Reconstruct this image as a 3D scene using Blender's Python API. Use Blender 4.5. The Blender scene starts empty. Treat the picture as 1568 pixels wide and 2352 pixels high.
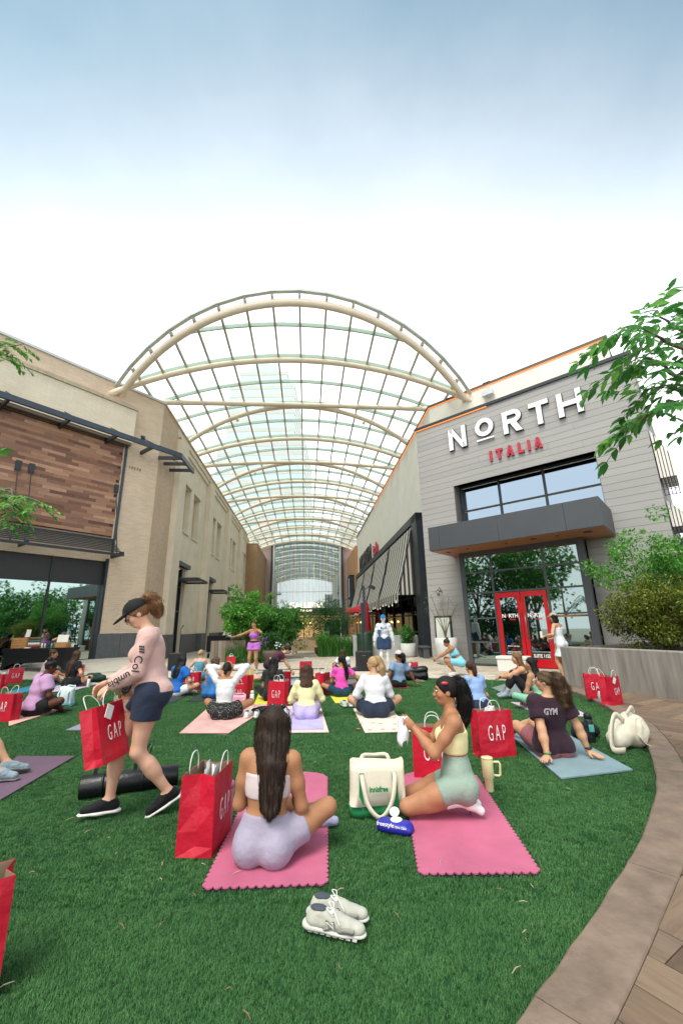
import bpy, bmesh, math, random
import numpy as np
from mathutils import Vector, Matrix, Euler
R_ = math.radians
rng = random.Random(7)
nrg = np.random.default_rng(11)
scene = bpy.context.scene
COL = scene.collection

# ------------------------------------------------------------------ camera
FPX, PITCH, ROLL, HC = 948.0, R_(15.7), R_(1.1), 1.38      # focal length for a 1568 px wide frame, tilt, roll, lens height
cd = bpy.data.cameras.new('camera'); cam = bpy.data.objects.new('camera', cd); COL.objects.link(cam)
cd.sensor_fit = 'HORIZONTAL'; cd.sensor_width = 24.0; cd.lens = 24.0 * FPX / 1568.0
cd.clip_start = 0.05; cd.clip_end = 3000
cam.matrix_world = Matrix.Translation((0, 0, HC)) @ Matrix.Rotation(math.pi/2 + PITCH, 4, 'X') @ Matrix.Rotation(-ROLL, 4, 'Z')
scene.camera = cam

# ------------------------------------------------------------------ sky and sun
SUN_EL, SUN_AZ = 60.0, -150.0          # azimuth measured from +Y towards +X
world = bpy.data.worlds.new('World'); scene.world = world; world.use_nodes = True
wn = world.node_tree; wn.nodes.clear()
sky = wn.nodes.new('ShaderNodeTexSky'); sky.sky_type = 'NISHITA'; sky.sun_disc = False
sky.sun_elevation = R_(SUN_EL); sky.sun_rotation = R_(SUN_AZ); sky.altitude = 100
sky.air_density = 1.0; sky.dust_density = 2.2; sky.ozone_density = 0.6
bg = wn.nodes.new('ShaderNodeBackground'); bg.inputs['Strength'].default_value = 0.13
wo = wn.nodes.new('ShaderNodeOutputWorld')
# thin bright veil of high cloud, thickest low down
tc = wn.nodes.new('ShaderNodeTexCoord'); sx = wn.nodes.new('ShaderNodeSeparateXYZ')
mr = wn.nodes.new('ShaderNodeMapRange'); mr.interpolation_type = 'LINEAR'
mr.inputs['From Min'].default_value = 0.96; mr.inputs['From Max'].default_value = 0.61
mr.inputs['To Min'].default_value = 0.0; mr.inputs['To Max'].default_value = 0.95
nz = wn.nodes.new('ShaderNodeTexNoise'); nz.inputs['Scale'].default_value = 3.0; nz.inputs['Detail'].default_value = 7; nz.inputs['Roughness'].default_value = 0.55
nm = wn.nodes.new('ShaderNodeMath'); nm.operation = 'MULTIPLY_ADD'; nm.inputs[1].default_value = 0.22; nm.inputs[2].default_value = -0.10
ad = wn.nodes.new('ShaderNodeMath'); ad.operation = 'ADD'; ad.use_clamp = True
mx = wn.nodes.new('ShaderNodeMix'); mx.data_type = 'RGBA'
mx.inputs[7].default_value = (6.6, 6.8, 7.0, 1)
L = wn.links.new
L(tc.outputs['Generated'], sx.inputs[0])
yz = wn.nodes.new('ShaderNodeCombineXYZ'); L(sx.outputs['Y'], yz.inputs['Y']); L(sx.outputs['Z'], yz.inputs['Z'])   # the veil lies in banks across the street
nv = wn.nodes.new('ShaderNodeVectorMath'); nv.operation = 'NORMALIZE'; L(yz.outputs[0], nv.inputs[0]); sz = wn.nodes.new('ShaderNodeSeparateXYZ'); L(nv.outputs[0], sz.inputs[0]); L(sz.outputs['Z'], mr.inputs['Value'])
L(tc.outputs['Generated'], nz.inputs['Vector']); L(nz.outputs['Fac'], nm.inputs[0])
pw_ = wn.nodes.new('ShaderNodeMath'); pw_.operation = 'POWER'; pw_.inputs[1].default_value = 1.0; L(mr.outputs['Result'], ad.inputs[0]); L(nm.outputs[0], ad.inputs[1]); L(ad.outputs[0], pw_.inputs[0]); L(pw_.outputs[0], mx.inputs[0])
tn = wn.nodes.new('ShaderNodeVectorMath'); tn.operation = 'MULTIPLY'; tn.inputs[1].default_value = (0.66, 0.86, 0.72); L(sky.outputs[0], tn.inputs[0]); L(tn.outputs[0], mx.inputs[6]); L(mx.outputs[2], bg.inputs['Color']); L(bg.outputs[0], wo.inputs['Surface'])
sl = bpy.data.lights.new('sun', 'SUN'); sl.energy = 1.35; sl.angle = R_(28); sl.color = (1, 0.95, 0.88)
so = bpy.data.objects.new('sun', sl); COL.objects.link(so)
sdir = Vector((math.sin(R_(SUN_AZ))*math.cos(R_(SUN_EL)), math.cos(R_(SUN_AZ))*math.cos(R_(SUN_EL)), math.sin(R_(SUN_EL))))
so.rotation_euler = (-sdir).to_track_quat('-Z', 'Y').to_euler(); so.location = sdir*80
scene.view_settings.view_transform = 'Standard'; scene.view_settings.look = 'None'
scene.view_settings.exposure = 1.08; scene.view_settings.gamma = 1.0
scene.render.engine = 'CYCLES'
scene.cycles.max_bounces = 8; scene.cycles.transparent_max_bounces = 16; scene.cycles.transmission_bounces = 6; scene.cycles.caustics_reflective = False; scene.cycles.caustics_refractive = False

# ------------------------------------------------------------------ pixel -> place (used to read positions off the photograph)
def ray(u, v):
    a, b = u-784.0, 1176.0-v
    c, s = math.cos(ROLL), math.sin(ROLL)
    a2, b2 = a*c+b*s, -a*s+b*c
    return Vector((a2, FPX*math.cos(PITCH)-b2*math.sin(PITCH), FPX*math.sin(PITCH)+b2*math.cos(PITCH)))
def G(u, v, z=0.0):
    d = ray(u, v); return Vector((0, 0, HC)) + d*((z-HC)/d.z)
def A(u, v, Y):
    d = ray(u, v); return Vector((0, 0, HC)) + d*(Y/d.y)

# ------------------------------------------------------------------ helpers
def srgb(h, k=1.0):
    h = h.lstrip('#'); o = []
    for i in (0, 2, 4):
        c = int(h[i:i+2], 16)/255.0
        o.append(k*(c/12.92 if c <= 0.04045 else ((c+0.055)/1.055)**2.4))
    return (*o, 1.0)
MATS = {}
def mat(name, col, rough=0.6, var=0.12, vscale=6.0, bump=0.0, bscale=60.0, metal=0.0, spec=0.5, stretch=(1, 1, 1), emit=None, estr=0.0, sss=0.0, trans=0.0, alpha=1.0, coord='Object', bdist=0.01, sheen=0.0, detail=4.0):
    if name in MATS: return MATS[name]
    if isinstance(col, str): col = srgb(col)
    m = bpy.data.materials.new(name); m.use_nodes = True; nt = m.node_tree; p = nt.nodes['Principled BSDF']
    p.inputs['Roughness'].default_value = rough; p.inputs['Metallic'].default_value = metal; p.inputs['Specular IOR Level'].default_value = spec
    p.inputs['Base Color'].default_value = col
    t = nt.nodes.new('ShaderNodeTexCoord'); mp = nt.nodes.new('ShaderNodeMapping'); mp.inputs['Scale'].default_value = stretch
    nt.links.new(t.outputs[coord], mp.inputs[0])
    if var > 0:
        n = nt.nodes.new('ShaderNodeTexNoise'); n.inputs['Scale'].default_value = vscale; n.inputs['Detail'].default_value = detail; n.inputs['Roughness'].default_value = 0.6
        nt.links.new(mp.outputs[0], n.inputs['Vector'])
        r = nt.nodes.new('ShaderNodeValToRGB'); e = r.color_ramp.elements
        e[0].position = 0.3; e[1].position = 0.7
        e[0].color = (col[0]*(1-var), col[1]*(1-var), col[2]*(1-var), 1); e[1].color = (min(1, col[0]*(1+var)), min(1, col[1]*(1+var)), min(1, col[2]*(1+var)), 1)
        nt.links.new(n.outputs['Fac'], r.inputs[0]); nt.links.new(r.outputs[0], p.inputs['Base Color'])
    if bump > 0:
        n2 = nt.nodes.new('ShaderNodeTexNoise'); n2.inputs['Scale'].default_value = bscale; n2.inputs['Detail'].default_value = 3
        nt.links.new(mp.outputs[0], n2.inputs['Vector'])
        b = nt.nodes.new('ShaderNodeBump'); b.inputs['Strength'].default_value = bump; b.inputs['Distance'].default_value = bdist
        nt.links.new(n2.outputs['Fac'], b.inputs['Height']); nt.links.new(b.outputs[0], p.inputs['Normal'])
    if emit is not None:
        if isinstance(emit, str): emit = srgb(emit)
        p.inputs['Emission Color'].default_value = emit; p.inputs['Emission Strength'].default_value = estr
    if sss > 0:
        p.inputs['Subsurface Weight'].default_value = sss; p.inputs['Subsurface Radius'].default_value = (0.02, 0.008, 0.004); p.inputs['Subsurface Scale'].default_value = 0.5
    if sheen > 0: p.inputs['Sheen Weight'].default_value = sheen
    p.inputs['Transmission Weight'].default_value = trans; p.inputs['Alpha'].default_value = alpha
    MATS[name] = m
    return m
def nodes_of(m):
    nt = m.node_tree; return nt, nt.nodes['Principled BSDF']

def tag(o, label=None, cat=None, group=None, kind=None):
    if label: o['label'] = label
    if cat: o['category'] = cat
    if group: o['group'] = group
    if kind: o['kind'] = kind
    return o
def empty(name, loc, label=None, cat=None, group=None, rz=0.0):
    o = bpy.data.objects.new(name, None); COL.objects.link(o); o.location = loc; o.rotation_euler = (0, 0, rz); o.empty_display_size = 0.1
    return tag(o, label, cat, group)
def link(name, me, parent=None, world=True):
    """world=True: vertices are in world space and the parent is an unrotated Empty (or a mesh in world space)"""
    o = bpy.data.objects.new(name, me); COL.objects.link(o)
    if parent is not None:
        o.parent = parent
        if world: o.matrix_parent_inverse = Matrix.Translation(-Vector(parent.location))
    return o
def mesh(name, verts, faces, mats, mi=None, smooth=False):
    me = bpy.data.meshes.new(name)
    if isinstance(verts, np.ndarray): verts = verts.tolist()
    me.from_pydata([tuple(v) for v in verts], [], [tuple(f) for f in faces])
    for m in (mats if isinstance(mats, (list, tuple)) else [mats]): me.materials.append(m)
    if mi is not None: me.polygons.foreach_set('material_index', mi)
    if smooth: me.polygons.foreach_set('use_smooth', [True]*len(me.polygons))
    me.update()
    return me
class MB:
    def __init__(s, M=None): s.v, s.f, s.mi, s.M, s.cur = [], [], [], M, 0
    def add(s, vs, fs):
        n = len(s.v); s.v += [(s.M @ Vector(v)) if s.M is not None else Vector(v) for v in vs]
        s.f += [tuple(i+n for i in f) for f in fs]; s.mi += [s.cur]*len(fs); return s
    def box(s, x0, x1, y0, y1, z0, z1):
        return s.add([(x0,y0,z0),(x1,y0,z0),(x1,y1,z0),(x0,y1,z0),(x0,y0,z1),(x1,y0,z1),(x1,y1,z1),(x0,y1,z1)],
                     [(0,3,2,1),(4,5,6,7),(0,1,5,4),(1,2,6,5),(2,3,7,6),(3,0,4,7)])
    def bbox(s, x0, x1, y0, y1, z0, z1, b=0.01):
        """box with chamfered vertical and top edges"""
        vs = []
        for z, i in ((z0, 0), (z1-b, 0), (z1, b)):
            X0, X1, Y0, Y1 = x0+i, x1-i, y0+i, y1-i
            vs += [(X0+b,Y0,z),(X1-b,Y0,z),(X1,Y0+b,z),(X1,Y1-b,z),(X1-b,Y1,z),(X0+b,Y1,z),(X0,Y1-b,z),(X0,Y0+b,z)]
        fs = [tuple(range(7, -1, -1)), tuple(range(16, 24))]
        for k in (0, 8):
            for i in range(8): j = (i+1) % 8; fs.append((k+i, k+j, k+8+j, k+8+i))
        return s.add(vs, fs)
    def prism(s, poly, z0, z1):
        n = len(poly); vs = [(p[0], p[1], z0) for p in poly]+[(p[0], p[1], z1) for p in poly]
        fs = [tuple(range(n-1, -1, -1)), tuple(range(n, 2*n))]+[(i, (i+1) % n, n+(i+1) % n, n+i) for i in range(n)]
        return s.add(vs, fs)
    def tube(s, pts, r, n=8, closed=False, cap=True):
        pts = [Vector(p) for p in pts]; N = len(pts); vs, fs = [], []; up = None
        for i, p in enumerate(pts):
            a = pts[(i-1) % N] if (i > 0 or closed) else p; b = pts[(i+1) % N] if (i < N-1 or closed) else p
            t = (b-a).normalized() if (b-a).length > 1e-9 else Vector((0, 0, 1))
            if up is None: up = Vector((0, 0, 1)) if abs(t.z) < 0.9 else Vector((1, 0, 0))
            x = t.cross(up)
            if x.length < 1e-6: x = t.orthogonal()
            x.normalize(); y = x.cross(t).normalized(); up = y
            ri = r[i] if isinstance(r, (list, tuple)) else r
            for k in range(n):
                q = 2*math.pi*k/n; vs.append(p+x*ri*math.cos(q)+y*ri*math.sin(q))
        for i in range(N if closed else N-1):
            j = (i+1) % N
            for k in range(n): fs.append((i*n+k, i*n+(k+1) % n, j*n+(k+1) % n, j*n+k))
        if cap and not closed: fs += [tuple(range(n-1, -1, -1)), tuple((N-1)*n+k for k in range(n))]
        return s.add(vs, fs)
    def strip(s, pts, w, th, up=(0, 0, 1)):
        """flat strap of width w and thickness th along pts"""
        pts = [Vector(p) for p in pts]; vs, fs = [], []; up = Vector(up); N = len(pts)
        for i, p in enumerate(pts):
            t = (pts[min(i+1, N-1)]-pts[max(i-1, 0)]).normalized(); x = t.cross(up)
            x = x.normalized() if x.length > 1e-6 else t.orthogonal().normalized(); y = x.cross(t)
            vs += [p-x*w/2-y*th/2, p+x*w/2-y*th/2, p+x*w/2+y*th/2, p-x*w/2+y*th/2]
        for i in range(N-1):
            for k in range(4): fs.append((4*i+k, 4*i+(k+1) % 4, 4*i+4+(k+1) % 4, 4*i+4+k))
        fs += [(3, 2, 1, 0), tuple(4*(N-1)+k for k in range(4))]
        return s.add(vs, fs)
    def lathe(s, prof, c=(0, 0, 0), n=20):
        c = Vector(c); vs, fs = [], []
        for r, z in prof:
            for k in range(n): q = 2*math.pi*k/n; vs.append(c+Vector((r*math.cos(q), r*math.sin(q), z)))
        for i in range(len(prof)-1):
            for k in range(n): fs.append((i*n+k, i*n+(k+1) % n, (i+1)*n+(k+1) % n, (i+1)*n+k))
        fs += [tuple(range(n-1, -1, -1)), tuple((len(prof)-1)*n+k for k in range(n))]
        return s.add(vs, fs)
    def ball(s, c, r, n=10, m=7):
        c = Vector(c); r = (r, r, r) if isinstance(r, (int, float)) else r; vs, fs = [], []
        for i in range(m+1):
            a = math.pi*i/m
            for k in range(n): q = 2*math.pi*k/n; vs.append(c+Vector((r[0]*math.sin(a)*math.cos(q), r[1]*math.sin(a)*math.sin(q), r[2]*math.cos(a))))
        for i in range(m):
            for k in range(n): fs.append((i*n+k, (i+1)*n+k, (i+1)*n+(k+1) % n, i*n+(k+1) % n))
        return s.add(vs, fs)
    def quad(s, a, b, c, d): return s.add([a, b, c, d], [(0, 1, 2, 3)])
    def me(s, name, mats, smooth=False): return mesh(name, s.v, s.f, mats, s.mi, smooth)
    def obj(s, name, mats, parent=None, smooth=False, world=True): return link(name, s.me(name, mats, smooth), parent, world)
def frame(o, d, n=None):
    """matrix: local x along d (horizontal), local y outward normal, z up"""
    d = Vector(d).normalized(); n = Vector(n).normalized() if n is not None else Vector((0, 0, 1)).cross(d)
    return Matrix(((d.x, n.x, 0, o[0]), (d.y, n.y, 0, o[1]), (d.z, n.z, 1, o[2] if len(o) > 2 else 0), (0, 0, 0, 1)))
def rotz(a, loc=(0, 0, 0)): return Matrix.Translation(loc) @ Matrix.Rotation(a, 4, 'Z')
def text_mesh(body, size, M, mats, depth=0.01, name='lettering', sx=1.0, align='CENTER', space=1.0, bold=0.0):
    cu = bpy.data.curves.new('txt', 'FONT'); cu.body = body; cu.size = size; cu.extrude = depth/2; cu.align_x = align; cu.space_character = space; cu.offset = bold; cu.resolution_u = 3
    o = bpy.data.objects.new('txt', cu); COL.objects.link(o)
    dg = bpy.context.evaluated_depsgraph_get(); me = bpy.data.meshes.new_from_object(o.evaluated_get(dg))
    bpy.data.objects.remove(o); bpy.data.curves.remove(cu)
    # text lies in XY: map x->local x, y->local z, extrude->local y
    me.transform(M @ Matrix(((sx, 0, 0, 0), (0, 0, -1, 0), (0, 1, 0, 0), (0, 0, 0, 1))))
    me.name = name; me.materials.clear()
    for m in (mats if isinstance(mats, (list, tuple)) else [mats]): me.materials.append(m)
    return me
def copy_tree(o, parent=None):
    c = o.copy(); COL.objects.link(c); c.parent = parent
    for ch in list(o.children): copy_tree(ch, c)
    return c
# ------------------------------------------------------------------ frames of the place
CL = Vector((-9.53, 20.04, 0)); dL = Vector((-.605, -.797, 0)).normalized(); nL = Vector((.797, -.605, 0)).normalized()
_al = R_(5); dA = Vector((-math.sin(_al), math.cos(_al), 0)); nA = Vector((math.cos(_al), math.sin(_al), 0))
CR = Vector((5.06, 21.0, 0)); P0 = Vector((3.55, 17.6, 0)); _rr = R_(41)
dR = Vector((math.cos(_rr), -math.sin(_rr), 0)); nR = Vector((-math.sin(_rr), -math.cos(_rr), 0))
M_L = frame(CL, dL, nL)                                   # left shop front: x to the left, y out
M_AL = frame(CL, dA, nA)                                  # alley side of the left building: x down the alley, y out
M_AR = frame(CR, dA, -nA)                                 # alley side of the right building
M_R = frame(P0, dR, nR)                                   # restaurant front: x to the right, y out
M_W = Matrix(((nA.x, dA.x, 0, CL.x), (nA.y, dA.y, 0, CL.y), (0, 0, 1, 0), (0, 0, 0, 1)))   # alley: x across, y along
def ang(d): return math.atan2(d.y, d.x)

# ------------------------------------------------------------------ shared materials
def brick_mat(name, d, c1, c2, mortar, bw=0.3, bh=0.085, rough=0.85, ms=0.006, bump=0.5, noise=0.25):
    m = bpy.data.materials.new(name); m.use_nodes = True; nt, p = nodes_of(m); p.inputs['Roughness'].default_value = rough; p.inputs['Specular IOR Level'].default_value = 0.25
    t = nt.nodes.new('ShaderNodeTexCoord'); mp = nt.nodes.new('ShaderNodeMapping'); mp.vector_type = 'POINT'; mp.inputs['Rotation'].default_value = (0, 0, -ang(d))
    s = nt.nodes.new('ShaderNodeSeparateXYZ'); c = nt.nodes.new('ShaderNodeCombineXYZ'); b = nt.nodes.new('ShaderNodeTexBrick')
    k = nt.links.new
    k(t.outputs['Object'], mp.inputs[0]); k(mp.outputs[0], s.inputs[0]); k(s.outputs['X'], c.inputs['X']); k(s.outputs['Z'], c.inputs['Y']); k(c.outputs[0], b.inputs['Vector'])
    b.inputs['Color1'].default_value = srgb(c1); b.inputs['Color2'].default_value = srgb(c2); b.inputs['Mortar'].default_value = srgb(mortar)
    b.inputs['Scale'].default_value = 1; b.inputs['Brick Width'].default_value = bw; b.inputs['Row Height'].default_value = bh; b.inputs['Mortar Size'].default_value = ms; b.inputs['Mortar Smooth'].default_value = 0.3
    n = nt.nodes.new('ShaderNodeTexNoise'); n.inputs['Scale'].default_value = 0.7; n.inputs['Detail'].default_value = 8; n.inputs['Roughness'].default_value = 0.7; k(t.outputs['Object'], n.inputs['Vector'])
    r = nt.nodes.new('ShaderNodeMapRange'); r.inputs['From Min'].default_value = 0.3; r.inputs['From Max'].default_value = 0.7; r.inputs['To Min'].default_value = 1-noise; r.inputs['To Max'].default_value = 1+noise*0.4
    k(n.outputs['Fac'], r.inputs['Value'])
    x = nt.nodes.new('ShaderNodeVectorMath'); x.operation = 'SCALE'; k(b.outputs['Color'], x.inputs[0]); k(r.outputs[0], x.inputs['Scale']); k(x.outputs[0], p.inputs['Base Color'])
    bp = nt.nodes.new('ShaderNodeBump'); bp.invert = True; bp.inputs['Strength'].default_value = bump; bp.inputs['Distance'].default_value = 0.008; k(b.outputs['Fac'], bp.inputs['Height']); k(bp.outputs[0], p.inputs['Normal'])
    MATS[name] = m; return m
def glass_mat(name, tint, see=0.25, refl=0.55, rough=0.02, wave=0.0, body=None, gl=(0.9, 0.97, 0.95), rmax=1.0):
    """architectural glazing: part mirror, part tinted see-through, a little dark body colour"""
    m = bpy.data.materials.new(name); m.use_nodes = True; nt = m.node_tree; nt.nodes.clear(); k = nt.links.new
    o = nt.nodes.new('ShaderNodeOutputMaterial'); g = nt.nodes.new('ShaderNodeBsdfGlossy'); g.inputs['Roughness'].default_value = rough; g.inputs['Color'].default_value = (*gl, 1)
    t = nt.nodes.new('ShaderNodeBsdfTransparent'); t.inputs['Color'].default_value = srgb(tint)
    d = nt.nodes.new('ShaderNodeBsdfDiffuse'); d.inputs['Color'].default_value = srgb(body or '#0d1413')
    a = nt.nodes.new('ShaderNodeMixShader'); a.inputs[0].default_value = see; k(d.outputs[0], a.inputs[1]); k(t.outputs[0], a.inputs[2])
    lw = nt.nodes.new('ShaderNodeLayerWeight'); lw.inputs['Blend'].default_value = 0.35
    mr = nt.nodes.new('ShaderNodeMapRange'); mr.inputs['To Min'].default_value = refl; mr.inputs['To Max'].default_value = rmax; k(lw.outputs['Facing'], mr.inputs['Value'])
    b = nt.nodes.new('ShaderNodeMixShader'); k(mr.outputs[0], b.inputs[0]); k(a.outputs[0], b.inputs[1]); k(g.outputs[0], b.inputs[2]); k(b.outputs[0], o.inputs['Surface'])
    if wave > 0:
        n = nt.nodes.new('ShaderNodeTexNoise'); n.inputs['Scale'].default_value = 0.9; n.inputs['Detail'].default_value = 1
        tc = nt.nodes.new('ShaderNodeTexCoord'); k(tc.outputs['Object'], n.inputs['Vector'])
        bp = nt.nodes.new('ShaderNodeBump'); bp.inputs['Strength'].default_value = wave; bp.inputs['Distance'].default_value = 0.05; k(n.outputs['Fac'], bp.inputs['Height']); k(bp.outputs[0], g.inputs['Normal'])
    MATS[name] = m; return m
def random_mat(name, stops, rough=0.6, grain=None, gscale=(3, 3, 40), bump=0.15):
    """each object gets its own tone from the ramp (pieces of one surface), with grain along it"""
    m = bpy.data.materials.new(name); m.use_nodes = True; nt, p = nodes_of(m); k = nt.links.new; p.inputs['Roughness'].default_value = rough; p.inputs['Specular IOR Level'].default_value = 0.3
    oi = nt.nodes.new('ShaderNodeObjectInfo'); r = nt.nodes.new('ShaderNodeValToRGB'); r.color_ramp.interpolation = 'LINEAR'
    e = r.color_ramp.elements
    while len(e) < len(stops): e.new(0.5)
    for i, s in enumerate(stops): e[i].position = i/(len(stops)-1); e[i].color = srgb(s)
    k(oi.outputs['Random'], r.inputs[0])
    t = nt.nodes.new('ShaderNodeTexCoord'); mp = nt.nodes.new('ShaderNodeMapping'); mp.inputs['Scale'].default_value = gscale; k(t.outputs['Object'], mp.inputs[0])
    ad = nt.nodes.new('ShaderNodeVectorMath'); ad.operation = 'ADD'; k(mp.outputs[0], ad.inputs[0]); k(oi.outputs['Random'], ad.inputs[1])
    sc = nt.nodes.new('ShaderNodeVectorMath'); sc.operation = 'SCALE'; sc.inputs['Scale'].default_value = 57.0; k(oi.outputs['Random'], sc.inputs[0]); k(sc.outputs[0], ad.inputs[1])
    n = nt.nodes.new('ShaderNodeTexNoise'); n.inputs['Scale'].default_value = 1.0; n.inputs['Detail'].default_value = 6; n.inputs['Roughness'].default_value = 0.65; k(ad.outputs[0], n.inputs['Vector'])
    mr = nt.nodes.new('ShaderNodeMapRange'); mr.inputs['From Min'].default_value = 0.3; mr.inputs['From Max'].default_value = 0.7
    g = grain or 0.25; mr.inputs['To Min'].default_value = 1-g; mr.inputs['To Max'].default_value = 1+g; k(n.outputs['Fac'], mr.inputs['Value'])
    x = nt.nodes.new('ShaderNodeVectorMath'); x.operation = 'SCALE'; k(r.outputs[0], x.inputs[0]); k(mr.outputs[0], x.inputs['Scale']); k(x.outputs[0], p.inputs['Base Color'])
    b = nt.nodes.new('ShaderNodeBump'); b.inputs['Strength'].default_value = bump; b.inputs['Distance'].default_value = 0.004; k(n.outputs['Fac'], b.inputs['Height']); k(b.outputs[0], p.inputs['Normal'])
    MATS[name] = m; return m
BRICK_L = brick_mat('brick_front', dL, '#d6bfa6', '#cbb39a', '#dccfbc', noise=0.12)
BRICK_A = brick_mat('brick_alley', dA, '#cdb59b', '#c2a98f', '#d2c3af', noise=0.12)
BRICK_W = brick_mat('painted_brick', dL, '#e2d6c0', '#ded0b8', '#d4c6ae', noise=0.14, bump=0.7, bw=0.4, bh=0.13)
BRICK_B = brick_mat('brick_brown', nA, '#a98866', '#9c7c5c', '#b59c80', noise=0.12)
STUCCO = mat('stucco_cream', '#ddd0ba', 0.9, 0.07, 1.2, 0.25, 40, bdist=0.006)
STUCCO2 = mat('stucco_panel', '#dacfb8', 0.9, 0.08, 1.2, 0.25, 40, bdist=0.006)
WHITEW = mat('stucco_white', '#e4ded2', 0.85, 0.05, 1.0, 0.2, 50, bdist=0.005)
DARK = mat('steel_dark', '#2c3136', 0.45, 0.12, 3.0, 0.05, 30, spec=0.4)
DARKB = mat('steel_blue', '#38434e', 0.42, 0.14, 3.0, 0.05, 30, spec=0.45)
CHAR = mat('panel_charcoal', '#45474c', 0.5, 0.06, 1.5, 0.03, 40)
STONE = mat('stone_grey', '#57595c', 0.6, 0.16, 5.0, 0.1, 50)
COPING = mat('coping_metal', '#c9cbc8', 0.35, 0.05, 4.0, metal=0.4)
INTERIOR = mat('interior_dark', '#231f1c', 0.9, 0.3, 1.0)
GLASS_L = glass_mat('glass_shop', '#3c6b60', see=0.2, refl=0.55, wave=0.02, gl=(.66, .86, .80))
GLASS_R = glass_mat('glass_entry', '#5a7a70', see=0.55, refl=0.36, wave=0.008, gl=(.72, .9, .86))
GLASS_W = glass_mat('glass_upper', '#506878', see=0.1, refl=0.66, wave=0.004, gl=(.42, .52, .62))
GLASS_G = glass_mat('glass_mall', '#9fb8b8', see=0.45, refl=0.5, wave=0.01, body='#2b3a3a')
GLASS_D = glass_mat('glass_dark', '#303a38', see=0.15, refl=0.08, wave=0.0, rmax=.35)

def wall_holes(mb, x0, x1, z0, z1, holes, y=0.0, depth=0.3):
    xs = sorted({x0, x1, *[h[0] for h in holes], *[h[1] for h in holes]}); zs = sorted({z0, z1, *[h[2] for h in holes], *[h[3] for h in holes]})
    for i in range(len(xs)-1):
        for j in range(len(zs)-1):
            cx, cz = (xs[i]+xs[i+1])/2, (zs[j]+zs[j+1])/2
            if any(h[0] < cx < h[1] and h[2] < cz < h[3] for h in holes): continue
            mb.quad((xs[i], y, zs[j]), (xs[i+1], y, zs[j]), (xs[i+1], y, zs[j+1]), (xs[i], y, zs[j+1]))
    for a, b, c, d in holes:
        q = y-depth
        mb.quad((a, y, c), (a, q, c), (a, q, d), (a, y, d)); mb.quad((b, y, c), (b, q, c), (b, q, d), (b, y, d))
        mb.quad((a, y, d), (a, q, d), (b, q, d), (b, y, d)); mb.quad((a, y, c), (a, q, c), (b, q, c), (b, y, c))
    return mb
def part(name, mats, parent, M, fn, smooth=False):
    b = MB(M); fn(b); return b.obj(name, mats, parent, smooth)

# ------------------------------------------------------------------ ground, turf, pavers, kerb, deck
def catmull(P, n=6):
    P = [Vector(p) for p in P]; out = []
    for i in range(len(P)-1):
        a, b, c, d = P[max(i-1, 0)], P[i], P[i+1], P[min(i+2, len(P)-1)]
        for k in range(n):
            t = k/n; out.append(0.5*((2*b)+(c-a)*t+(2*a-5*b+4*c-d)*t*t+(3*b-a-3*c+d)*t**3))
    out.append(P[-1]); return out
KI = [(-0.45, 0.95), (0.1, 1.42), (0.59, 1.87), (0.93, 2.18), (1.41, 2.64), (1.85, 3.08), (2.50, 3.84), (3.06, 4.66), (3.46, 5.35), (3.86, 6.15), (4.13, 6.92), (4.34, 7.63), (4.52, 8.44), (4.60, 9.2), (4.53, 10.0), (4.35, 10.7), (4.12, 11.3)]
KI = catmull([(x, y, 0) for x, y in KI], 5)
def offset_curve(P, d):
    o = []
    for i, p in enumerate(P):
        t = (P[min(i+1, len(P)-1)]-P[max(i-1, 0)]).normalized(); o.append(p+Vector((t.y, -t.x, 0))*d)
    return o
KO = offset_curve(KI, 0.235)
CONC_G = mat('concrete_ground', '#b3aa9d', 0.9, 0.14, 1.5, 0.15, 60)
MB().quad((-90, -60, -0.012), (90, -60, -0.012), (90, 140, -0.012), (-90, 140, -0.012)).obj('ground', CONC_G)['kind'] = 'structure'
TURF_EDGE = [(4.12, 11.3), (3.24, 11.85), (1.8, 12.25), (0, 12.75), (-1.96, 13.12), (-6, 13.5), (-10.65, 13.75), (-16, 14.0)]
turf_poly = [(p.x, p.y) for p in KI]+TURF_EDGE[1:]+[(-16, 0.2), (-1.2, 0.2)]
TURF = mat('turf_backing', (0.022, 0.07, 0.025, 1), 0.95, 0.35, 14, 0.5, 140, spec=0.1)
b = MB(); b.add([(x, y, 0.0) for x, y in turf_poly], [tuple(range(len(turf_poly)))])
turf = b.obj('turf_lawn', TURF); turf['kind'] = 'structure'
# plaza: real pavers next to the lawn, patterned sheet beyond
PAVE = brick_mat('plaza_paving', Vector((1, 0, 0)), '#c5b8a8', '#b3a493', '#8f857a', bw=0.42, bh=0.3, ms=0.012, bump=0.3, noise=0.15)
nt, p_ = nodes_of(PAVE)   # paving lies flat: use x,y instead of x,z
for l in list(nt.links):
    if l.from_node.type == 'SEPXYZ' and l.to_socket.name == 'Y': nt.links.new(l.from_node.outputs['Y'], l.to_socket)
tp = [(x, y) for x, y in TURF_EDGE]
pl = MB(); pl.add([(x, y, -0.004) for x, y in tp+[(-30, 14), (-30, 75), (30, 75), (30, 8), (6, 8), (4.9, 9.2)]], [tuple(range(len(tp)+6))])
plaza = pl.obj('plaza_pavement', PAVE); plaza['kind'] = 'structure'
PSTONE = random_mat('paver_stone', ['#a89988', '#c9bcab', '#bfae9b', '#d3c8ba', '#b5a695'], 0.85, 0.10, (6, 6, 6))
ppav = bpy.data.meshes.new('paver'); bm_ = MB().bbox(-.2, .2, -.145, .145, -0.03, 0.0, 0.004).me('paver', PSTONE)
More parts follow.
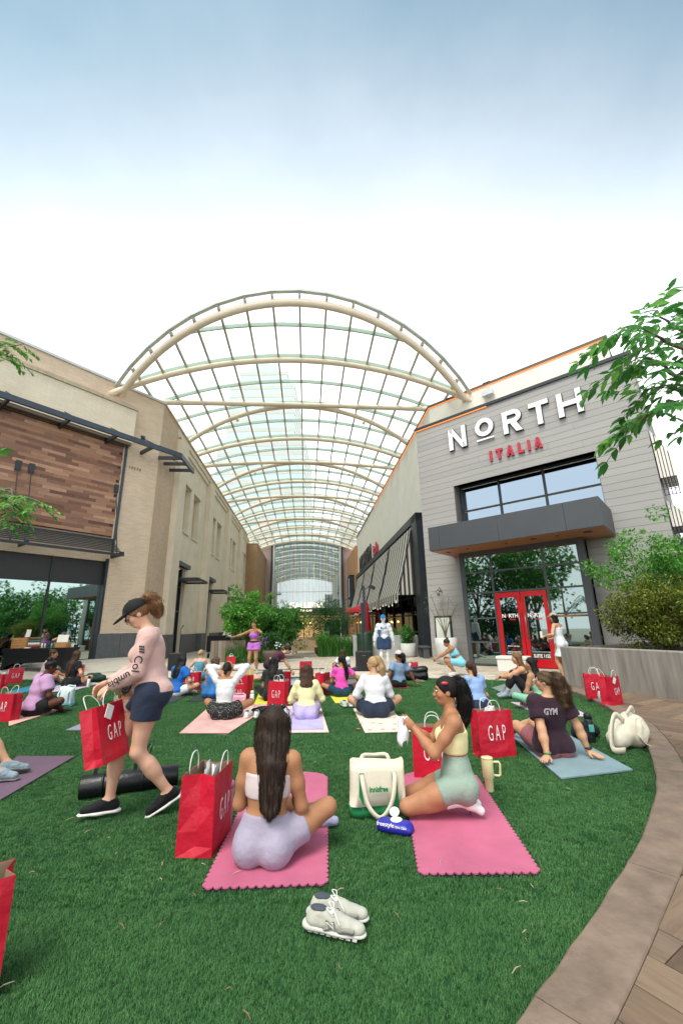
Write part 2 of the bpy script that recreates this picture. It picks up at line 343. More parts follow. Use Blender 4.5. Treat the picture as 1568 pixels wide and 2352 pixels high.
def edge_y(x):
    for i in range(len(TURF_EDGE)-1):
        (a, c), (e, f) = TURF_EDGE[i], TURF_EDGE[i+1]
        if e <= x <= a: return c+(f-c)*(x-a)/(e-a)
    return 99
cnt = 0
for r in range(60):
    y = 12.0+r*0.296
    for c in range(-34, 22):
        x = c*0.406+(0.2 if r % 2 else 0)
        e = edge_y(x)
        if y-0.16 < e or y > e+1.85 or cnt >= 290 or x < -9.0: continue
        o = bpy.data.objects.new('paver', bm_); COL.objects.link(o); o.location = (x, y, 0.003+rng.uniform(-.001, .001)); o.rotation_euler = (rng.uniform(-.002, .002), rng.uniform(-.002, .002), rng.uniform(-.006, .006)); o.parent = plaza; cnt += 1
# light concrete edging between lawn and pavers
EDGE = mat('edging_concrete', '#a8a49c', 0.85, 0.1, 6, 0.1, 80)
te = [Vector((x, y, 0)) for x, y in TURF_EDGE]; te2 = offset_curve(te, 0.14)
b = MB()
for i in range(len(te)-1):
    for q0, q1, q2, q3 in (((te[i], 0.004), (te2[i], 0.004), (te2[i+1], 0.004), (te[i+1], 0.004)),):
        b.add([(q0[0].x, q0[0].y, -.05), (q1[0].x, q1[0].y, -.05), (q2[0].x, q2[0].y, -.05), (q3[0].x, q3[0].y, -.05), (q0[0].x, q0[0].y, .012), (q1[0].x, q1[0].y, .012), (q2[0].x, q2[0].y, .012), (q3[0].x, q3[0].y, .012)],
              [(0, 3, 2, 1), (4, 5, 6, 7), (0, 1, 5, 4), (1, 2, 6, 5), (2, 3, 7, 6), (3, 0, 4, 7)])
b.obj('lawn_edging_kerb', EDGE)['kind'] = 'structure'
# raised kerb around the lawn, in blocks
KERB = mat('kerb_stone', '#7d695b', 0.92, 0.26, 6, 0.5, 45, bdist=0.008)
kerb = empty('kerb', (3, 5, 0)); kerb['kind'] = 'structure'
seg = 11
for i in range(0, len(KI)-1, seg):
    j = min(i+seg, len(KI)-1); b = MB(); vs, fs = [], []
    for q in range(i, j+1):
        a, c = KI[q], KO[q]; t = (c-a).normalized()
        if q == i: a, c = a+(KI[q+1]-a)*.03, c+(KO[q+1]-c)*.03
        elif q == j and j < len(KI)-1: a, c = a+(KI[q-1]-a)*.03, c+(KO[q-1]-c)*.03
        jit = [nrg.uniform(-.004, .004) for _ in range(2)]
        for p, z in ((a, -.05), (a+t*jit[0], .062+jit[1]*.5), (a+t*(.012+jit[0]), .074), (c-t*.006, .074), (c, .066), (c, -.05)): vs.append((p.x, p.y, z))
    n = j-i+1
    for q in range(n-1):
        for k in range(5): fs.append((q*6+k, q*6+k+1, q*6+6+k+1, q*6+6+k))
    fs += [(5, 4, 3, 2, 1, 0), tuple((n-1)*6+k for k in range(6))]
    b.add(vs, fs).obj('kerb_block', KERB, kerb)
# herringbone plank tiles of the raised walk
deck_poly = [(p.x, p.y) for p in KO]+[(4.85, 10.6), (4.95, 9.9), (5.45, 8.75), (5.64, 8.1), (5.9, 7.0), (7.5, 4.0), (7.5, -1), (-1, -1), (-.3, .8)]
GROUT = mat('deck_grout', '#6f665c', 0.95, 0.1, 20)
b = MB(); b.add([(x, y, 0.058) for x, y in deck_poly], [tuple(range(len(deck_poly)))]); deck = b.obj('raised_walk', GROUT); deck['kind'] = 'structure'
WOODT = random_mat('plank_tile', ['#5d4a3d', '#786252', '#86705d', '#6a5547', '#7a6656', '#604d41'], 0.75, 0.22, (4, 34, 4), 0.25)
def clip(poly, p, n):
    out = []
    for i in range(len(poly)):
        a, c = poly[i], poly[(i+1) % len(poly)]; da, dc = (a-p).dot(n), (c-p).dot(n)
        if da >= 0: out.append(a)
        if da*dc < 0: out.append(a+(c-a)*(da/(da-dc)))
    return out
def nearest(P, q):
    i = min(range(len(P)), key=lambda k: (P[k]-q).length_squared); t = (P[min(i+1, len(P)-1)]-P[max(i-1, 0)]).normalized(); return P[i], t
PWALL = catmull([(4.93, 9.95, 0), (5.1, 9.45, 0), (5.45, 8.75, 0), (5.66, 8.1, 0), (5.82, 7.4, 0), (5.9, 6.6, 0), (5.9, 5.4, 0)], 5)
pw, plen, th = 0.205, 0.82, R_(33)
E1 = Vector((math.cos(th), math.sin(th), 0)); E2 = Vector((-math.sin(th), math.cos(th), 0))
planks = 0; nW = 4
for i in range(-40, 60):
    for j in range(-14, 20):
        for o_ in (0, 1):
            # classic herringbone: a horizontal and a vertical plank per step
            bx, by = i*pw+j*plen*1.0, i*pw-j*plen*1.0
            bx, by = (i*pw + j*2*plen*0 + j*plen), (i*pw - j*plen)
            if o_ == 0: rect = [(bx, by), (bx+plen, by), (bx+plen, by+pw), (bx, by+pw)]
            else: rect = [(bx, by+pw), (bx+pw, by+pw), (bx+pw, by+pw+plen), (bx, by+pw+plen)]
            g = 0.003; cxm = sum(q[0] for q in rect)/4; cym = sum(q[1] for q in rect)/4
            rect = [(cxm+(q[0]-cxm)-math.copysign(g, q[0]-cxm), cym+(q[1]-cym)-math.copysign(g, q[1]-cym)) for q in rect]
            W = [Vector((1.0, 0.2, 0))+E1*q[0]+E2*q[1] for q in rect]; c = sum(W, Vector())/4
            if c.y < 0.4 or c.y > 10.6 or c.x > 6.3 or c.x < -0.4 or (c.x > 4.4 and c.y < 3.2) or (c.x > 3.2 and c.y < 2.4): continue
            kp, kt = nearest(KO, c); kn = Vector((kt.y, -kt.x, 0))
            if (c-kp).dot(kn) < -0.45: continue
            W = clip(W, kp+kn*.004, kn)
            if len(W) < 3: continue
            wp, wt = nearest(PWALL, c); wn_ = Vector((wt.y, -wt.x, 0))     # tangent runs towards the camera
            if (c-wp).dot(wn_) < -0.5 and c.y > 5.2: continue
            if c.y > 5.0: W = clip(W, wp, wn_)
            if len(W) < 3: continue
            c = sum(W, Vector())/len(W)
            if planks >= 295: continue
            loc = [((q-c).dot(E1), (q-c).dot(E2)) for q in W]
            if o_ == 1: loc = [(y_, -x_) for x_, y_ in loc]
            mbp = MB().prism(loc, -0.008, 0.0).me('plank', WOODT)
            o = bpy.data.objects.new('plank', mbp); COL.objects.link(o); o.location = (c.x, c.y, 0.0685+rng.uniform(-.0008, .0008)); o.rotation_euler = (0, 0, th+(math.pi/2 if o_ else 0)); o.parent = deck; planks += 1
# board-formed concrete planter wall
BOARD = mat('board_formed_concrete', '#8f8780', 0.9, 0.3, 1.0, 0.5, 30, stretch=(9, 9, 0.9), bdist=0.01)
planter = empty('concrete_planter', (5.2, 9.2, 0), 'long curved board-formed concrete planter wall beside the raised walk', 'planter')
b = MB(); PI2 = offset_curve(PWALL, -0.24); vs = []; fs = []
for q, (a, c) in enumerate(zip(PWALL, PI2)):
    for p, z in ((a, 0.0), (a, .86), (a+(c-a)*.06, .875), (c-(c-a)*.06, .875), (c, .86), (c, 0)): vs.append((p.x, p.y, z))
n = len(PWALL)
for q in range(n-1):
    for k in range(5): fs.append((q*6+k, q*6+k+1, q*6+6+k+1, q*6+6+k))
fs += [(5, 4, 3, 2, 1, 0), tuple((n-1)*6+k for k in range(6))]
b.add(vs, fs).obj('wall', BOARD, planter)
b = MB(); PB = [Vector(p) for p in PI2]; far = [p+Vector((3.2, 1.6, 0)) for p in PB]
for q in range(n-1): b.quad((PB[q].x, PB[q].y, .8), (PB[q+1].x, PB[q+1].y, .8), (far[q+1].x, far[q+1].y, .8), (far[q].x, far[q].y, .8))
b.obj('soil', mat('soil', '#4a3a2c', 0.95, 0.3, 20, 0.6, 40), planter)
# back side of the planter, facing the restaurant
b = MB(M=None)
a0, a1 = PI2[0], far[0]; b.add([(a0.x, a0.y, 0), (a1.x, a1.y, 0), (a1.x, a1.y, .86), (a0.x, a0.y, .86)], [(0, 1, 2, 3)]); b.obj('back_wall', BOARD, planter)
# ------------------------------------------------------------------ left building
HB = 13.3
lb = empty('shop_building', CL, 'tan brick shop building with wood-plank front on the left of the lawn', 'building')
part('wall', [BRICK_L], lb, M_L, lambda b: (b.box(0.0, 1.8, -.6, 0, 0, HB), b.box(1.8, 15, -.6, 0, 10.2, HB), b.box(1.8, 15, -.6, -.12, 4.5, 10.2)))
part('alley_wall', [BRICK_A], lb, M_AL, lambda b: (b.box(0.02, 2.6, -.6, .012, 0, HB)))
part('stone_base', [STONE], lb, M_L, lambda b: [b.bbox(x0, x1, -.1, .035, 0, 1.33, .008) for x0, x1 in ((-.03, .86), (.868, 1.83))])
part('coping', [COPING], lb, M_L, lambda b: b.box(-.08, 15, -.7, .08, HB, HB+.12))
part('alley_coping', [mat('coping_tan', '#b7a184', 0.6, 0.05)], lb, M_AL, lambda b: b.box(0.1, 33, -.7, .07, HB-.02, HB+.1))
cream = part('cream_band', [BRICK_W], lb, M_L, lambda b: b.box(1.55, 15, 0, .34, 10.33, 12.08))
part('ledge', [mat('ledge_stone', '#b3a68f', 0.85, 0.2, 3, 0.2, 30)], cream, M_L, lambda b: [b.box(1.5+i*1.7, 1.5+i*1.7+1.69, -.0, .42, 12.083, 12.26) for i in range(8)])
part('soffit_trim', [mat('trim_brown', '#6d5d50', 0.6, 0.1)], cream, M_L, lambda b: b.box(1.6, 15, 0, .3, 10.2, 10.328))
PLANK = random_mat('facade_plank', ['#6a4c3f', '#86604e', '#a87d63', '#785749', '#c0967a', '#8e6a58', '#6f4f41', '#b2876b'], 0.6, 0.2, (5, 5, 46), 0.1)
wood = part('wood_cladding', [mat('batten_brown', '#4a382e', 0.9, 0.1)], lb, M_L, lambda b: b.box(1.72, 15, -.1, -.03, 5.62, 10.19))
plm = MB().box(-.45, .45, 0, .03, -.071, .071).me('plank', PLANK)
fr_rot = Matrix(((dL.x, nL.x, 0), (dL.y, nL.y, 0), (0, 0, 1))).to_4x4()
for r in range(31):
    h = 5.72+r*0.1445; off = [0.0, .33, .62, .18, .47][r % 5]
    for c in range(7):
        x = 1.80+off*.9+c*.906-.45
        if x-.45 < 1.78: 
            if x+.45 < 2.0: continue
            w = (x+.45-1.78); x = 1.78+w/2; sc = w/.9
        else: sc = 1
        if x > 7.6: continue
        o = bpy.data.objects.new('plank', plm); COL.objects.link(o); o.matrix_world = Matrix.Translation(M_L @ Vector((x, -.03+rng.uniform(-.003, .003), h))) @ fr_rot @ Matrix.Diagonal((sc, 1, 1, 1)); o.parent = wood; o.matrix_parent_inverse = Matrix.Identity(4)
part('cladding_border', [DARKB], wood, M_L, lambda b: (b.box(1.62, 1.735, -.02, .05, 5.5, 10.19)))
part('spandrel', [mat('spandrel_panel', '#2d2c2d', 0.5, 0.08)], lb, M_L, lambda b: [b.box(x, x+2.03, -.3, -.26, 3.5, 4.6) for x in (1.85, 3.9, 5.95, 8.0)])
for x in (1.86, 3.92, 5.98, 8.04):
    part('window_pane', [GLASS_L], lb, M_L, lambda b: b.box(x+.03, x+2.0, -.28, -.26, .14, 3.46))
part('window_frame', [DARK], lb, M_L, lambda b: (b.box(1.78, 1.88, -.32, .02, 0, 4.6), [b.box(x-.035, x+.035, -.3, -.2, 0, 4.6) for x in (3.9, 5.96, 8.02)], b.box(1.88, 12, -.3, -.2, 3.44, 3.52), b.box(1.88, 12, -.3, -.2, 0, .14)))
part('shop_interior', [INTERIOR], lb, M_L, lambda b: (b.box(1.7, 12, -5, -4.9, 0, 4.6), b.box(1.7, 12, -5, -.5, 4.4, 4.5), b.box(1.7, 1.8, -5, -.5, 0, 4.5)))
part('building_roof', [mat('roof_grey', '#77736c', 0.9, 0.1)], lb, None, lambda b: b.add([tuple(M_L @ Vector(q)) for q in ((0, -.3, 13.2), (15, -.3, 13.2), (15, -20, 13.2))]+[tuple(M_AL @ Vector(q)) for q in ((33, -12, 13.2), (33, -.3, 13.2))], [(0, 1, 2, 3, 4)]))
for i, c in enumerate('13270'):
    link('house_number', text_mesh(c, .2, M_L @ Matrix.Translation((1.42-i*.13, .006, 9.13)) @ Matrix.Diagonal((-1, 1, 1, 1)), DARK, .02), lb)
# steel beam frame above the cladding
bf = empty('steel_beam_frame', M_L @ Vector((3, 0, 0)), 'dark steel beam projecting along the tan brick wall on brackets', 'beam')
M_off = M_L
part('beam', [DARKB], bf, M_L, lambda b: b.box(-.55, 12, 1.1, 1.22, 10.03, 10.27))
pe = M_L @ Vector((-.55, 1.16, 10.15)); pe2 = pe+dA*2.3+nA*.05
bm_b = MB(); bm_b.strip([pe, pe2], .12, .24); bm_b.obj('beam', [DARKB], bf)
for x in (.95, 2.65, 4.6, 6.7):
    part('bracket_arm', [DARK], bf, M_L, lambda b: b.box(x-.05, x+.05, 0, 1.1, 10.02, 10.2))
    br = part('wall_plate', [DARK], bf, M_L, lambda b: b.box(x-.1, x+.1, 0, .04, 10.75, 11.05))
    MB().tube([M_L @ Vector((x, .04, 10.9)), M_L @ Vector((x, 1.14, 10.3))], .022, 6).obj('tie_rod', [DARK], bf)
for k in (.35, 1.15, 2.1):
    q = pe+(pe2-pe)*(k/2.3); w = q-nA*((q-CL).dot(nA)); MB().strip([w, q], .1, .17).obj('bracket_arm', [DARK], bf)
    MB().tube([w+Vector((0, 0, .7)), q+Vector((0, 0, .1))], .018, 6).obj('tie_rod', [DARK], bf)
# louvred sun shade over the shop window
lv = empty('louvre_shade', M_L @ Vector((3, 0, 0)), 'black louvred steel shade under the wood planks over the shop window', 'sun shade')
for i in range(7): part('louvre_slat', [DARK], lv, M_L, lambda b: b.box(1.75, 9, .10+i*.14, .17+i*.14, 5.36-i*.095, 5.40-i*.095))
part('louvre_frame', [DARK], lv, M_L, lambda b: (b.box(1.68, 1.75, .02, 1.15, 4.62, 4.8), b.box(1.68, 1.75, .0, .1, 4.7, 5.5), b.box(5.2, 5.26, .02, 1.12, 4.66, 4.78), b.box(1.68, 9, 1.1, 1.17, 4.6, 4.7), b.box(1.68, 9, 0, .08, 5.44, 5.52)))
for x in (1.9, 5.3, 5.75):
    pt = part('wall_plate', [DARK], lv, M_L, lambda b: b.box(x-.1, x+.1, .0, .05, 7.75, 8.15))
    MB().tube([M_L @ Vector((x, .04, 7.9)), M_L @ Vector((x, .95, 4.7))], .02, 6).obj('tie_rod', [DARK], lv)
# alley side: stucco panels, pilasters, windows, doors
ls = empty('alley_shop_row', M_AL @ Vector((15, 0, 0)), 'cream stucco shop row running down the left side of the covered alley', 'building')
per = 7.85; holes = []; doors = []
for k in range(4):
    for a in (4.75, 7.1):
        holes.append((a+k*per, a+1.55+k*per, 7.45, 10.4))
    doors.append((4.62+k*per, 6.55+k*per+.0, 0.0, 5.2)); holes.append(doors[-1])
    part('panel_wall', [STUCCO2], ls, M_AL, lambda b: wall_holes(b, 4.0+k*per-1.4, 4.0+(k+1)*per-1.4, 0, HB-.02, [h for h in holes if 4.0+k*per-1.4 < h[0] < 4.0+(k+1)*per-1.4], 0, .35))
    part('pilaster', [STUCCO], ls, M_AL, lambda b: b.box(2.62+k*per, 4.0+k*per, 0, .32, 1.2, 12.5))
    part('pilaster_base', [STONE], ls, M_AL, lambda b: b.box(2.58+k*per, 4.04+k*per, 0, .36, 0, 1.2))
    part('stone_base', [STONE], ls, M_AL, lambda b: b.box(6.6+k*per, 2.56+(k+1)*per, 0, .05, 0, 1.18))
    part('parapet_band', [STUCCO], ls, M_AL, lambda b: (b.box(4.02+k*per, 10.4+k*per, 0, .12, 12.3, 12.62), b.box(2.6+k*per, 10.44+k*per, 0, .2, 12.64, 12.8)))
    for a in (4.75, 7.1):
        w = part('blind_window', [mat('window_infill', '#bdae92', 0.9, 0.05)], ls, M_AL, lambda b: b.box(a+k*per, a+1.55+k*per, -.36, -.33, 7.45, 10.4))
        part('sill', [STUCCO], w, M_AL, lambda b: b.box(a-.05+k*per, a+1.6+k*per, -.05, .09, 7.33, 7.446)); part('head', [mat('head_stone', '#a3937b', 0.9, 0.1)], w, M_AL, lambda b: b.box(a-.03+k*per, a+1.58+k*per, -.3, .05, 10.403, 10.5))
    d = doors[-1]
    dd = part('door', [DARK], ls, M_AL, lambda b: (b.box(d[0], d[0]+.08, -.3, -.2, 0, 5.2), b.box(d[1]-.08, d[1], -.3, -.2, 0, 5.2), b.box((d[0]+d[1])/2-.04, (d[0]+d[1])/2+.04, -.3, -.2, 0, 2.5), b.box(d[0], d[1], -.3, -.2, 2.5, 2.6), b.box(d[0], d[1], -.3, -.2, 4.0, 4.08)))
    part('pane', [GLASS_D], dd, M_AL, lambda b: b.box(d[0]+.08, d[1]-.08, -.3, -.28, .1, 5.15))
    part('lintel', [STONE], ls, M_AL, lambda b: b.box(d[0]-.1, d[1]+.35, -.05, .22, 5.2, 5.45))
    aw = part('door_awning', [DARK], ls, M_AL, lambda b: (b.box(d[0]-.15, d[1]+.3, .02, .08, 4.3, 4.5), b.box(d[0]-.15, d[0]-.07, .02, 1.35, 4.28, 4.4), b.box(d[1]+.22, d[1]+.3, .02, 1.35, 4.28, 4.4), b.box(d[0]-.15, d[1]+.3, 1.3, 1.38, 4.28, 4.42)))
    for q in range(8): part('slat', [DARK], aw, M_AL, lambda b: b.box(d[0]-.07, d[1]+.22, .12+q*.145, .2+q*.145, 4.42, 4.45))
# brick return at the far end of the alley, both sides, and the granite above it
eb = empty('brick_end_wall', M_W @ Vector((0, 33, 0)), 'brown brick wall stepping in at the far left end of the covered alley', 'wall')
part('wall', [BRICK_B, BRICK_A], eb, M_W, lambda b: b.box(-.5, 1.38, 32.7, 45, 0, 12.1))
part('coping', [mat('coping_tan', '#b7a184')], eb, M_W, lambda b: b.box(-.5, 1.42, 32.65, 45, 12.1, 12.2))
GRAN = mat('granite_pink', '#b09a92', 0.5, 0.08, 6)
part('granite_upper', [GRAN], eb, M_W, lambda b: b.box(-.5, 2.35, 45.05, 50, 0, 19))
ebr = empty('brick_end_wall', M_W @ Vector((14.5, 36, 0)), 'orange-tan wall stepping in at the far right end of the covered alley', 'wall')
part('wall', [mat('stucco_orange', '#b98a63', 0.9, 0.08, 1.0)], ebr, M_W, lambda b: b.box(14.3, 16, 34, 45, 0, 12.1))
part('granite_upper', [GRAN], ebr, M_W, lambda b: b.box(13.45, 16, 45.05, 50, 0, 19))
bay = part('bay_window', [DARK], ebr, M_W, lambda b: (b.box(13.6, 14.3, 36, 36.15, 4.2, 8.4), b.box(13.6, 14.3, 38.4, 38.55, 4.2, 8.4), b.box(13.6, 14.3, 36, 38.55, 4.2, 4.5), b.box(13.6, 14.3, 36, 38.55, 8.2, 8.4)))
part('pane', [GLASS_W], bay, M_W, lambda b: (b.box(13.66, 13.68, 36.15, 38.4, 4.5, 8.2), b.box(13.7, 14.25, 36.03, 36.05, 4.5, 8.2)))

# ------------------------------------------------------------------ mall front at the end of the alley
gal = empty('mall_entrance', M_W @ Vector((7.9, 45, 0)), 'tall glass mall entrance with lit letters at the end of the alley', 'building')
S0 = 45.0
STEELW = mat('steel_pale', '#c9cfcb', 0.4, 0.05)
for i, x in enumerate([2.7+k*1.03 for k in range(10)]):
    for j, (h0, h1) in enumerate(((4.45, 6.9), (6.94, 9.7), (9.76, 13.0), (13.06, 16.5))):
        part('glass_pane', [GLASS_G], gal, M_W, lambda b: b.box(x+.01, x+1.02, S0, S0+.02, h0, h1))
part('transom', [STEELW], gal, M_W, lambda b: [b.box(2.7, 13.0, S0-.06, S0-.01, h-.035, h+.035) for h in (6.92, 9.73, 13.03)])
for x in (2.66, 13.04): part('column', [STEELW], gal, M_W, lambda b: b.box(x-.09, x+.09, S0-.5, S0-.3, 0, 17))
for x in (2.3, 13.42): part('column', [DARK], gal, M_W, lambda b: b.box(x-.13, x+.13, S0-.45, S0-.02, 0, 17))
FINS = [mat('fin_white', '#dfe6e2', 0.4, 0), mat('fin_green', '#9fc7a5', 0.4, 0), mat('fin_blue', '#8fb4cf', 0.4, 0), mat('fin_lilac', '#b9a9cf', 0.4, 0)]
for i in range(54):
    x = 2.85+i*.19; part('glass_fin', [FINS[[0, 0, 1, 0, 2, 0, 0, 3][i % 8]]], gal, M_W, lambda b: b.box(x-.024, x+.024, S0-.2, S0-.08, 4.45, 16.2))
part('side_glass', [GLASS_G], gal, M_W, lambda b: (b.box(1.4, 2.2, S0+.3, S0+.32, 3.6, 15), b.box(13.5, 14.3, S0+.3, S0+.32, 3.6, 15)))
# arched hall behind the glass
part('hall_arch', [mat('hall_roof', '#6a7673', 0.6, 0.1)], gal, M_W, lambda b: [b.tube([(7.85+5.6*math.cos(R_(t)), S0+3+k*3, 5.5+9.0*math.sin(R_(t))) for t in range(0, 181, 12)], .22, 6) for k in range(6)])
part('hall_vault', [mat('hall_ceiling', '#99a49e', 0.7, 0.1)], gal, M_W, lambda b: [b.quad(*[(7.85+5.8*math.cos(R_(t)), S0+y_, 5.5+9.2*math.sin(R_(t))) for t, y_ in ((q, 2), (q+12, 2), (q+12, 20), (q, 20))]) for q in range(36, 144, 12)])
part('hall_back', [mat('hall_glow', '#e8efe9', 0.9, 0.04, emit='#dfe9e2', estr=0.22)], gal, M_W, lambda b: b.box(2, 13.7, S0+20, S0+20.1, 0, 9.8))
part('hall_floor', [mat('hall_floor', '#8d8a82', 0.5, 0.1)], gal, M_W, lambda b: b.box(2, 13.7, S0+.4, S0+20, 4.0, 4.1))
part('sign_band', [mat('bronze_dark', '#4a4741', 0.5, 0.08)], gal, M_W, lambda b: (b.box(2.1, 13.6, S0-.9, S0-.02, 3.65, 4.4), b.box(2.0, 13.7, S0-1.3, S0-.9, 3.3, 3.42), b.box(2.2, 13.5, S0-.95, S0-.02, 2.9, 3.0)))
LIT = mat('letter_lit', '#fff6df', 0.4, 0, emit='#fff0cf', estr=1.3)
MT = M_W @ Matrix.Translation((7.75, S0-.98, 4.45))
link('sign_letters', text_mesh('GALLERIA', 1.15, MT, LIT, .08, 'sign_letters', 1.06, bold=-.01), gal)
link('sign_letters', text_mesh('DALLAS', .38, M_W @ Matrix.Translation((7.75, S0-.95, 3.9)), LIT, .04, 'sign_letters', 1.15, space=1.2, bold=.012), gal)
# ground floor of the mall: lit lobby with posts
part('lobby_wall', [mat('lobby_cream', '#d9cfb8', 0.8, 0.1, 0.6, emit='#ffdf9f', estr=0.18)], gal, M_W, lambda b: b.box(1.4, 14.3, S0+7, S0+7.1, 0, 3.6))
part('lobby_ceiling', [mat('lobby_ceil', '#d8d4c8', 0.8, 0.05)], gal, M_W, lambda b: b.box(1.4, 14.3, S0-.02, S0+7, 3.42, 3.6))
for x in (1.6, 4.6, 6.0, 7.4, 9.0, 10.6, 14.1): part('lobby_post', [DARK], gal, M_W, lambda b: b.box(x-.06, x+.06, S0-.1, S0+.02, 0, 3.4))
for x0, x1 in ((1.66, 4.54), (10.66, 14.04)): part('lobby_glass', [GLASS_D], gal, M_W, lambda b: b.box(x0, x1, S0, S0+.02, 0, 2.6))
BULB = mat('bulb_warm', '#ffd9a0', 0.4, 0, emit='#ffb868', estr=14)
for x, s, h in ((6.3, 3, 2.2), (6.8, 4.5, 2.1), (7.3, 3.6, 2.2), (7.9, 5, 2.15), (8.5, 4, 2.2)):
    part('lobby_lamp', [BULB], gal, M_W, lambda b: b.ball((x, S0+s, h), .14, 8, 6))

# ------------------------------------------------------------------ barrel canopy over the alley
W0, ZC, RAD = 7.4, 14.95, 20.0
ARC = mat('arch_cream', '#e6d6c0', 0.5, 0.06, 2.0)
BARG = mat('bar_green', '#a6b8a9', 0.35, 0.06)
PURL = mat('purlin_tan', '#ab9b84', 0.5, 0.05)
canopy = empty('barrel_canopy', M_W @ Vector((W0, 20, 0)), 'arched glass and steel canopy spanning the alley between both buildings', 'canopy')
def bz(o): return ZC-RAD+math.sqrt(RAD*RAD-o*o)
def arch(s_crown, lean, half, r=.15, lift=0.0, nm='arch'):
    pts = []
    for i in range(41):
        o = -half+2*half*i/40; f = (ZC-bz(o))/(ZC-bz(7.5)); pts.append(M_W @ Vector((W0+o, s_crown+lean*f, bz(o)+lift)))
    return MB().tube(pts, r, 10).obj(nm, [ARC], canopy, True)
arch(-6.0, 3.0, 9.6, .165)
for k in range(5):
    arch(-2.0+9.3*k, 0, 9.4 if k == 0 else 7.75)
for k in range(5):
    c = 2.6+9.3*k
    arch(c-.1, -2.4, 7.85); arch(c+.1, 2.4, 7.75)
arch(44.2, 0, 7.7)
UP = .30
dth = 1.17/RAD; NP = 7
def front_s(o): return -6.0+3.0*(ZC-bz(o))/(ZC-bz(7.5))
for k in range(-8, 9):
    o = RAD*math.sin(k*dth)
    if abs(o) > 9.3: continue
    s0 = front_s(o)-.25; end = 44.4 if abs(o) <= 7.7 else 0.0
    zz = bz(o)+UP*.75
    b = MB(M_W); b.add([(W0+o-.038, s0, zz-.08), (W0+o+.038, s0, zz-.08), (W0+o+.038, end, zz-.08), (W0+o-.038, end, zz-.08), (W0+o-.038, s0, zz+.07), (W0+o+.038, s0, zz+.07), (W0+o+.038, end, zz+.07), (W0+o-.038, end, zz+.07)], [(0, 3, 2, 1), (4, 5, 6, 7), (0, 1, 5, 4), (1, 2, 6, 5), (2, 3, 7, 6), (3, 0, 4, 7)])
    b.obj('purlin', [PURL], canopy)
bars = [-4.35+2.325*i for i in range(22)]
for i, s in enumerate(bars):
    pts = [];
    for q in range(33):
        o = -9.3+18.6*q/32
        if s > -0.5 and abs(o) > 7.8: continue
        if s < front_s(o)-.1: continue
        pts.append(M_W @ Vector((W0+o, s, bz(o)+UP*.85)))
    if len(pts) > 2:
        wide = (i % 4 == 1)
        MB().strip(pts, .07, .2).obj('glazing_bar', [BARG], canopy)
        if wide: MB().strip([p+dA*.22+Vector((0, 0, .02)) for p in pts], .07, .2).obj('glazing_bar', [BARG], canopy)
# glass
def canopy_glass():
    m = bpy.data.materials.new('canopy_glass'); m.use_nodes = True; nt = m.node_tree; nt.nodes.clear(); k = nt.links.new
    o = nt.nodes.new('ShaderNodeOutputMaterial'); t = nt.nodes.new('ShaderNodeBsdfTransparent'); t.inputs['Color'].default_value = (0.93, 0.97, 0.95, 1)
    d = nt.nodes.new('ShaderNodeBsdfTranslucent'); d.inputs['Color'].default_value = (0.9, 0.95, 0.93, 1)
    a = nt.nodes.new('ShaderNodeMixShader'); a.inputs[0].default_value = 0.24; k(t.outputs[0], a.inputs[1]); k(d.outputs[0], a.inputs[2])
    g = nt.nodes.new('ShaderNodeBsdfGlossy'); g.inputs['Roughness'].default_value = 0.05
    b = nt.nodes.new('ShaderNodeMixShader'); b.inputs[0].default_value = 0.05; k(a.outputs[0], b.inputs[1]); k(g.outputs[0], b.inputs[2]); k(b.outputs[0], o.inputs['Surface'])
    return m
CGL = canopy_glass()
edges = [bars[0]-2.6]+bars
for i in range(len(edges)-1):
    for k in range(-8, 8):
        o0, o1 = RAD*math.sin(k*dth), RAD*math.sin((k+1)*dth); om = (o0+o1)/2
        if abs(om) > (9.2 if edges[i] < -1 else 7.8): continue
        s0, s1 = edges[i], edges[i+1]
        a0, a1 = max(s0, front_s(o0)-.25), max(s0, front_s(o1)-.25)
        if s1-max(a0, a1) < .05: continue
        b = MB(M_W); b.add([(W0+o0+.02, a0+.01, bz(o0)+UP+.03), (W0+o1-.02, a1+.01, bz(o1)+UP+.03), (W0+o1-.02, s1-.01, bz(o1)+UP+.03), (W0+o0+.02, s1-.01, bz(o0)+UP+.03)], [(0, 1, 2, 3)])
        b.obj('glass_pane', [CGL], canopy)
# front gutter strip with little stand-offs
GUT = mat('gutter_grey', '#b9bfba', 0.35, 0.05)
gp = [(RAD+.42)*1.0 for _ in range(1)]
for k in range(-8, 8):
    t0, t1 = k*dth, (k+1)*dth; q = []
    for t in (t0, t1):
        o = RAD*math.sin(t); q.append(M_W @ Vector((W0+o+.36*math.sin(t), front_s(o)-.28, bz(o)+.36*math.cos(t))))
    MB().strip(q, .16, .09).obj('gutter_strip', [GUT], canopy)
    o = RAD*math.sin(t0); MB().tube([M_W @ Vector((W0+o, front_s(o), bz(o))), q[0]], .045, 6).obj('stand_off', [GUT], canopy)
for k in (0, 1, 2):   # small floodlights hung from the crossing arches
    for sgn in (-1, 1):
        o = sgn*4.0; s = 2.6+9.3*k+2.4*(ZC-bz(o))/(ZC-bz(7.5)); p = M_W @ Vector((W0+o, s, bz(o)-.15))
        MB().tube([p, p-Vector((0, 0, .18))], .03, 6).tube([p-Vector((0, .0, .18)), p-Vector((0, .22, .34))], [.07, .1], 8).obj('floodlight', [ARC], canopy)

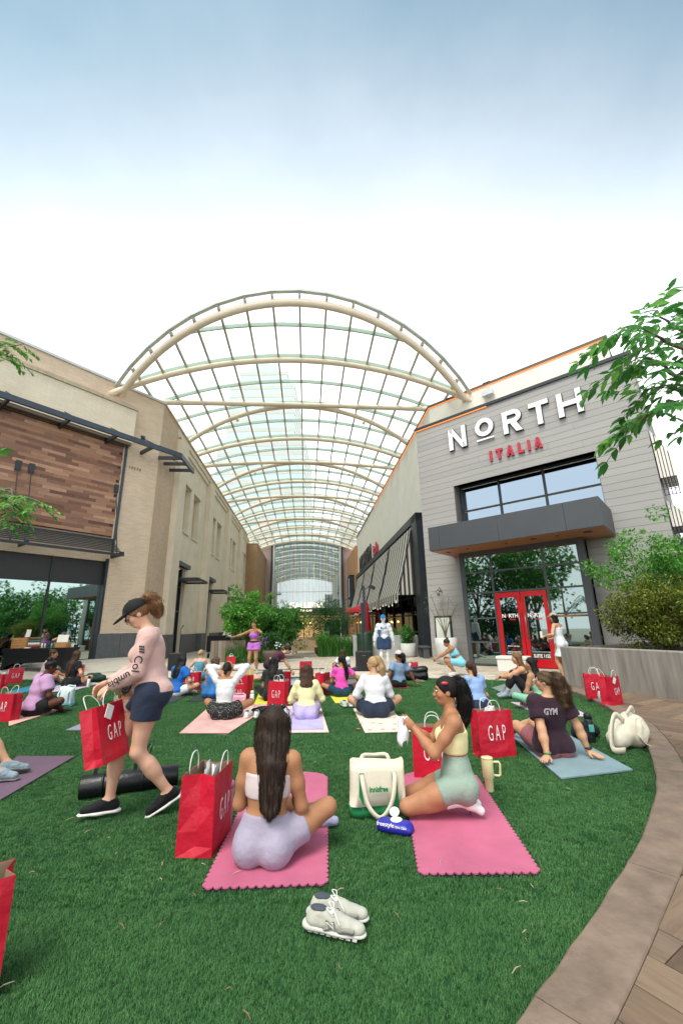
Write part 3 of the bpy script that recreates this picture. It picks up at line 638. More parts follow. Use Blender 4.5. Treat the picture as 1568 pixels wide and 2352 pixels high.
# ------------------------------------------------------------------ tower behind the canopy
tw = empty('office_tower', A(605, 1240, 140), 'pale stepped glass office tower with rounded top behind the canopy', 'tower')
TGL = glass_mat('tower_glass', '#9fc0c8', see=0.0, refl=0.2, body='#748f97'); TBE = mat('tower_band', '#a39b8d', 0.8, 0.05, 0.2)
def tz(v): return A(600, v, 140).z
def txw(u): return A(u, 1000, 140).x
def block(u0, u1, v1, y0, y1, step=3.6):
    x0, x1, z1 = txw(u0), txw(u1), tz(v1)
    MB().box(x0, x1, y0, y1, 0, z1).obj('glass_shaft', [TGL], tw)
    z = 8
    while z < z1:
        MB().box(x0-.15, x1+.15, y0-.15, y1, z, z+1.5).obj('floor_band', [TBE], tw); z += step
block(505, 702, 1010, 138, 170); block(520, 675, 880, 140.5, 168); block(540, 655, 852, 142, 166)
zc0 = tz(852); xm = (txw(545)+txw(650))/2; rr = (txw(640)-txw(565))/2
b = MB()
for i in range(12):
    t0, t1 = math.pi*i/12, math.pi*(i+1)/12
    b.add([(xm+rr*math.cos(t0), 142.2, zc0+rr*.85*math.sin(t0)), (xm+rr*math.cos(t1), 142.2, zc0+rr*.85*math.sin(t1)), (xm+rr*math.cos(t1), 164, zc0+rr*.85*math.sin(t1)), (xm+rr*math.cos(t0), 164, zc0+rr*.85*math.sin(t0)), (xm, 142.2, zc0), (xm, 164, zc0)], [(0, 1, 2, 3), (0, 4, 1), (3, 2, 5)])
b.obj('vaulted_top', [TGL], tw)
# ------------------------------------------------------------------ restaurant
rb = empty('restaurant_building', P0, 'grey clapboard restaurant with white letters and red double doors', 'building')
SID = random_mat('siding_board', ['#9d9997', '#a29e9b', '#9f9b98', '#a5a19e'], 0.75, 0.04, (1, 1, 12), 0.05)
HR, WR = 10.15, 8.38
part('structure_wall', [mat('sheathing', '#8f8b88', 0.9, 0.05)], rb, M_R, lambda b: wall_holes(b, 0, WR, 0, HR, [(1.6, 6.85, 4.4, 7.15), (1.9, 6.1, 0, 4.4)], -.03, .8))
part('end_wall', [mat('sheathing')] if False else [MATS['sheathing']], rb, M_R, lambda b: (b.box(0.01, .05, -3.5, -.03, 0, HR), b.box(WR-.05, WR-.002, -9, -.03, 0, HR)))
siding = part('siding', [MATS['sheathing']], rb, M_R, lambda b: b.box(.02, WR-.02, -.2, -.1, HR-.1, HR-.01))
rowh = .2525; nrow = int(HR/rowh)+1
for r in range(nrow):
    z0, z1 = r*rowh, min((r+1)*rowh-.007, HR); zc = (z0+z1)/2
    segs = [(0.0, WR)]
    if zc < 4.4: segs = [(0.0, 1.9), (6.1, WR)]
    elif zc < 7.15: segs = [(0.0, 1.6), (6.85, WR)]
    for a, c in segs:
        cuts = [a, c]
        if c-a > 4: cuts = [a, a+rng.uniform(1.5, c-a-1.5), c]
        for i in range(len(cuts)-1):
            part('board', [SID], siding, M_R, lambda b: b.add([(cuts[i]+.002, -.03, z0), (cuts[i+1]-.002, -.03, z0), (cuts[i+1]-.002, .004, z0), (cuts[i]+.002, .004, z0), (cuts[i]+.002, -.03, z1), (cuts[i+1]-.002, -.03, z1), (cuts[i+1]-.002, -.001, z1), (cuts[i]+.002, -.001, z1)], [(0, 3, 2, 1), (4, 5, 6, 7), (0, 1, 5, 4), (1, 2, 6, 5), (2, 3, 7, 6), (3, 0, 4, 7)]))
part('return_boards', [SID], siding, M_R, lambda b: ([b.box(1.585, 1.6, -.8, .0, r*rowh, (r+1)*rowh-.012) for r in range(18, 28)]))
part('coping', [DARK], rb, M_R, lambda b: b.box(-.06, WR+.06, -.35, .07, HR+.003, HR+.13))
LED = mat('led_strip', '#ff9a4a', 0.5, 0, emit='#ff8a35', estr=0.55)
part('light_strip', [LED], rb, M_R, lambda b: b.box(-.05, 3.4, .02, .05, HR-.035, HR-.003))
# upper window
uw = part('upper_window', [DARK], rb, M_R, lambda b: (b.box(1.6, 6.85, -.62, -.55, 7.05, 7.15), b.box(1.6, 6.85, -.62, -.55, 6.0, 6.06), [b.box(x-.04, x+.04, -.63, -.53, 4.4, 7.1) for x in (1.64, 3.28, 4.98, 6.81)]))
for x0, x1 in ((1.68, 3.24), (3.32, 4.94), (5.02, 6.77)):
    for z0, z1 in ((4.5, 5.98), (6.08, 7.03)): part('pane', [GLASS_W], uw, M_R, lambda b: b.box(x0, x1, -.6, -.585, z0, z1))
part('window_soffit', [MATS['sheathing']], rb, M_R, lambda b: b.box(1.6, 6.85, -.6, -.03, 7.15, 7.16))
# entrance canopy
ec = part('entrance_canopy', [CHAR], rb, M_R, lambda b: [b.bbox(x0, x1, 1.95, 2.0, 4.08, 4.96, .004) for x0, x1 in ((1.34, 1.76), (1.765, 3.95), (3.955, 6.0), (6.005, 6.97))])
part('canopy_roof', [CHAR], ec, M_R, lambda b: (b.box(1.34, 6.97, .0, 1.95, 4.9, 4.95), b.box(1.34, 1.38, 0, 1.95, 4.08, 4.9), b.box(6.93, 6.97, 0, 1.95, 4.08, 4.9)))
SOF = mat('soffit_wood', '#a8714a', 0.5, 0.2, 3, 0.1, 30, stretch=(2, 18, 1))
sof = part('wood_soffit', [SOF], ec, M_R, lambda b: [b.box(1.36, 6.95, .02+i*.192, .02+i*.192+.188, 4.06, 4.085) for i in range(10)])
for x, y, r in ((1.75, 1.3, .1), (2.6, 1.5, .05), (4.0, 1.5, .05), (4.9, 1.55, .1), (5.6, 1.5, .05), (6.45, 1.45, .13)):
    part('downlight', [DARK], ec, M_R, lambda b: b.lathe([(r, 0), (r*.9, -.015)], (x, y, 4.058), 14))
# entrance box
E = .72
ent = part('entrance_frame', [CHAR], rb, M_R, lambda b: (b.box(1.88, 2.04, E-.14, E, 0, 4.06), b.box(5.92, 6.14, E-.22, E, 0, 4.06), b.box(2.04, 5.92, E-.12, E, 3.92, 4.06),
    [b.box(x-.03, x+.03, E-.1, E-.01, 0, 3.92) for x in (3.06, 4.86)], [b.box(2.04, 5.92, E-.1, E-.012, h-.03, h+.03) for h in (3.27, 2.52)], [b.box(2.04, 3.03, E-.1, E-.012, h-.028, h+.028) for h in (1.62, .8, .05)], [b.box(4.89, 5.92, E-.1, E-.012, h-.028, h+.028) for h in (1.7, .8, .05)]))
xs = [(2.04, 3.03), (3.09, 4.83), (4.89, 5.92)]
for i, (a, c) in enumerate(xs):
    for z0, z1 in ((3.3, 3.92), (2.55, 3.24)): part('pane', [GLASS_R], ent, M_R, lambda b: b.box(a, c, E-.06, E-.045, z0, z1))
    if i != 1:
        for z0, z1 in ((1.65, 2.49), (.83, 1.59), (.08, .77)): part('pane', [GLASS_R], ent, M_R, lambda b: b.box(a, c, E-.06, E-.045, z0, z1))
# right side of the entrance box, two bays
for y0, y1 in ((-.9, -.05), (.0, .5)):
    pass
part('side_frame', [CHAR], ent, M_R, lambda b: ([b.box(6.0, 6.1, y-.05, y+.05, 0, 4.06) for y in (-.35, -1.3)], [b.box(6.02, 6.08, -1.3, E-.2, h-.04, h+.04) for h in (.05, .95, 1.9, 2.55, 3.3, 3.98)]))
# recessed corner beside it
for y0, y1 in ((-1.3, -.4), (-.3, .48)):
    for z0, z1 in ((.1, .9), (1.0, 1.85), (1.95, 2.5), (2.6, 3.25), (3.35, 3.94)): part('pane', [GLASS_R], ent, M_R, lambda b: b.box(6.04, 6.055, y0, y1, z0, z1))
# red doors
RED = mat('door_red', '#c00818', 0.35, 0.05, 3)
METAL = mat('metal_brushed', '#8a8a88', 0.3, 0.1, 20, metal=0.9)
WTXT = mat('vinyl_white', '#f0f0f0', 0.6, 0); RTXT = mat('vinyl_red', '#c8102e', 0.6, 0)
for x0, x1, hx in ((3.11, 3.95, 3.86), (3.97, 4.81, 4.06)):
    dr = part('door', [RED], rb, M_R, lambda b: (b.box(x0, x0+.12, E-.09, E+.01, .02, 2.47), b.box(x1-.12, x1, E-.09, E+.01, .02, 2.47), b.box(x0+.12, x1-.12, E-.09, E+.01, 2.3, 2.47), b.box(x0+.12, x1-.12, E-.09, E+.01, .02, .28)))
    dr['label'] = 'red framed glass door leaf'
    part('pane', [GLASS_R], dr, M_R, lambda b: b.box(x0+.12, x1-.12, E-.05, E-.035, .28, 2.3))
    part('handle', [METAL], dr, M_R, lambda b: (b.tube([(hx, E+.07, .95), (hx, E+.07, 1.75)], .017, 8), b.tube([(hx, E, 1.02), (hx, E+.07, 1.02)], .012, 6), b.tube([(hx, E, 1.68), (hx, E+.07, 1.68)], .012, 6)), True)
    xc = (x0+x1)/2
    def T(s, sz, x, z, m, parent=dr, sx=1.0, bold=.004, y=E-.03): link('lettering', text_mesh(s, sz, M_R @ Matrix.Translation((x, y, z)), m, .004, 'lettering', sx, bold=bold), parent)
    T('N  RTH', .17, xc, 1.62, WTXT, dr, 1.0, .006); T('O', .1, xc-.12, 1.66, RTXT, dr, 1.1, .006); T('ITALIA', .07, xc+.08, 1.53, RTXT)
    if x0 < 3.5:
        for s, z, m in (('hours', .74, RTXT), ('Mon-Fri 11am-9pm', .66, WTXT), ('brunch', .56, RTXT), ('Mon-Thu 11am-10pm', .48, WTXT), ('Fri and Sat 11am-11pm', .42, WTXT), ('Sat and Sun 10am-4pm', .32, WTXT)): T(s, .055, xc, z, m, dr, .9, .001)
    else: T('SUITE 1155', .15, xc+.01, .33, WTXT, dr, .72, .004)
part('exit_sign', [LED if False else mat('exit_red', '#ff2a20', 0.5, 0, emit='#ff2015', estr=2.0)], rb, M_R, lambda b: b.box(3.8, 4.1, E-.5, E-.47, 3.62, 3.66))
link('exit_sign', text_mesh('EXIT', .17, M_R @ Matrix.Translation((3.95, E-.48, 3.7)), MATS['exit_red'], .01, 'exit_sign', .9, bold=.006), rb)
# dim dining room behind the glass
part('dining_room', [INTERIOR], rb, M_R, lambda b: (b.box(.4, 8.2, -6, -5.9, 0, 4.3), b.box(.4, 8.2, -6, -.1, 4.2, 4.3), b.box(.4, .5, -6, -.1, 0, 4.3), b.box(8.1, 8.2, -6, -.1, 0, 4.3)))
part('dining_floor', [mat('dining_floor', '#5a4636', 0.5, 0.2, 4)], rb, M_R, lambda b: b.box(.5, 8.1, -5.9, E-.1, .0, .012))
for x, y, z in ((3.6, -1.6, 2.2), (4.4, -2.4, 2.0), (4.55, -2.0, 2.15), (5.15, -1.2, 2.1), (5.35, -1.6, 1.95), (5.6, -1.4, 2.05), (4.2, -3.0, 1.4), (3.4, -3.2, 1.7)):
    part('pendant_lamp', [BULB], rb, M_R, lambda b: b.ball((x, y, z), .055, 8, 6))
part('host_table', [mat('table_redwood', '#8a2a1c', 0.5, 0.1)], rb, M_R, lambda b: (b.box(2.1, 2.9, -.6, -.1, .52, .57), [b.box(x-.03, x+.03, -.4, -.34, 0, .52) for x in (2.2, 2.8)]))
# big letters
sg = empty('sign_lettering', M_R @ Vector((4, 0, 0)), 'white and red raised restaurant lettering on the grey siding', 'sign')
WL = mat('letter_white', '#f2f2f2', 0.4, 0.0); DK = mat('letter_edge', '#2f2f30', 0.5, 0)
def stroke_letter(ch, x0, x1, z0, z1, t, m, nm='letter', y0=.0, y1=.1):
    b = MB(M_R); w, h = x1-x0, z1-z0; P = lambda *q: b.prism2([(x0+a*w, z0+c*h) for a, c in q], y0, y1)
    tw_, th_ = t/w, t/h
    R4 = lambda a, c, d, e: P((a, c), (d, c), (d, e), (a, e))
    if ch == 'N': R4(0, 0, tw_, 1); R4(1-tw_, 0, 1, 1); P((0, 1), (tw_*1.15, 1), (1, 0), (1-tw_*1.15, 0))
    elif ch == 'H': R4(0, 0, tw_, 1); R4(1-tw_, 0, 1, 1); R4(tw_, .5-th_/2, 1-tw_, .5+th_/2)
    elif ch == 'T': R4(0, 1-th_, 1, 1); R4(.5-tw_/2, 0, .5+tw_/2, 1-th_)
    elif ch == 'I': R4(0, 0, 1, 1)
    elif ch == 'L': R4(0, 0, tw_, 1); R4(tw_, 0, 1, th_)
    elif ch == 'A': P((0, 0), (tw_, 0), (.5+tw_*.2, 1), (.5-tw_*.5, 1)); P((1-tw_, 0), (1, 0), (.5+tw_*.5, 1), (.5-tw_*.2, 1)); R4(.22, .22, .78, .22+th_*.8)
    elif ch in 'OR':
        if ch == 'O': cx, cz, ax, az, a0, a1 = .5, .5, .5, .5, 0, 360
        n = 28
        if ch == 'O':
            for i in range(n):
                p, q = 2*math.pi*i/n, 2*math.pi*(i+1)/n
                P((.5+.5*math.cos(p), .5+.5*math.sin(p)), (.5+.5*math.cos(q), .5+.5*math.sin(q)), (.5+(.5-tw_)*math.cos(q), .5+(.5-th_)*math.sin(q)), (.5+(.5-tw_)*math.cos(p), .5+(.5-th_)*math.sin(p)))
        else:
            R4(0, 0, tw_, 1); R4(tw_, 1-th_, .62, 1); R4(tw_, .42, .62, .42+th_)
            rz, rx, cz = .29, .38, .71
            for i in range(12):
                p, q = -math.pi/2+math.pi*i/12, -math.pi/2+math.pi*(i+1)/12
                P((.62+rx*math.cos(p), cz+rz*math.sin(p)), (.62+rx*math.cos(q), cz+rz*math.sin(q)), (.62+(rx-tw_)*math.cos(q), cz+(rz-th_)*math.sin(q)), (.62+(rx-tw_)*math.cos(p), cz+(rz-th_)*math.sin(p)))
            P((.38, .44), (.38+tw_*1.3, .44), (1.0, 0), (1-tw_*1.35, 0))
    return b.obj(nm, [m], sg)
def _prism2(s, poly, y0, y1):
    n = len(poly); s.add([(p[0], y0, p[1]) for p in poly]+[(p[0], y1, p[1]) for p in poly], [tuple(range(n-1, -1, -1)), tuple(range(n, 2*n))]+[(i, (i+1) % n, n+(i+1) % n, n+i) for i in range(n)])
MB.prism2 = _prism2
for ch, x0, x1, z0, z1 in (('N', 1.64, 2.42, 8.64, 9.62), ('O', 2.84, 3.6, 8.83, 9.62), ('R', 3.98, 4.7, 8.62, 9.56), ('T', 5.0, 5.7, 8.6, 9.54), ('H', 5.99, 6.79, 8.6, 9.54)):
    stroke_letter(ch, x0-.016, x1+.016, z0-.016, z1+.016, .212, DK, 'letter_backing', .0, .085); stroke_letter(ch, x0, x1, z0, z1, .18, WL, 'letter', .08, .12)
stroke_letter('I', 2.86, 3.57, 8.67, 8.73, .1, WL, 'letter_bar', .0, .1)
RL = mat('letter_red', '#b8283c', 0.45, 0.05)
for ch, x0, x1 in (('I', 3.29, 3.38), ('T', 3.56, 3.83), ('A', 4.0, 4.29), ('L', 4.48, 4.7), ('I', 4.87, 4.96), ('A', 5.12, 5.4)): stroke_letter(ch, x0-.14*(x0-3.29)/2, x1-.14*(x0-3.29)/2, 7.7, 8.13, .1, RL, 'letter', .0, .09)
# menu case, wall lantern
mc = part('menu_case', [DARK], rb, M_R, lambda b: b.bbox(.24, .98, .0, .07, .8, 1.78, .01)); mc.name = 'menu_case'
part('menu_sheet', [mat('menu_paper', '#d8dcd0', 0.7, 0.05)], mc, M_R, lambda b: b.box(.31, .91, .072, .076, .88, 1.7))
part('wall_lantern', [METAL], rb, M_R, lambda b: (b.tube([(.66, 0, 2.7), (.66, .2, 2.9), (.66, .32, 2.82)], .015, 6), b.lathe([(.03, .2), (.14, .12), (.15, .1)], (.66, .32, 2.6), 12), b.lathe([(.05, 0), (.06, .1)], (.66, .32, 2.55), 10)), True)
# white building behind and its alley wall
wb = empty('white_building', CR, 'white stucco building rising behind the restaurant along the alley', 'building')
M_WF = frame(CR, dR, nR)
part('front_parapet', [WHITEW], wb, M_WF, lambda b: b.box(0, 8.7, -.5, 0, 0, HB))
part('alley_wall', [WHITEW], wb, M_AR, lambda b: b.box(0.05, 35, -.5, -.002, 0, HB))
part('coping', [mat('coping_brown', '#5b4a3c', 0.5, 0.05)], wb, M_WF, lambda b: b.box(-.05, 8.75, -.6, .06, HB, HB+.14))
part('alley_coping', [MATS['coping_brown']], wb, M_AR, lambda b: b.box(0.1, 35, -.6, .06, HB+.004, HB+.14))
part('light_strip', [LED], wb, M_WF, lambda b: b.box(-.03, 8.7, .01, .04, HB-.03, HB-.002))
part('light_strip', [LED], wb, M_AR, lambda b: b.box(.1, 20, .01, .04, HB-.03, HB-.002))
part('roof', [MATS['roof_grey']], wb, None, lambda b: b.add([tuple(M_WF @ Vector(q)) for q in ((0, -.3, 13.2), (8.7, -.3, 13.2), (8.7, -25, 13.2))]+[tuple(M_AR @ Vector(q)) for q in ((35, -12, 13.2), (35, -.3, 13.2))], [(0, 1, 2, 3, 4)]))
fl = part('wall_floodlight', [COPING], wb, M_WF, lambda b: (b.bbox(3.2, 3.75, .12, .4, 12.55, 12.85, .02), b.box(3.45, 3.5, 0, .14, 12.7, 13.2), b.box(3.2, 3.6, -.1, .1, 13.44, 13.5)))
# side alley signs on the right end: striped panels seen edge-on
sp = empty('striped_side_awning', M_R @ Vector((WR+.3, -1, 0)), 'striped awning panel on the right end wall of the restaurant', 'awning')
STRW = mat('stripe_white', '#e6e2da', 0.8, 0.03); STRB = mat('stripe_maroon', '#4a2a28', 0.8, 0.05)
for j, (z0, z1, y0) in enumerate(((5.75, 7.5, -.3), (4.2, 5.1, -.5))):
    for i in range(9):
        xa = WR+.03+(i//2)*.085+(.06 if i % 2 else 0); xb = xa+(.025 if i % 2 else .06); zf = lambda x: z1-(z1-z0)*.6*(x-WR)/.42
        part('stripe_panel', [STRB if i % 2 else STRW], sp, M_R, lambda b: b.add([(xa, y0, z0), (xb, y0, z0), (xb, y0, zf(xb)), (xa, y0, zf(xa)), (xa, y0-1.4, z0), (xb, y0-1.4, z0), (xb, y0-1.4, zf(xb)), (xa, y0-1.4, zf(xa))], [(0, 1, 2, 3), (7, 6, 5, 4), (0, 3, 7, 4), (1, 5, 6, 2), (2, 6, 7, 3), (0, 4, 5, 1)]))
    part('grille', [DARK], sp, M_R, lambda b: [b.tube([(WR+.05+q*.09, y0+.01, z0), (WR+.05+q*.09, y0+.01, z0-.6)], .012, 5) for q in range(5)]+[b.tube([(WR+.03, y0+.01, z0-.03-q*.18), (WR+.43, y0+.01, z0-.03-q*.18)], .012, 5) for q in range(4)])
part('dark_side_wing', [CHAR], rb, M_R, lambda b: b.box(WR+.05, WR+2.5, -4, -1.2, 0, 3.9))
# black portal with striped awnings on the alley side
pt = empty('storefront_portal', M_AR @ Vector((8, 1, 0)), 'black steel storefront portal with striped awning on the right side of the alley', 'storefront')
PO = 1.35
part('portal_frame', [DARK], pt, M_AR, lambda b: (b.box(-.55, .45, -.02, PO, 0, 7.0), b.box(-.55, 26, .01, PO, 6.6, 7.0), b.box(25, 26, .01, PO, 0, 7.0)))
part('portal_panel', [mat('portal_panel', '#1f2224', 0.5, 0.1)], pt, M_AR, lambda b: b.box(.45, 25, .0, .04, 0, 6.6))
SA, SB = mat('awning_light', '#c9c4ba', 0.85, 0.05), mat('awning_dark', '#3b3634', 0.85, 0.05)
for k in range(4):
    a0, a1 = .55+k*6.1, .55+k*6.1+5.9
    aw = part('awning', [DARK], pt, M_AR, lambda b: (b.tube([(a0, PO-.05, 6.45), (a0, PO+.86, 3.0)], .03, 6), b.tube([(a1, PO-.05, 6.45), (a1, PO+.86, 3.0)], .03, 6), b.tube([(a0, PO+.86, 3.0), (a1, PO+.86, 3.0)], .03, 6)))
    n = 18 if k < 2 else 14
    for cidx, mm in ((0, SA), (1, SB)):
        b = MB(M_AR)
        for i in range(n):
            if i % 2 != cidx: continue
            q0, q1 = a0+(a1-a0)*i/n, a0+(a1-a0)*(i+1)/n
            for t in range(4):
                f0, f1 = t/4, (t+1)/4; sag = lambda f: -.12*math.sin(math.pi*f)
                b.quad((q0, PO-.02+.9*f0+sag(f0)*.5, 6.48-3.45*f0+sag(f0)), (q1, PO-.02+.9*f0+sag(f0)*.5, 6.48-3.45*f0+sag(f0)), (q1, PO-.02+.9*f1+sag(f1)*.5, 6.48-3.45*f1+sag(f1)), (q0, PO-.02+.9*f1+sag(f1)*.5, 6.48-3.45*f1+sag(f1)))
            b.quad((q0, PO+.885, 3.03), (q1, PO+.885, 3.03), (q1, PO+.9, 2.62-.05*(i % 4 < 2)), (q0, PO+.9, 2.62-.05*(i % 4 < 2)))
        o = b.obj('awning_stripes', [mm], aw); o['kind'] = 'stuff'
    b = MB(M_AR); b2 = MB(M_AR)
    for i in range(8):
        y0, y1 = PO+.9*i/8, PO+.9*(i+1)/8; zt = lambda y: 6.48-3.45*(y-PO)/.9
        (b if i % 2 else b2).quad((a0+.0, y0, 2.95), (a0, y1, 2.95), (a0, y1, max(2.95, zt(y1))), (a0, y0, zt(y0)))
    b.obj('awning_side', [SA], aw); b2.obj('awning_side', [SB], aw)
# shop glazing under the awning
gz = part('glazing', [DARK], pt, M_AR, lambda b: ([b.box(a-.05, a+.05, .05, .2, 0, 3.4) for a in (2.0, 4.0, 6.0, 9, 12, 15, 18)], [b.box(.5, 18, .06, .18, h-.03, h+.03) for h in (1.05, 2.1, 3.2)]))
for a in (2.0, 4.0, 6.0, 9, 12): part('pane', [GLASS_D], gz, M_AR, lambda b: b.box(a+.05, a+(1.95 if a < 6 else 2.95), .09, .11, .1, 3.2))
link('sign_letters', text_mesh('NORTH', 2.4, M_AR @ Matrix.Translation((27, .1, 8.3)) @ Matrix.Diagonal((-1, 1, 1, 1)), mat('letter_black', '#2a2624', 0.5, 0), .1, 'sign_letters', 1.15, bold=.03), wb)
link('sign_letters', text_mesh('italia', 1.6, M_AR @ Matrix.Translation((19.3, .1, 8.35)) @ Matrix.Diagonal((-1, 1, 1, 1)), RL, .1, 'sign_letters', 1.0, bold=.03), wb)
# string lights under the awning
sl_ = empty('string_lights', M_AR @ Vector((6, 2, 0)), 'string of small bulbs swagged below the striped awning', 'string lights')
cur = []
for i in range(49):
    a = -.3+i*.45; f = (i % 8)/8; cur.append(M_AR @ Vector((a, PO+1.1, 2.75-.22*4*f*(1-f))))
MB().tube(cur, .012, 5).obj('cable', [DARK], sl_)
for i in range(1, 48, 2):
    MB().ball(cur[i]-Vector((0, 0, .1)), (.03, .03, .045), 8, 5).tube([cur[i], cur[i]-Vector((0, 0, .05))], .02, 5).obj('bulb', [mat('bulb_glass', '#e8e4d8', 0.2, 0, emit='#fff0d0', estr=.25)], sl_)
# ------------------------------------------------------------------ grass of the lawn: short curved blades in tufts spread over the lawn
def blade_tuft(n, spread, h, w, seed):
    r = random.Random(seed); vs, fs = [], []
    for i in range(n):
        a = r.uniform(0, 6.28); d = spread*math.sqrt(r.random()); x, y = d*math.cos(a), d*math.sin(a); q = r.uniform(0, 6.28); hh = h*r.uniform(.6, 1.0); ln = r.uniform(.2, .9)*hh
        t = Vector((math.cos(q), math.sin(q), 0))*w/2; l = Vector((math.cos(q+1.57+r.uniform(-.5, .5)), math.sin(q+1.57), 0))*ln; k = len(vs); p = Vector((x, y, 0))
        vs += [p-t, p+t, p-t*.8+l*.4+Vector((0, 0, hh*.6)), p+t*.8+l*.4+Vector((0, 0, hh*.6)), p+l+Vector((0, 0, hh))]
        fs += [(k, k+1, k+3, k+2), (k+2, k+3, k+4)]
    return vs, fs
def grass_mat(name):
    m = bpy.data.materials.new(name); m.use_nodes = True; nt, p = nodes_of(m); k = nt.links.new
    p.inputs['Roughness'].default_value = 0.55; p.inputs['Specular IOR Level'].default_value = 0.25
    g = nt.nodes.new('ShaderNodeNewGeometry'); n = nt.nodes.new('ShaderNodeTexNoise'); n.inputs['Scale'].default_value = 1.3; n.inputs['Detail'].default_value = 8; n.inputs['Roughness'].default_value = 0.7
    k(g.outputs['Position'], n.inputs['Vector'])
    oi = nt.nodes.new('ShaderNodeObjectInfo'); ad = nt.nodes.new('ShaderNodeMath'); ad.operation = 'MULTIPLY_ADD'; ad.inputs[1].default_value = 0.3; k(oi.outputs['Random'], ad.inputs[0])
    md = nt.nodes.new('ShaderNodeMath'); md.operation = 'MULTIPLY'; md.inputs[1].default_value = 0.85; k(n.outputs['Fac'], md.inputs[0]); k(md.outputs[0], ad.inputs[2])
    r = nt.nodes.new('ShaderNodeValToRGB'); e = r.color_ramp.elements; e[0].position = 0.15; e[1].position = 0.85
    e[0].color = (0.026, 0.098, 0.03, 1); e[1].color = (0.115, 0.26, 0.085, 1); x = e.new(0.5); x.color = (0.058, 0.165, 0.052, 1)
    k(ad.outputs[0], r.inputs[0]); k(r.outputs[0], p.inputs['Base Color'])
    return m
GRASS = grass_mat('grass_blade')
def grass(name, src, n, spread, h, w, dens, seed):
    vs, fs = blade_tuft(n, spread, h, w, seed); o = link(name, mesh(name, vs, fs, GRASS)); o['kind'] = 'stuff'; o['label'] = 'short green artificial grass'
    ng = bpy.data.node_groups.new(name, 'GeometryNodeTree'); ng.is_modifier = True
    ng.interface.new_socket('Geometry', in_out='INPUT', socket_type='NodeSocketGeometry'); ng.interface.new_socket('Geometry', in_out='OUTPUT', socket_type='NodeSocketGeometry')
    N = ng.nodes.new; k = ng.links.new
    gi, go = N('NodeGroupInput'), N('NodeGroupOutput'); ob = N('GeometryNodeObjectInfo'); ob.inputs['Object'].default_value = src
    d = N('GeometryNodeDistributePointsOnFaces'); d.inputs['Density'].default_value = dens; d.inputs['Seed'].default_value = seed
    ip = N('GeometryNodeInstanceOnPoints'); rv = N('FunctionNodeRandomValue'); rv.data_type = 'FLOAT_VECTOR'; rv.inputs[1].default_value = (0.12, 0.12, 6.283)
    rs = N('FunctionNodeRandomValue'); rs.data_type = 'FLOAT'; rs.inputs[2].default_value = 0.7; rs.inputs[3].default_value = 1.15
    k(ob.outputs['Geometry'], d.inputs['Mesh']); k(d.outputs['Points'], ip.inputs['Points']); k(gi.outputs[0], ip.inputs['Instance']); k(rv.outputs[0], ip.inputs['Rotation']); k(rs.outputs[1], ip.inputs['Scale']); k(ip.outputs[0], go.inputs[0])
    md = o.modifiers.new('scatter', 'NODES'); md.node_group = ng
    return o
# the lawn sheet is cut in bands so that the near grass is denser
def band(y0, y1):
    P = [Vector((x, y, 0)) for x, y in turf_poly]; P = clip(P, Vector((0, y0, 0)), Vector((0, 1, 0))); P = clip(P, Vector((0, y1, 0)), Vector((0, -1, 0))); lim = y1*0.95+.6; P = clip(P, Vector((-lim, 0, 0)), Vector((1, 0, 0))); return P
for i, (y0, y1) in enumerate(((0.85, 2.6), (2.6, 5.2), (5.2, 8.6), (8.6, 14.0))):
    P = band(y0, y1); bsh = MB().add([(p.x, p.y, 0.001+.0004*i) for p in P], [tuple(range(len(P)))]).obj('turf_band', TURF, turf)
    grass('turf_grass', bsh, (20, 18, 14, 12)[i], (.02, .026, .04, .06)[i], (.019, .021, .024, .026)[i], (.0019, .0025, .0042, .0065)[i], (4600, 2700, 950, 420)[i], 5+i)

# ------------------------------------------------------------------ leaves and trees
def leaf_mat(name, c0, c1, c2, rough=0.45, trans=0.35):
    m = bpy.data.materials.new(name); m.use_nodes = True; nt = m.node_tree; p = nt.nodes['Principled BSDF']; k = nt.links.new
    p.inputs['Roughness'].default_value = rough; p.inputs['Specular IOR Level'].default_value = 0.35
    g = nt.nodes.new('ShaderNodeNewGeometry'); r = nt.nodes.new('ShaderNodeValToRGB'); e = r.color_ramp.elements
    e[0].color = srgb(c0); e[1].color = srgb(c2); q = e.new(0.55); q.color = srgb(c1)
    k(g.outputs['Random Per Island'], r.inputs[0]); k(r.outputs[0], p.inputs['Base Color'])
    t = nt.nodes.new('ShaderNodeBsdfTranslucent'); s = nt.nodes.new('ShaderNodeMixShader'); s.inputs[0].default_value = trans
    hs = nt.nodes.new('ShaderNodeHueSaturation'); hs.inputs['Value'].default_value = 1.6; hs.inputs['Hue'].default_value = 0.485; k(r.outputs[0], hs.inputs['Color']); k(hs.outputs[0], t.inputs['Color'])
    k(p.outputs[0], s.inputs[1]); k(t.outputs[0], s.inputs[2]); k(s.outputs[0], nt.nodes['Material Output'].inputs['Surface'])
    MATS[name] = m; return m
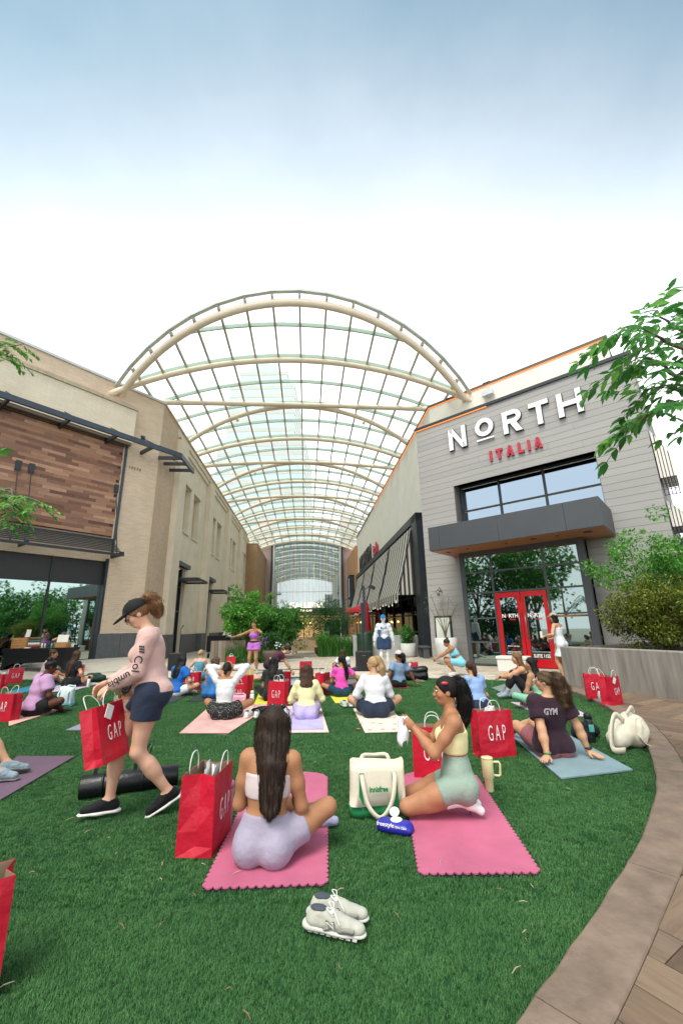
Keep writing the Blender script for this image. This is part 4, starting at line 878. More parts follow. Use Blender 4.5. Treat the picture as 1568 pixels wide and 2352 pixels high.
def leaves_mesh(name, P, D, N, Ln, Wd, m):
    """P base points, D directions, N normals (arrays n x 3); folded six-point leaves"""
    P, D, N = np.asarray(P, float), np.asarray(D, float), np.asarray(N, float); n = len(P)
    D /= np.linalg.norm(D, axis=1, keepdims=True)+1e-9; S = np.cross(D, N); S /= np.linalg.norm(S, axis=1, keepdims=True)+1e-9; N = np.cross(S, D)
    Ln = np.broadcast_to(np.asarray(Ln, float), (n,))[:, None]; Wd = np.broadcast_to(np.asarray(Wd, float), (n,))[:, None]
    V = np.stack([P, P+D*Ln*.35+S*Wd*.5+N*Wd*.18, P+D*Ln*.7+S*Wd*.36+N*Wd*.1, P+D*Ln-N*Ln*.08, P+D*Ln*.7-S*Wd*.36+N*Wd*.1, P+D*Ln*.35-S*Wd*.5+N*Wd*.18, P+D*Ln*.5], 1).reshape(-1, 3)
    F = np.array([[0, 1, 2, 6], [6, 2, 3, 3], [0, 6, 4, 5], [6, 3, 4, 4]])
    f = []
    base = np.arange(n)*7
    T = np.array([[0, 1, 6], [1, 2, 6], [2, 3, 6], [0, 6, 5], [6, 4, 5], [6, 3, 4]])
    F = (base[:, None, None]+T[None]).reshape(-1, 3)
    me = bpy.data.meshes.new(name); me.vertices.add(len(V)); me.vertices.foreach_set('co', V.ravel()); me.loops.add(F.size); me.loops.foreach_set('vertex_index', F.ravel().astype(np.int32))
    me.polygons.add(len(F)); me.polygons.foreach_set('loop_start', np.arange(0, F.size, 3, dtype=np.int32)); me.polygons.foreach_set('loop_total', np.full(len(F), 3, np.int32)); me.materials.append(m); me.update(calc_edges=True); me.validate()
    return me
def unit(n): v = nrg.normal(size=(n, 3)); return v/np.linalg.norm(v, axis=1, keepdims=True)
def clump_leaves(centers, radii, per, ln, wd, up=0.35, shell=0.55, droop=0.2):
    Ps, Ds, Ns = [], [], []
    for c, r in zip(centers, radii):
        u = unit(per); rad = (shell+(1-shell)*nrg.random((per, 1)))*np.asarray(r)
        Ps.append(np.asarray(c)+u*rad); d = u*.8+unit(per)*.7; d[:, 2] -= droop; Ds.append(d); nn = unit(per)*.6; nn[:, 2] += 1; nn += u*up; Ns.append(nn)
    P, D, N = np.concatenate(Ps), np.concatenate(Ds), np.concatenate(Ns); n = len(P)
    return P, D, N, ln*nrg.uniform(.7, 1.2, n), wd*nrg.uniform(.7, 1.2, n)
BARK = mat('bark', '#6e6052', 0.9, 0.25, 12, 0.5, 30, stretch=(1, 1, .3)); BARKP = mat('bark_pale', '#b7aa9c', 0.85, 0.2, 10, 0.3, 30, stretch=(1, 1, .3))
LEAF_G = leaf_mat('leaf_green', '#2c5a26', '#3f7a32', '#6da34a'); LEAF_D = leaf_mat('leaf_dark', '#1f4522', '#2c5c2c', '#4a8038'); LEAF_Y = leaf_mat('leaf_olive', '#33451a', '#5a6c26', '#a3a23e'); LEAF_B = leaf_mat('leaf_bright', '#356f2a', '#4f9038', '#86b850'); LEAF_S = leaf_mat('leaf_silver', '#5c6a4e', '#77836a', '#98a488')
def grow(base, h, spread, limbs, r0, lean=(0, 0)):
    """trunk and limbs; returns mesh builder and limb tips"""
    b = MB(); base = Vector(base); pts = []
    for i in range(6): f = i/5; pts.append(base+Vector((lean[0]*f+.04*h*math.sin(f*4+r0*50)*f, lean[1]*f+.04*h*math.cos(f*3)*f, h*.55*f)))
    b.tube(pts, [r0*(1-.45*i/5) for i in range(6)], 8); tips = []
    for k in range(limbs):
        a = 6.283*k/limbs+rng.uniform(-.4, .4); st = pts[2+k % 4]; e = base+Vector((lean[0]+spread*math.cos(a)*rng.uniform(.5, 1), lean[1]+spread*math.sin(a)*rng.uniform(.5, 1), h*rng.uniform(.6, .98)))
        mid = (st+e)/2+Vector((rng.uniform(-.1, .1)*spread, rng.uniform(-.1, .1)*spread, -.06*h)); q = [st, (st+mid)/2+Vector((0, 0, .01*h)), mid, (mid+e)/2, e]
        b.tube(q, [r0*.5, r0*.4, r0*.3, r0*.2, r0*.08], 6); tips += [mid, (mid+e)/2, e]
    return b, tips
def tree(name, label, cat, base, h, spread, lm, bark=BARK, limbs=8, r0=.08, per=70, ln=.1, wd=.05, cr=.35, lean=(0, 0), group=None, extra=4, low=.35):
    t = empty(name, base, label, cat, group); b, tips = grow(base, h, spread, limbs, r0, lean); b.obj('trunk', [bark], t, True)
    C = []; Rr = []
    for q in tips:
        for _ in range(extra):
            C.append(np.array(q)+nrg.normal(size=3)*cr*.75); Rr.append(np.array([1, 1, .75])*cr*nrg.uniform(.55, 1.0))
    link('crown', leaves_mesh('crown', *clump_leaves(C, Rr, per, ln, wd), lm), t); return t
def bush(name, label, cat, c, r, lm, n=26, per=90, ln=.05, wd=.025, stems=6, group=None, bark=BARK, cr=.32):
    """rounded shrub: clumps through an ellipsoid c, radii r (bottom at c.z-r.z)"""
    c = np.array(c, float); r = np.array(r, float); t = empty(name, (c[0], c[1], max(0, c[2]-r[2])), label, cat, group); b = MB()
    for k in range(stems):
        a = 6.28*k/stems; b.tube([(c[0]+.05*math.cos(a), c[1]+.05*math.sin(a), c[2]-r[2]), (c[0]+.3*r[0]*math.cos(a), c[1]+.3*r[1]*math.sin(a), c[2]-.1*r[2]), (c[0]+.6*r[0]*math.cos(a), c[1]+.6*r[1]*math.sin(a), c[2]+.45*r[2])], [.02, .014, .006], 5)
    b.obj('stem', [bark], t)
    u = unit(n); rad = nrg.uniform(.35, 1.0, (n, 1)); C = c+u*r*rad*.85; Rr = [np.array([1, 1, .85])*cr*min(r)*nrg.uniform(.7, 1.25) for _ in range(n)]
    link('foliage', leaves_mesh('foliage', *clump_leaves(C, Rr, per, ln, wd), lm), t); return t
def blades(name, label, cat, c, r, h, n, m, group=None, w=.012, arch_=.5):
    """clump of arching grass-like leaves"""
    t = empty(name, c, label, cat, group); b = MB(); c = Vector(c)
    for i in range(n):
        a = rng.uniform(0, 6.28); d = Vector((math.cos(a), math.sin(a), 0)); p = c+Vector((rng.uniform(-r[0], r[0]), rng.uniform(-r[1], r[1]), 0)); hh = h*rng.uniform(.6, 1.1); s = Vector((-d.y, d.x, 0))*w
        q = [p, p+d*hh*.12*arch_+Vector((0, 0, hh*.55)), p+d*hh*.4*arch_+Vector((0, 0, hh*.9)), p+d*hh*.8*arch_+Vector((0, 0, hh*.95))]
        b.add([q[0]-s, q[0]+s, q[1]+s*.8, q[1]-s*.8, q[2]+s*.5, q[2]-s*.5, q[3]], [(0, 1, 2, 3), (3, 2, 4, 5), (5, 4, 6)])
    b.obj('foliage', [m], t); return t

# near branches reaching in from the right (pinnate leaves), the trunk stands outside the picture
def branch_tree(name, label, trunk_pts, trunk_r, twigs, lm, ln, wd, pairs, cat='tree', bark=BARK, lobed=False):
    t = empty(name, trunk_pts[0], label, cat); b = MB(); b.tube(catmull(trunk_pts, 5), [trunk_r*(1-.8*i/((len(trunk_pts)-1)*5)) for i in range((len(trunk_pts)-1)*5+1)], 10); P, D, N = [], [], []
    for tw_ in twigs:
        q = catmull(tw_, 8); b.tube(q, [.02*(1-.85*i/(len(q)-1)) for i in range(len(q))], 6)
        for i in range(2, len(q)-1):
            if i % 3: continue
            tdir = (q[i+1]-q[i-1]).normalized()
            for sd in (-1, 1):
                # a leaf stalk with leaflets
                side = tdir.cross(Vector((0, 0, 1))).normalized()*sd; rd = (side*rng.uniform(.6, 1)+tdir*rng.uniform(.2, .7)+Vector((rng.uniform(-.2, .2), rng.uniform(-.2, .2), rng.uniform(-.5, .25)))).normalized(); L_ = ln*rng.uniform(2.0, 3.0)
                st = [q[i]+rd*L_*f+Vector((0, 0, -.25*L_*f*f)) for f in (0, .25, .5, .75, 1)]; b.tube(st, .0025, 4)
                for j in range(1, 5):
                    for s2 in (-1, 1) if j < 4 else (-1, 1, 0):
                        sv = rd.cross(Vector((0, 0, 1))); sv = sv.normalized() if sv.length > .01 else Vector((1, 0, 0))
                        d = rd*(.7 if s2 else 1)+sv*s2*.8+Vector((rng.uniform(-.2, .2), rng.uniform(-.2, .2), rng.uniform(-.6, -.05)))
                        P.append(st[j]); D.append(d); N.append(Vector((rng.uniform(-.5, .5), rng.uniform(-.5, .5), 1)))
    b.obj('trunk', [bark], t, True)
    n = len(P); link('crown', leaves_mesh('crown', P, D, N, ln*nrg.uniform(.75, 1.15, n), wd*nrg.uniform(.8, 1.15, n), lm), t)
    return t
def up_(u, v, Y): return A(u, v, Y)
LEAF_N = leaf_mat('leaf_near', '#2b6430', '#3a7c38', '#68a348', 0.35, 0.42)
branch_tree('ash_tree', 'leafy green branches hanging in from the upper right corner', [(4.2, 2.9, 0), (4.1, 2.95, 1.5), (4.0, 3.0, 3.0), (3.6, 3.1, 4.2)], .1,
    [[(3.9, 3.0, 3.2), A(1568, 800, 3.0), A(1515, 775, 2.9), A(1455, 748, 2.8), A(1408, 762, 2.7)],
     [(4.0, 3.0, 3.0), A(1575, 870, 3.1), A(1525, 840, 3.0), A(1475, 820, 2.9), A(1440, 838, 2.8)],
     [(3.9, 3.1, 3.3), A(1568, 760, 3.2), A(1530, 735, 3.1), A(1490, 718, 3.0)],
     [(4.0, 3.0, 2.6), A(1568, 930, 2.9), A(1545, 928, 2.8), A(1512, 935, 2.7), A(1482, 952, 2.65)],
     [(4.0, 3.0, 2.7), A(1568, 900, 3.0), A(1540, 885, 2.95), A(1500, 890, 2.9)]], LEAF_N, .125, .05, 4)
branch_tree('oak_tree', 'oak leaves poking in at the left edge above the brick parapet', [(-5.6, 4.6, 0), (-5.6, 4.6, 2.5), (-5.4, 4.65, 4.2)], .09,
    [[(-5.5, 4.6, 4.0), A(-10, 800, 4.5), A(25, 795, 4.4), A(55, 790, 4.3)], [(-5.5, 4.6, 3.9), A(-10, 815, 4.5), A(18, 818, 4.4), A(38, 822, 4.3)],
     [(-5.5, 4.6, 2.0), A(-10, 1135, 4.6), A(30, 1140, 4.5), A(70, 1145, 4.4), A(95, 1155, 4.3)], [(-5.5, 4.6, 2.0), A(-15, 1165, 4.6), A(20, 1170, 4.5), A(50, 1185, 4.4)], [(-5.5, 4.6, 1.9), A(-15, 1190, 4.5), A(10, 1195, 4.4), A(30, 1210, 4.35)], [(-5.5, 4.6, 2.1), A(-15, 1150, 4.4), A(15, 1150, 4.3), A(40, 1160, 4.25)]], LEAF_B, .075, .035, 4)
# small tree, shrub and hedge in the concrete planter on the right
tree('crape_myrtle', 'light green crape myrtle leaning over the concrete planter', 'tree', (8.6, 10.1, .8), 2.6, 1.6, LEAF_B, BARK, 12, .05, 80, .10, .04, .3, (-.45, -.1), extra=5)
bush('olive_shrub', 'large yellow-green shrub behind the concrete planter wall', 'shrub', (7.05, 9.4, 1.6), (1.5, 1.0, .9), LEAF_Y, 170, 150, .07, .026, 10, cr=.26)
bush('olive_shrub', 'darker end of the shrub bed at the right edge behind the planter', 'shrub', (8.5, 8.4, 1.5), (1.0, 1.0, .85), LEAF_Y, 110, 140, .062, .024, 8, cr=.32)
# planting in the middle of the plaza
tree('young_tree', 'bright green young tree with pale forked stems behind the instructor', 'tree', (-4.7, 20.2, 0), 3.1, .95, LEAF_B, BARKP, 11, .06, 85, .14, .06, .36, (0.1, 0), extra=5)
tree('young_tree', 'spreading green tree beside the wood planter', 'tree', (-3.3, 21.6, 0), 2.2, 1.05, LEAF_G, BARKP, 11, .05, 85, .13, .055, .38, (.2, 0), extra=5)
bush('round_evergreen', 'dark green conical evergreen in front of the mall doors', 'shrub', (-1.0, 26.0, 1.7), (1.75, 1.5, 1.75), LEAF_D, 60, 130, .12, .04, 5, cr=.32)
blades('ornamental_grass', 'feathery green grass clump by the grey planter block', 'grass', (-.4, 22.3, 0), (.9, .5), 1.05, 900, LEAF_G, w=.012, arch_=.8)
blades('ornamental_grass', 'low green grass bed at the foot of the young tree', 'grass', (-4.4, 19.6, 0), (.9, .35), .75, 600, LEAF_G, w=.012)
bush('ground_cover', 'low dark ground cover hugging the wood planter edge', 'plant', (-4.1, 18.7, .14), (1.3, .4, .16), LEAF_D, 26, 60, .06, .03, 3, cr=.6)
# trees behind the camera that the shop windows reflect
SPOTS = ((-14, 9.5, 8, 3.2, 'left end of the lawn'), (-17, 5, 9, 3.4, 'left of the lawn'), (-13.5, 1.5, 9, 3.4, 'left of the viewer'), (-19, -1, 9.5, 3.6, 'far left of the viewer'), (-23, 8, 9, 3.6, 'beyond the left street'), (13, 6.5, 5, 2.2, 'right of the planter'), (16, 1.5, 5.6, 2.4, 'right of the raised walk'), (21, 6.5, 5.5, 2.4, 'beyond the right walk'), (0, -14, 9, 3.6, 'straight behind the viewer'))
for x, y, h, s, w in SPOTS:
    tree('street_tree', 'round street tree mirrored in the shop glass, standing '+w, 'tree', (x, y, 0), h, s, LEAF_G, BARK, 9, .16, 26, .34, .2, .95, extra=5, group='trees mirrored in the windows')

for x, y, w in ((-18, 9, 'left end of the lawn'), (-16, 3, 'left of the viewer'), (-24, 3, 'far left street'), (16, 8, 'right of the planter'), (17, 3, 'right of the raised walk'), (22, 0, 'far right street')):  # hedges out of view, added to darken the bright gap low in the reflections
    bush('street_hedge', 'broad hedge mirrored low in the shop glass, '+w, 'hedge', (x, y, 1.5), (3.2, 2.6, 1.7), LEAF_D, 70, 60, .26, .16, 4, group='hedges mirrored in the windows', cr=.4)
# ------------------------------------------------------------------ figures: smooth blended volumes turned into one continuous surface
V3 = lambda *a: np.array(a, float)
def nrm(v): v = np.asarray(v, float); return v/(np.linalg.norm(v)+1e-12)
class Blob:
    def __init__(s): s.p = []
    def cone(s, a, b, ra, rb, k=.025, cuts=(), flat=None): s.p.append(('c', np.asarray(a, float), np.asarray(b, float), ra, rb, k, cuts, flat)); return s
    def ell(s, c, r, ax=None, k=.025, cuts=()): s.p.append(('e', np.asarray(c, float), np.asarray(r, float), np.eye(3) if ax is None else np.asarray(ax, float), k, cuts)); return s
    def mesh(s, vox, wrinkle=0.0, wf=40.0):
        lo, hi = np.full(3, 1e9), np.full(3, -1e9); bb = []
        for q in s.p:
            if q[0] == 'c': r = max(q[3], q[4])*1.35+.01; l, h = np.minimum(q[1], q[2])-r, np.maximum(q[1], q[2])+r
            else: r = np.abs(q[3].T) @ q[2]+.01; l, h = q[1]-r, q[1]+r
            bb.append((l, h)); lo, hi = np.minimum(lo, l), np.maximum(hi, h)
        lo = lo-3*vox; dim = np.ceil((hi+3*vox-lo)/vox).astype(int)+1
        fld = np.full(dim, 1.0, np.float32)
        for q, (l, h) in zip(s.p, bb):
            k = q[5] if q[0] == 'c' else q[4]
            i0 = np.maximum(((l-lo-k-2*vox)/vox).astype(int), 0); i1 = np.minimum(((h-lo+k+2*vox)/vox).astype(int)+2, dim)
            X = (lo[0]+vox*np.arange(i0[0], i1[0])).astype(np.float32)[:, None, None]; Y = (lo[1]+vox*np.arange(i0[1], i1[1])).astype(np.float32)[None, :, None]; Z = (lo[2]+vox*np.arange(i0[2], i1[2])).astype(np.float32)[None, None, :]
            if q[0] == 'c':
                a, b, ra, rb = q[1], q[2], q[3], q[4]; ba = b-a; L2 = max(float(ba @ ba), 1e-9)
                x, y, z = X-a[0], Y-a[1], Z-a[2]
                if q[7] is not None:
                    ax, f = q[7]; ax = nrm(ax); c = (x*ax[0]+y*ax[1]+z*ax[2])*(1/f-1); x, y, z = x+c*ax[0], y+c*ax[1], z+c*ax[2]
                t = np.clip((x*ba[0]+y*ba[1]+z*ba[2])/L2, 0, 1)
                d = np.sqrt((x-t*ba[0])**2+(y-t*ba[1])**2+(z-t*ba[2])**2)-(ra+(rb-ra)*t)
                if q[7] is not None: d = d*max(q[7][1], .5)
                cuts = q[6]
            else:
                c, r, ax = q[1], q[2], q[3]; x, y, z = X-c[0], Y-c[1], Z-c[2]
                u = [(x*ax[i][0]+y*ax[i][1]+z*ax[i][2])/r[i] for i in range(3)]; n = np.sqrt(u[0]**2+u[1]**2+u[2]**2)
                n2 = np.sqrt((u[0]/r[0])**2+(u[1]/r[1])**2+(u[2]/r[2])**2)+1e-6; d = n*(n-1)/n2; cuts = q[5]
            for p, m in cuts: d = np.maximum(d, (X-p[0])*m[0]+(Y-p[1])*m[1]+(Z-p[2])*m[2])
            sub = fld[i0[0]:i1[0], i0[1]:i1[1], i0[2]:i1[2]]
            hh = np.clip(.5+.5*(sub-d)/k, 0, 1); sub[...] = sub*(1-hh)+d*hh-k*hh*(1-hh)
        if wrinkle:
            X, Y, Z = np.meshgrid(*[lo[i]+vox*np.arange(dim[i]) for i in range(3)], indexing='ij')
            fld += (wrinkle*(np.sin(wf*Z+2.2*np.sin(wf*.23*X+1)+2.5*np.sin(wf*.19*Y))*.6+np.sin(wf*.8*(Z*.5+X*.8)+3*np.sin(wf*.2*Z))*.5)).astype(np.float32)
        return nets(fld, lo, vox)
def nets(f, lo, vox):
    ins = f < 0; d = np.array(f.shape)-1
    c = [(i, j, k) for i in (0, 1) for j in (0, 1) for k in (0, 1)]
    sl = lambda o: tuple(slice(o[a], o[a]+d[a]) for a in range(3))
    cnt = sum(ins[sl(o)].astype(np.int8) for o in c); act = (cnt > 0) & (cnt < 8); idx = np.argwhere(act)
    if len(idx) == 0: return np.zeros((0, 3)), np.zeros((0, 4), int)
    ids = np.full(act.shape, -1, np.int64); ids[act] = np.arange(len(idx))
    val = np.stack([f[idx[:, 0]+o[0], idx[:, 1]+o[1], idx[:, 2]+o[2]] for o in c], 1)
    pos = np.zeros((len(idx), 3)); num = np.zeros(len(idx))
    for a in range(8):
        for b in range(a+1, 8):
            if sum(abs(c[a][q]-c[b][q]) for q in range(3)) != 1: continue
            m = (val[:, a] < 0) != (val[:, b] < 0); t = np.where(m, val[:, a]/(val[:, a]-val[:, b]+1e-12), 0)[:, None]
            pos += np.where(m[:, None], np.array(c[a])+t*(np.array(c[b])-np.array(c[a])), 0); num += m
    V = lo+vox*(idx+pos/num[:, None]); Q = []
    for a in range(3):
        b1, b2 = (a+1) % 3, (a+2) % 3
        o = [0, 0, 0]; o[a] = 1
        s0 = tuple(slice(0, f.shape[q]-(1 if q == a else 0)) for q in range(3)); s1 = tuple(slice(1, None) if q == a else slice(None) for q in range(3))
        ch = ins[s0] != ins[s1]; e = np.argwhere(ch)
        e = e[(e[:, b1] > 0) & (e[:, b2] > 0) & (e[:, b1] < d[b1]) & (e[:, b2] < d[b2])]
        fl = ins[e[:, 0], e[:, 1], e[:, 2]]
        def cell(x, y): g = e.copy(); g[:, b1] -= x; g[:, b2] -= y; return ids[g[:, 0], g[:, 1], g[:, 2]]
        q = np.stack([cell(0, 0), cell(1, 0), cell(1, 1), cell(0, 1)], 1); q[~fl] = q[~fl][:, ::-1]; Q.append(q)
    Q = np.concatenate(Q); Q = Q[(Q >= 0).all(1)]
    # one pass of gentle smoothing
    A_ = np.zeros_like(V); n_ = np.zeros(len(V))
    for i in range(4):
        np.add.at(A_, Q[:, i], V[Q[:, (i+1) % 4]]); np.add.at(n_, Q[:, i], 1); np.add.at(A_, Q[:, i], V[Q[:, i-1]]); np.add.at(n_, Q[:, i], 1)
    return V*.5+.5*A_/np.maximum(n_, 1)[:, None], Q
def quads_mesh(name, parts, mats):
    Vs, Fs, M, n = [], [], [], 0
    for V, Q, mi in parts: Vs.append(V); Fs.append(Q+n); M.append(np.full(len(Q), mi, np.int32)); n += len(V)
    V, F, M = np.concatenate(Vs), np.concatenate(Fs), np.concatenate(M); me = bpy.data.meshes.new(name)
    me.vertices.add(len(V)); me.vertices.foreach_set('co', V.ravel()); me.loops.add(F.size); me.loops.foreach_set('vertex_index', F.ravel().astype(np.int32))
    me.polygons.add(len(F)); me.polygons.foreach_set('loop_start', np.arange(0, F.size, 4, dtype=np.int32)); me.polygons.foreach_set('loop_total', np.full(len(F), 4, np.int32))
    me.polygons.foreach_set('material_index', M); me.polygons.foreach_set('use_smooth', np.ones(len(F), bool))
    for m in mats: me.materials.append(m)
    me.update(calc_edges=True); me.validate(); return me
def rot(ax, deg):
    a = R_(deg); ax = nrm(ax); K = np.array([[0, -ax[2], ax[1]], [ax[2], 0, -ax[0]], [-ax[1], ax[0], 0]]); return np.eye(3)+math.sin(a)*K+(1-math.cos(a))*K @ K
def ik(a, c, l1, l2, pole):
    d = c-a; L_ = np.linalg.norm(d); mx_ = (l1+l2)*.998
    if L_ > mx_: c = a+d*mx_/L_; d = c-a; L_ = mx_
    x = (l1*l1-l2*l2+L_*L_)/(2*L_); h = math.sqrt(max(l1*l1-x*x, 0)); u = d/L_; p = np.asarray(pole, float); p = p-u*(p @ u)
    return a+u*x+nrm(p)*h, c
SKINS = {}
def skin(k):
    if k not in SKINS: SKINS[k] = mat('skin_'+k, {'fair': '#d2a289', 'light': '#c79676', 'tan': '#aa7757', 'olive': '#b08463', 'brown': '#7f523a', 'deep': '#5a3828', 'white': '#e0dedb'}[k], 0.56 if k != 'white' else .35, 0.13, 7, 0.12, 90, spec=0.28, detail=8)
    return SKINS[k]
def hair_mat(c0, c1):
    n = 'hair_'+c0[1:]+c1[1:]
    if n in MATS: return MATS[n]
    m = bpy.data.materials.new(n); m.use_nodes = True; nt, p = nodes_of(m); k = nt.links.new; p.inputs['Roughness'].default_value = 0.55; p.inputs['Specular IOR Level'].default_value = 0.25
    t = nt.nodes.new('ShaderNodeTexCoord'); mp = nt.nodes.new('ShaderNodeMapping'); mp.inputs['Scale'].default_value = (150, 150, 5); k(t.outputs['Object'], mp.inputs[0])
    n_ = nt.nodes.new('ShaderNodeTexNoise'); n_.inputs['Scale'].default_value = 1; n_.inputs['Detail'].default_value = 3; k(mp.outputs[0], n_.inputs['Vector'])
    r = nt.nodes.new('ShaderNodeValToRGB'); e = r.color_ramp.elements; e[0].position = .35; e[1].position = .75; e[0].color = srgb(c0); e[1].color = srgb(c1); k(n_.outputs['Fac'], r.inputs[0]); k(r.outputs[0], p.inputs['Base Color'])
    b = nt.nodes.new('ShaderNodeBump'); b.inputs['Strength'].default_value = .7; b.inputs['Distance'].default_value = .006; k(n_.outputs['Fac'], b.inputs['Height']); k(b.outputs[0], p.inputs['Normal'])
    MATS[n] = m; return m
def cloth(name, col, rough=.8, fold=.55, fs=11, var=.08, sheen=0.1): return mat('cloth_'+name, col, rough, var, 5, fold, fs, spec=.2, bdist=.028, sheen=sheen)

def person(label, loc, yaw, pose, garments=(), hair=None, sk='light', s=1.0, fat=1.0, vox=.013, face=False, hat=None, cat='person', name='person', group=None, shoes=None, extra=None, hands=('relax', 'relax'), wide=1.0, bust=1.0):
    """pose is given in the figure's own frame: x to its right, y forward, z up, feet or seat at z=0. yaw 0 faces away from the camera (+Y)."""
    root = empty(name, loc, label, cat, group, R_(yaw)); root.scale = (s, s, s)
    g = lambda k, d=None: pose.get(k, d)
    P = V3(*g('pel', (0, 0, .115))); lean, side, twist = g('lean', (6, 0, 0))
    Rt, Fw, Up = V3(1, 0, 0), V3(0, 1, 0), V3(0, 0, 1)
    Mp = rot(Fw, side*.4) @ rot(Rt, -lean*.45); Rp, Fp, Up_ = Mp @ Rt, Mp @ Fw, Mp @ Up
    Mc = rot(Up, twist) @ rot(Fw, side) @ rot(Rt, -lean); Rc, Fc, Uc = Mc @ Rt, Mc @ Fw, Mc @ Up
    waist = P+Up_*.12; C = waist+Uc*.17; N = C+Uc*.185
    hy, hp, hr = g('head', (0, 0, 0)); Mh = Mc @ rot(Up, hy) @ rot(Rt, -hp) @ rot(Fw, hr)
    if g('level', True): Mh = rot(Up, twist+hy) @ rot(Rt, -hp-lean*.25) @ rot(Fw, hr)
    Rh, Fh, Uh = Mh @ Rt, Mh @ Fw, Mh @ Up
    H0 = N+Uc*.05+Fc*.02+Uh*.02; H = H0+Uh*.095+Fh*.012
    sh = g('shrug', (0, 0)); fw = fat*wide
    SL, SR = C+Uc*(.135+sh[0])-Rc*.155*wide, C+Uc*(.135+sh[1])+Rc*.155*wide
    hL, hR = g('hl', (-.07, .30, .2)), g('hr', (.07, .30, .2))
    eL, wL = ik(SL, V3(*hL), .275, .245, g('el', (-.8, -.5, -.5))); eR, wR = ik(SR, V3(*hR), .275, .245, g('er', (.8, -.5, -.5)))
    JL, JR = P-Rp*.088-Up_*.02, P+Rp*.088-Up_*.02
    if 'kl' in pose or 'KL' in pose: 
        kL, aL = ik(JL, V3(*g('al', (.1, .33, .07))), .42, .40, g('kl', (-1, .45, .35))); kR, aR = ik(JR, V3(*g('ar', (-.1, .25, .07))), .42, .40, g('kr', (1, .45, .35)))
        if 'KL' in pose: kL, aL = V3(*g('KL')), V3(*g('al'))
        if 'KR' in pose: kR, aR = V3(*g('KR')), V3(*g('ar'))
    else:                                                       # sitting cross-legged
        jx = g('open', 1.0); kL, aL = V3(-.375*jx, .26, .205), V3(.03, .37, .07); kR, aR = V3(.375*jx, .25, .20), V3(-.02, .27, .075)
    fL, fR = nrm(g('fl', (.7, .5, -.1))), nrm(g('fr', (-.7, .5, -.1)))
    f = fat
    PARTS = {}
    def part_(nm, *pr): PARTS[nm] = pr
    AX = np.stack([Rp, Fp, Up_]); AC = np.stack([Rc, Fc, Uc])
    part_('pelvis', ('e', P+Up_*.01, V3(.158*f*wide, .112*f, .125), AX), ('e', P+Up_*.08, V3(.135*f*wide, .1*f, .1), AX))
    part_('glutes', ('e', P-Rp*.075*f-Fp*.045-Up_*.035, V3(.095, .1, .1)*f, AX), ('e', P+Rp*.075*f-Fp*.045-Up_*.035, V3(.095, .1, .1)*f, AX))
    part_('waist', ('c', P+Up_*.06, waist+Uc*.06, .122*fw, .112*fw, (Fc, .76)))
    part_('ribs', ('e', C+Uc*.0, V3(.137*fw, .098*f, .17), AC), ('e', C+Uc*.085, V3(.15*fw, .085*f, .075), AC))
    part_('bust', ('e', C-Rc*.07*f+Fc*.078*f+Uc*.0, V3(.062, .055, .062)*f*bust, AC), ('e', C+Rc*.07*f+Fc*.078*f, V3(.062, .055, .062)*f*bust, AC))
    part_('shoulders', ('c', N-Uc*.03, SL+Rc*.02, .055, .05*f), ('c', N-Uc*.03, SR-Rc*.02, .055, .05*f), ('c', SL+Rc*.03, SR-Rc*.03, .055, .055))
    part_('neck', ('c', N-Uc*.03, H-Uh*.06, .05, .047))
    for nm, a, b, c, w in (('L', SL, eL, wL, 1), ('R', SR, eR, wR, 1)):
        part_('uarm'+nm, ('c', a, a*.5+b*.5, .049*f, .043*f), ('c', a*.5+b*.5, b, .043*f, .036*f))
        part_('farm'+nm, ('c', b, b*.65+c*.35, .037*f, .038*f), ('c', b*.65+c*.35, c, .038*f, .024))
    for nm, a, b, c in (('L', JL, kL, aL), ('R', JR, kR, aR)):
        part_('thigh'+nm, ('c', a, a*.55+b*.45, .088*f, .075*f), ('c', a*.55+b*.45, b, .075*f, .052*f))
        bk = nrm((a-b)+(c-b)) if np.linalg.norm(nrm(a-b)+nrm(c-b)) > .2 else -Fw
        part_('shin'+nm, ('c', b, b*.6+c*.4, .05*f, .05*f), ('c', b*.68+c*.32+bk*.012, b*.5+c*.5+bk*.01, .05*f, .045*f), ('c', b*.5+c*.5, c, .046*f, .032))
    for nm, c, d, k in (('L', aL, fL, kL), ('R', aR, fR, kR)):
        sdn = nrm(k-c); dn = -nrm(sdn-d*(sdn @ d)); heel = c-d*.035+dn*.035
        part_('foot'+nm, ('c', heel, c+d*.07+dn*.03, .033, .034), ('c', c+d*.06+dn*.035, c+d*.15+dn*.046, .035, .024), ('c', c, c+d*.05+dn*.02, .034, .03))
    def put(B, nm, e=0.0, cuts=(), k=.03):
        for q in PARTS[nm]:
            if q[0] == 'c': B.cone(q[1], q[2], q[3]+e, q[4]+e, k, cuts, q[5] if len(q) > 5 else None)
            else: B.ell(q[1], q[2]+e, q[3], k, cuts)
    B = Blob()
    for nm in PARTS: put(B, nm)
    out = [(*B.mesh(vox), 0)]
    # head
    Hd = Blob(); AH = np.stack([Rh, Fh, Uh]); hs = .94
    Hd.ell(H+Uh*.018-Fh*.008, V3(.074, .092, .088)*hs, AH, .02).ell(H+Fh*.022-Uh*.035, V3(.06, .066, .075)*hs, AH, .03).ell(H+Fh*.05-Uh*.085, V3(.03, .026, .022), AH, .03)
    Hd.cone(H+Fh*.082+Uh*.0, H+Fh*.101-Uh*.034, .007, .0115, .012).ell(H+Fh*.095-Uh*.038, V3(.016, .009, .008), AH, .008)
    Hd.ell(H+Fh*.079-Uh*.062, V3(.022, .012, .009), AH, .008).cone(H-Rh*.03+Fh*.078+Uh*.014, H+Rh*.03+Fh*.078+Uh*.014, .01, .01, .018)
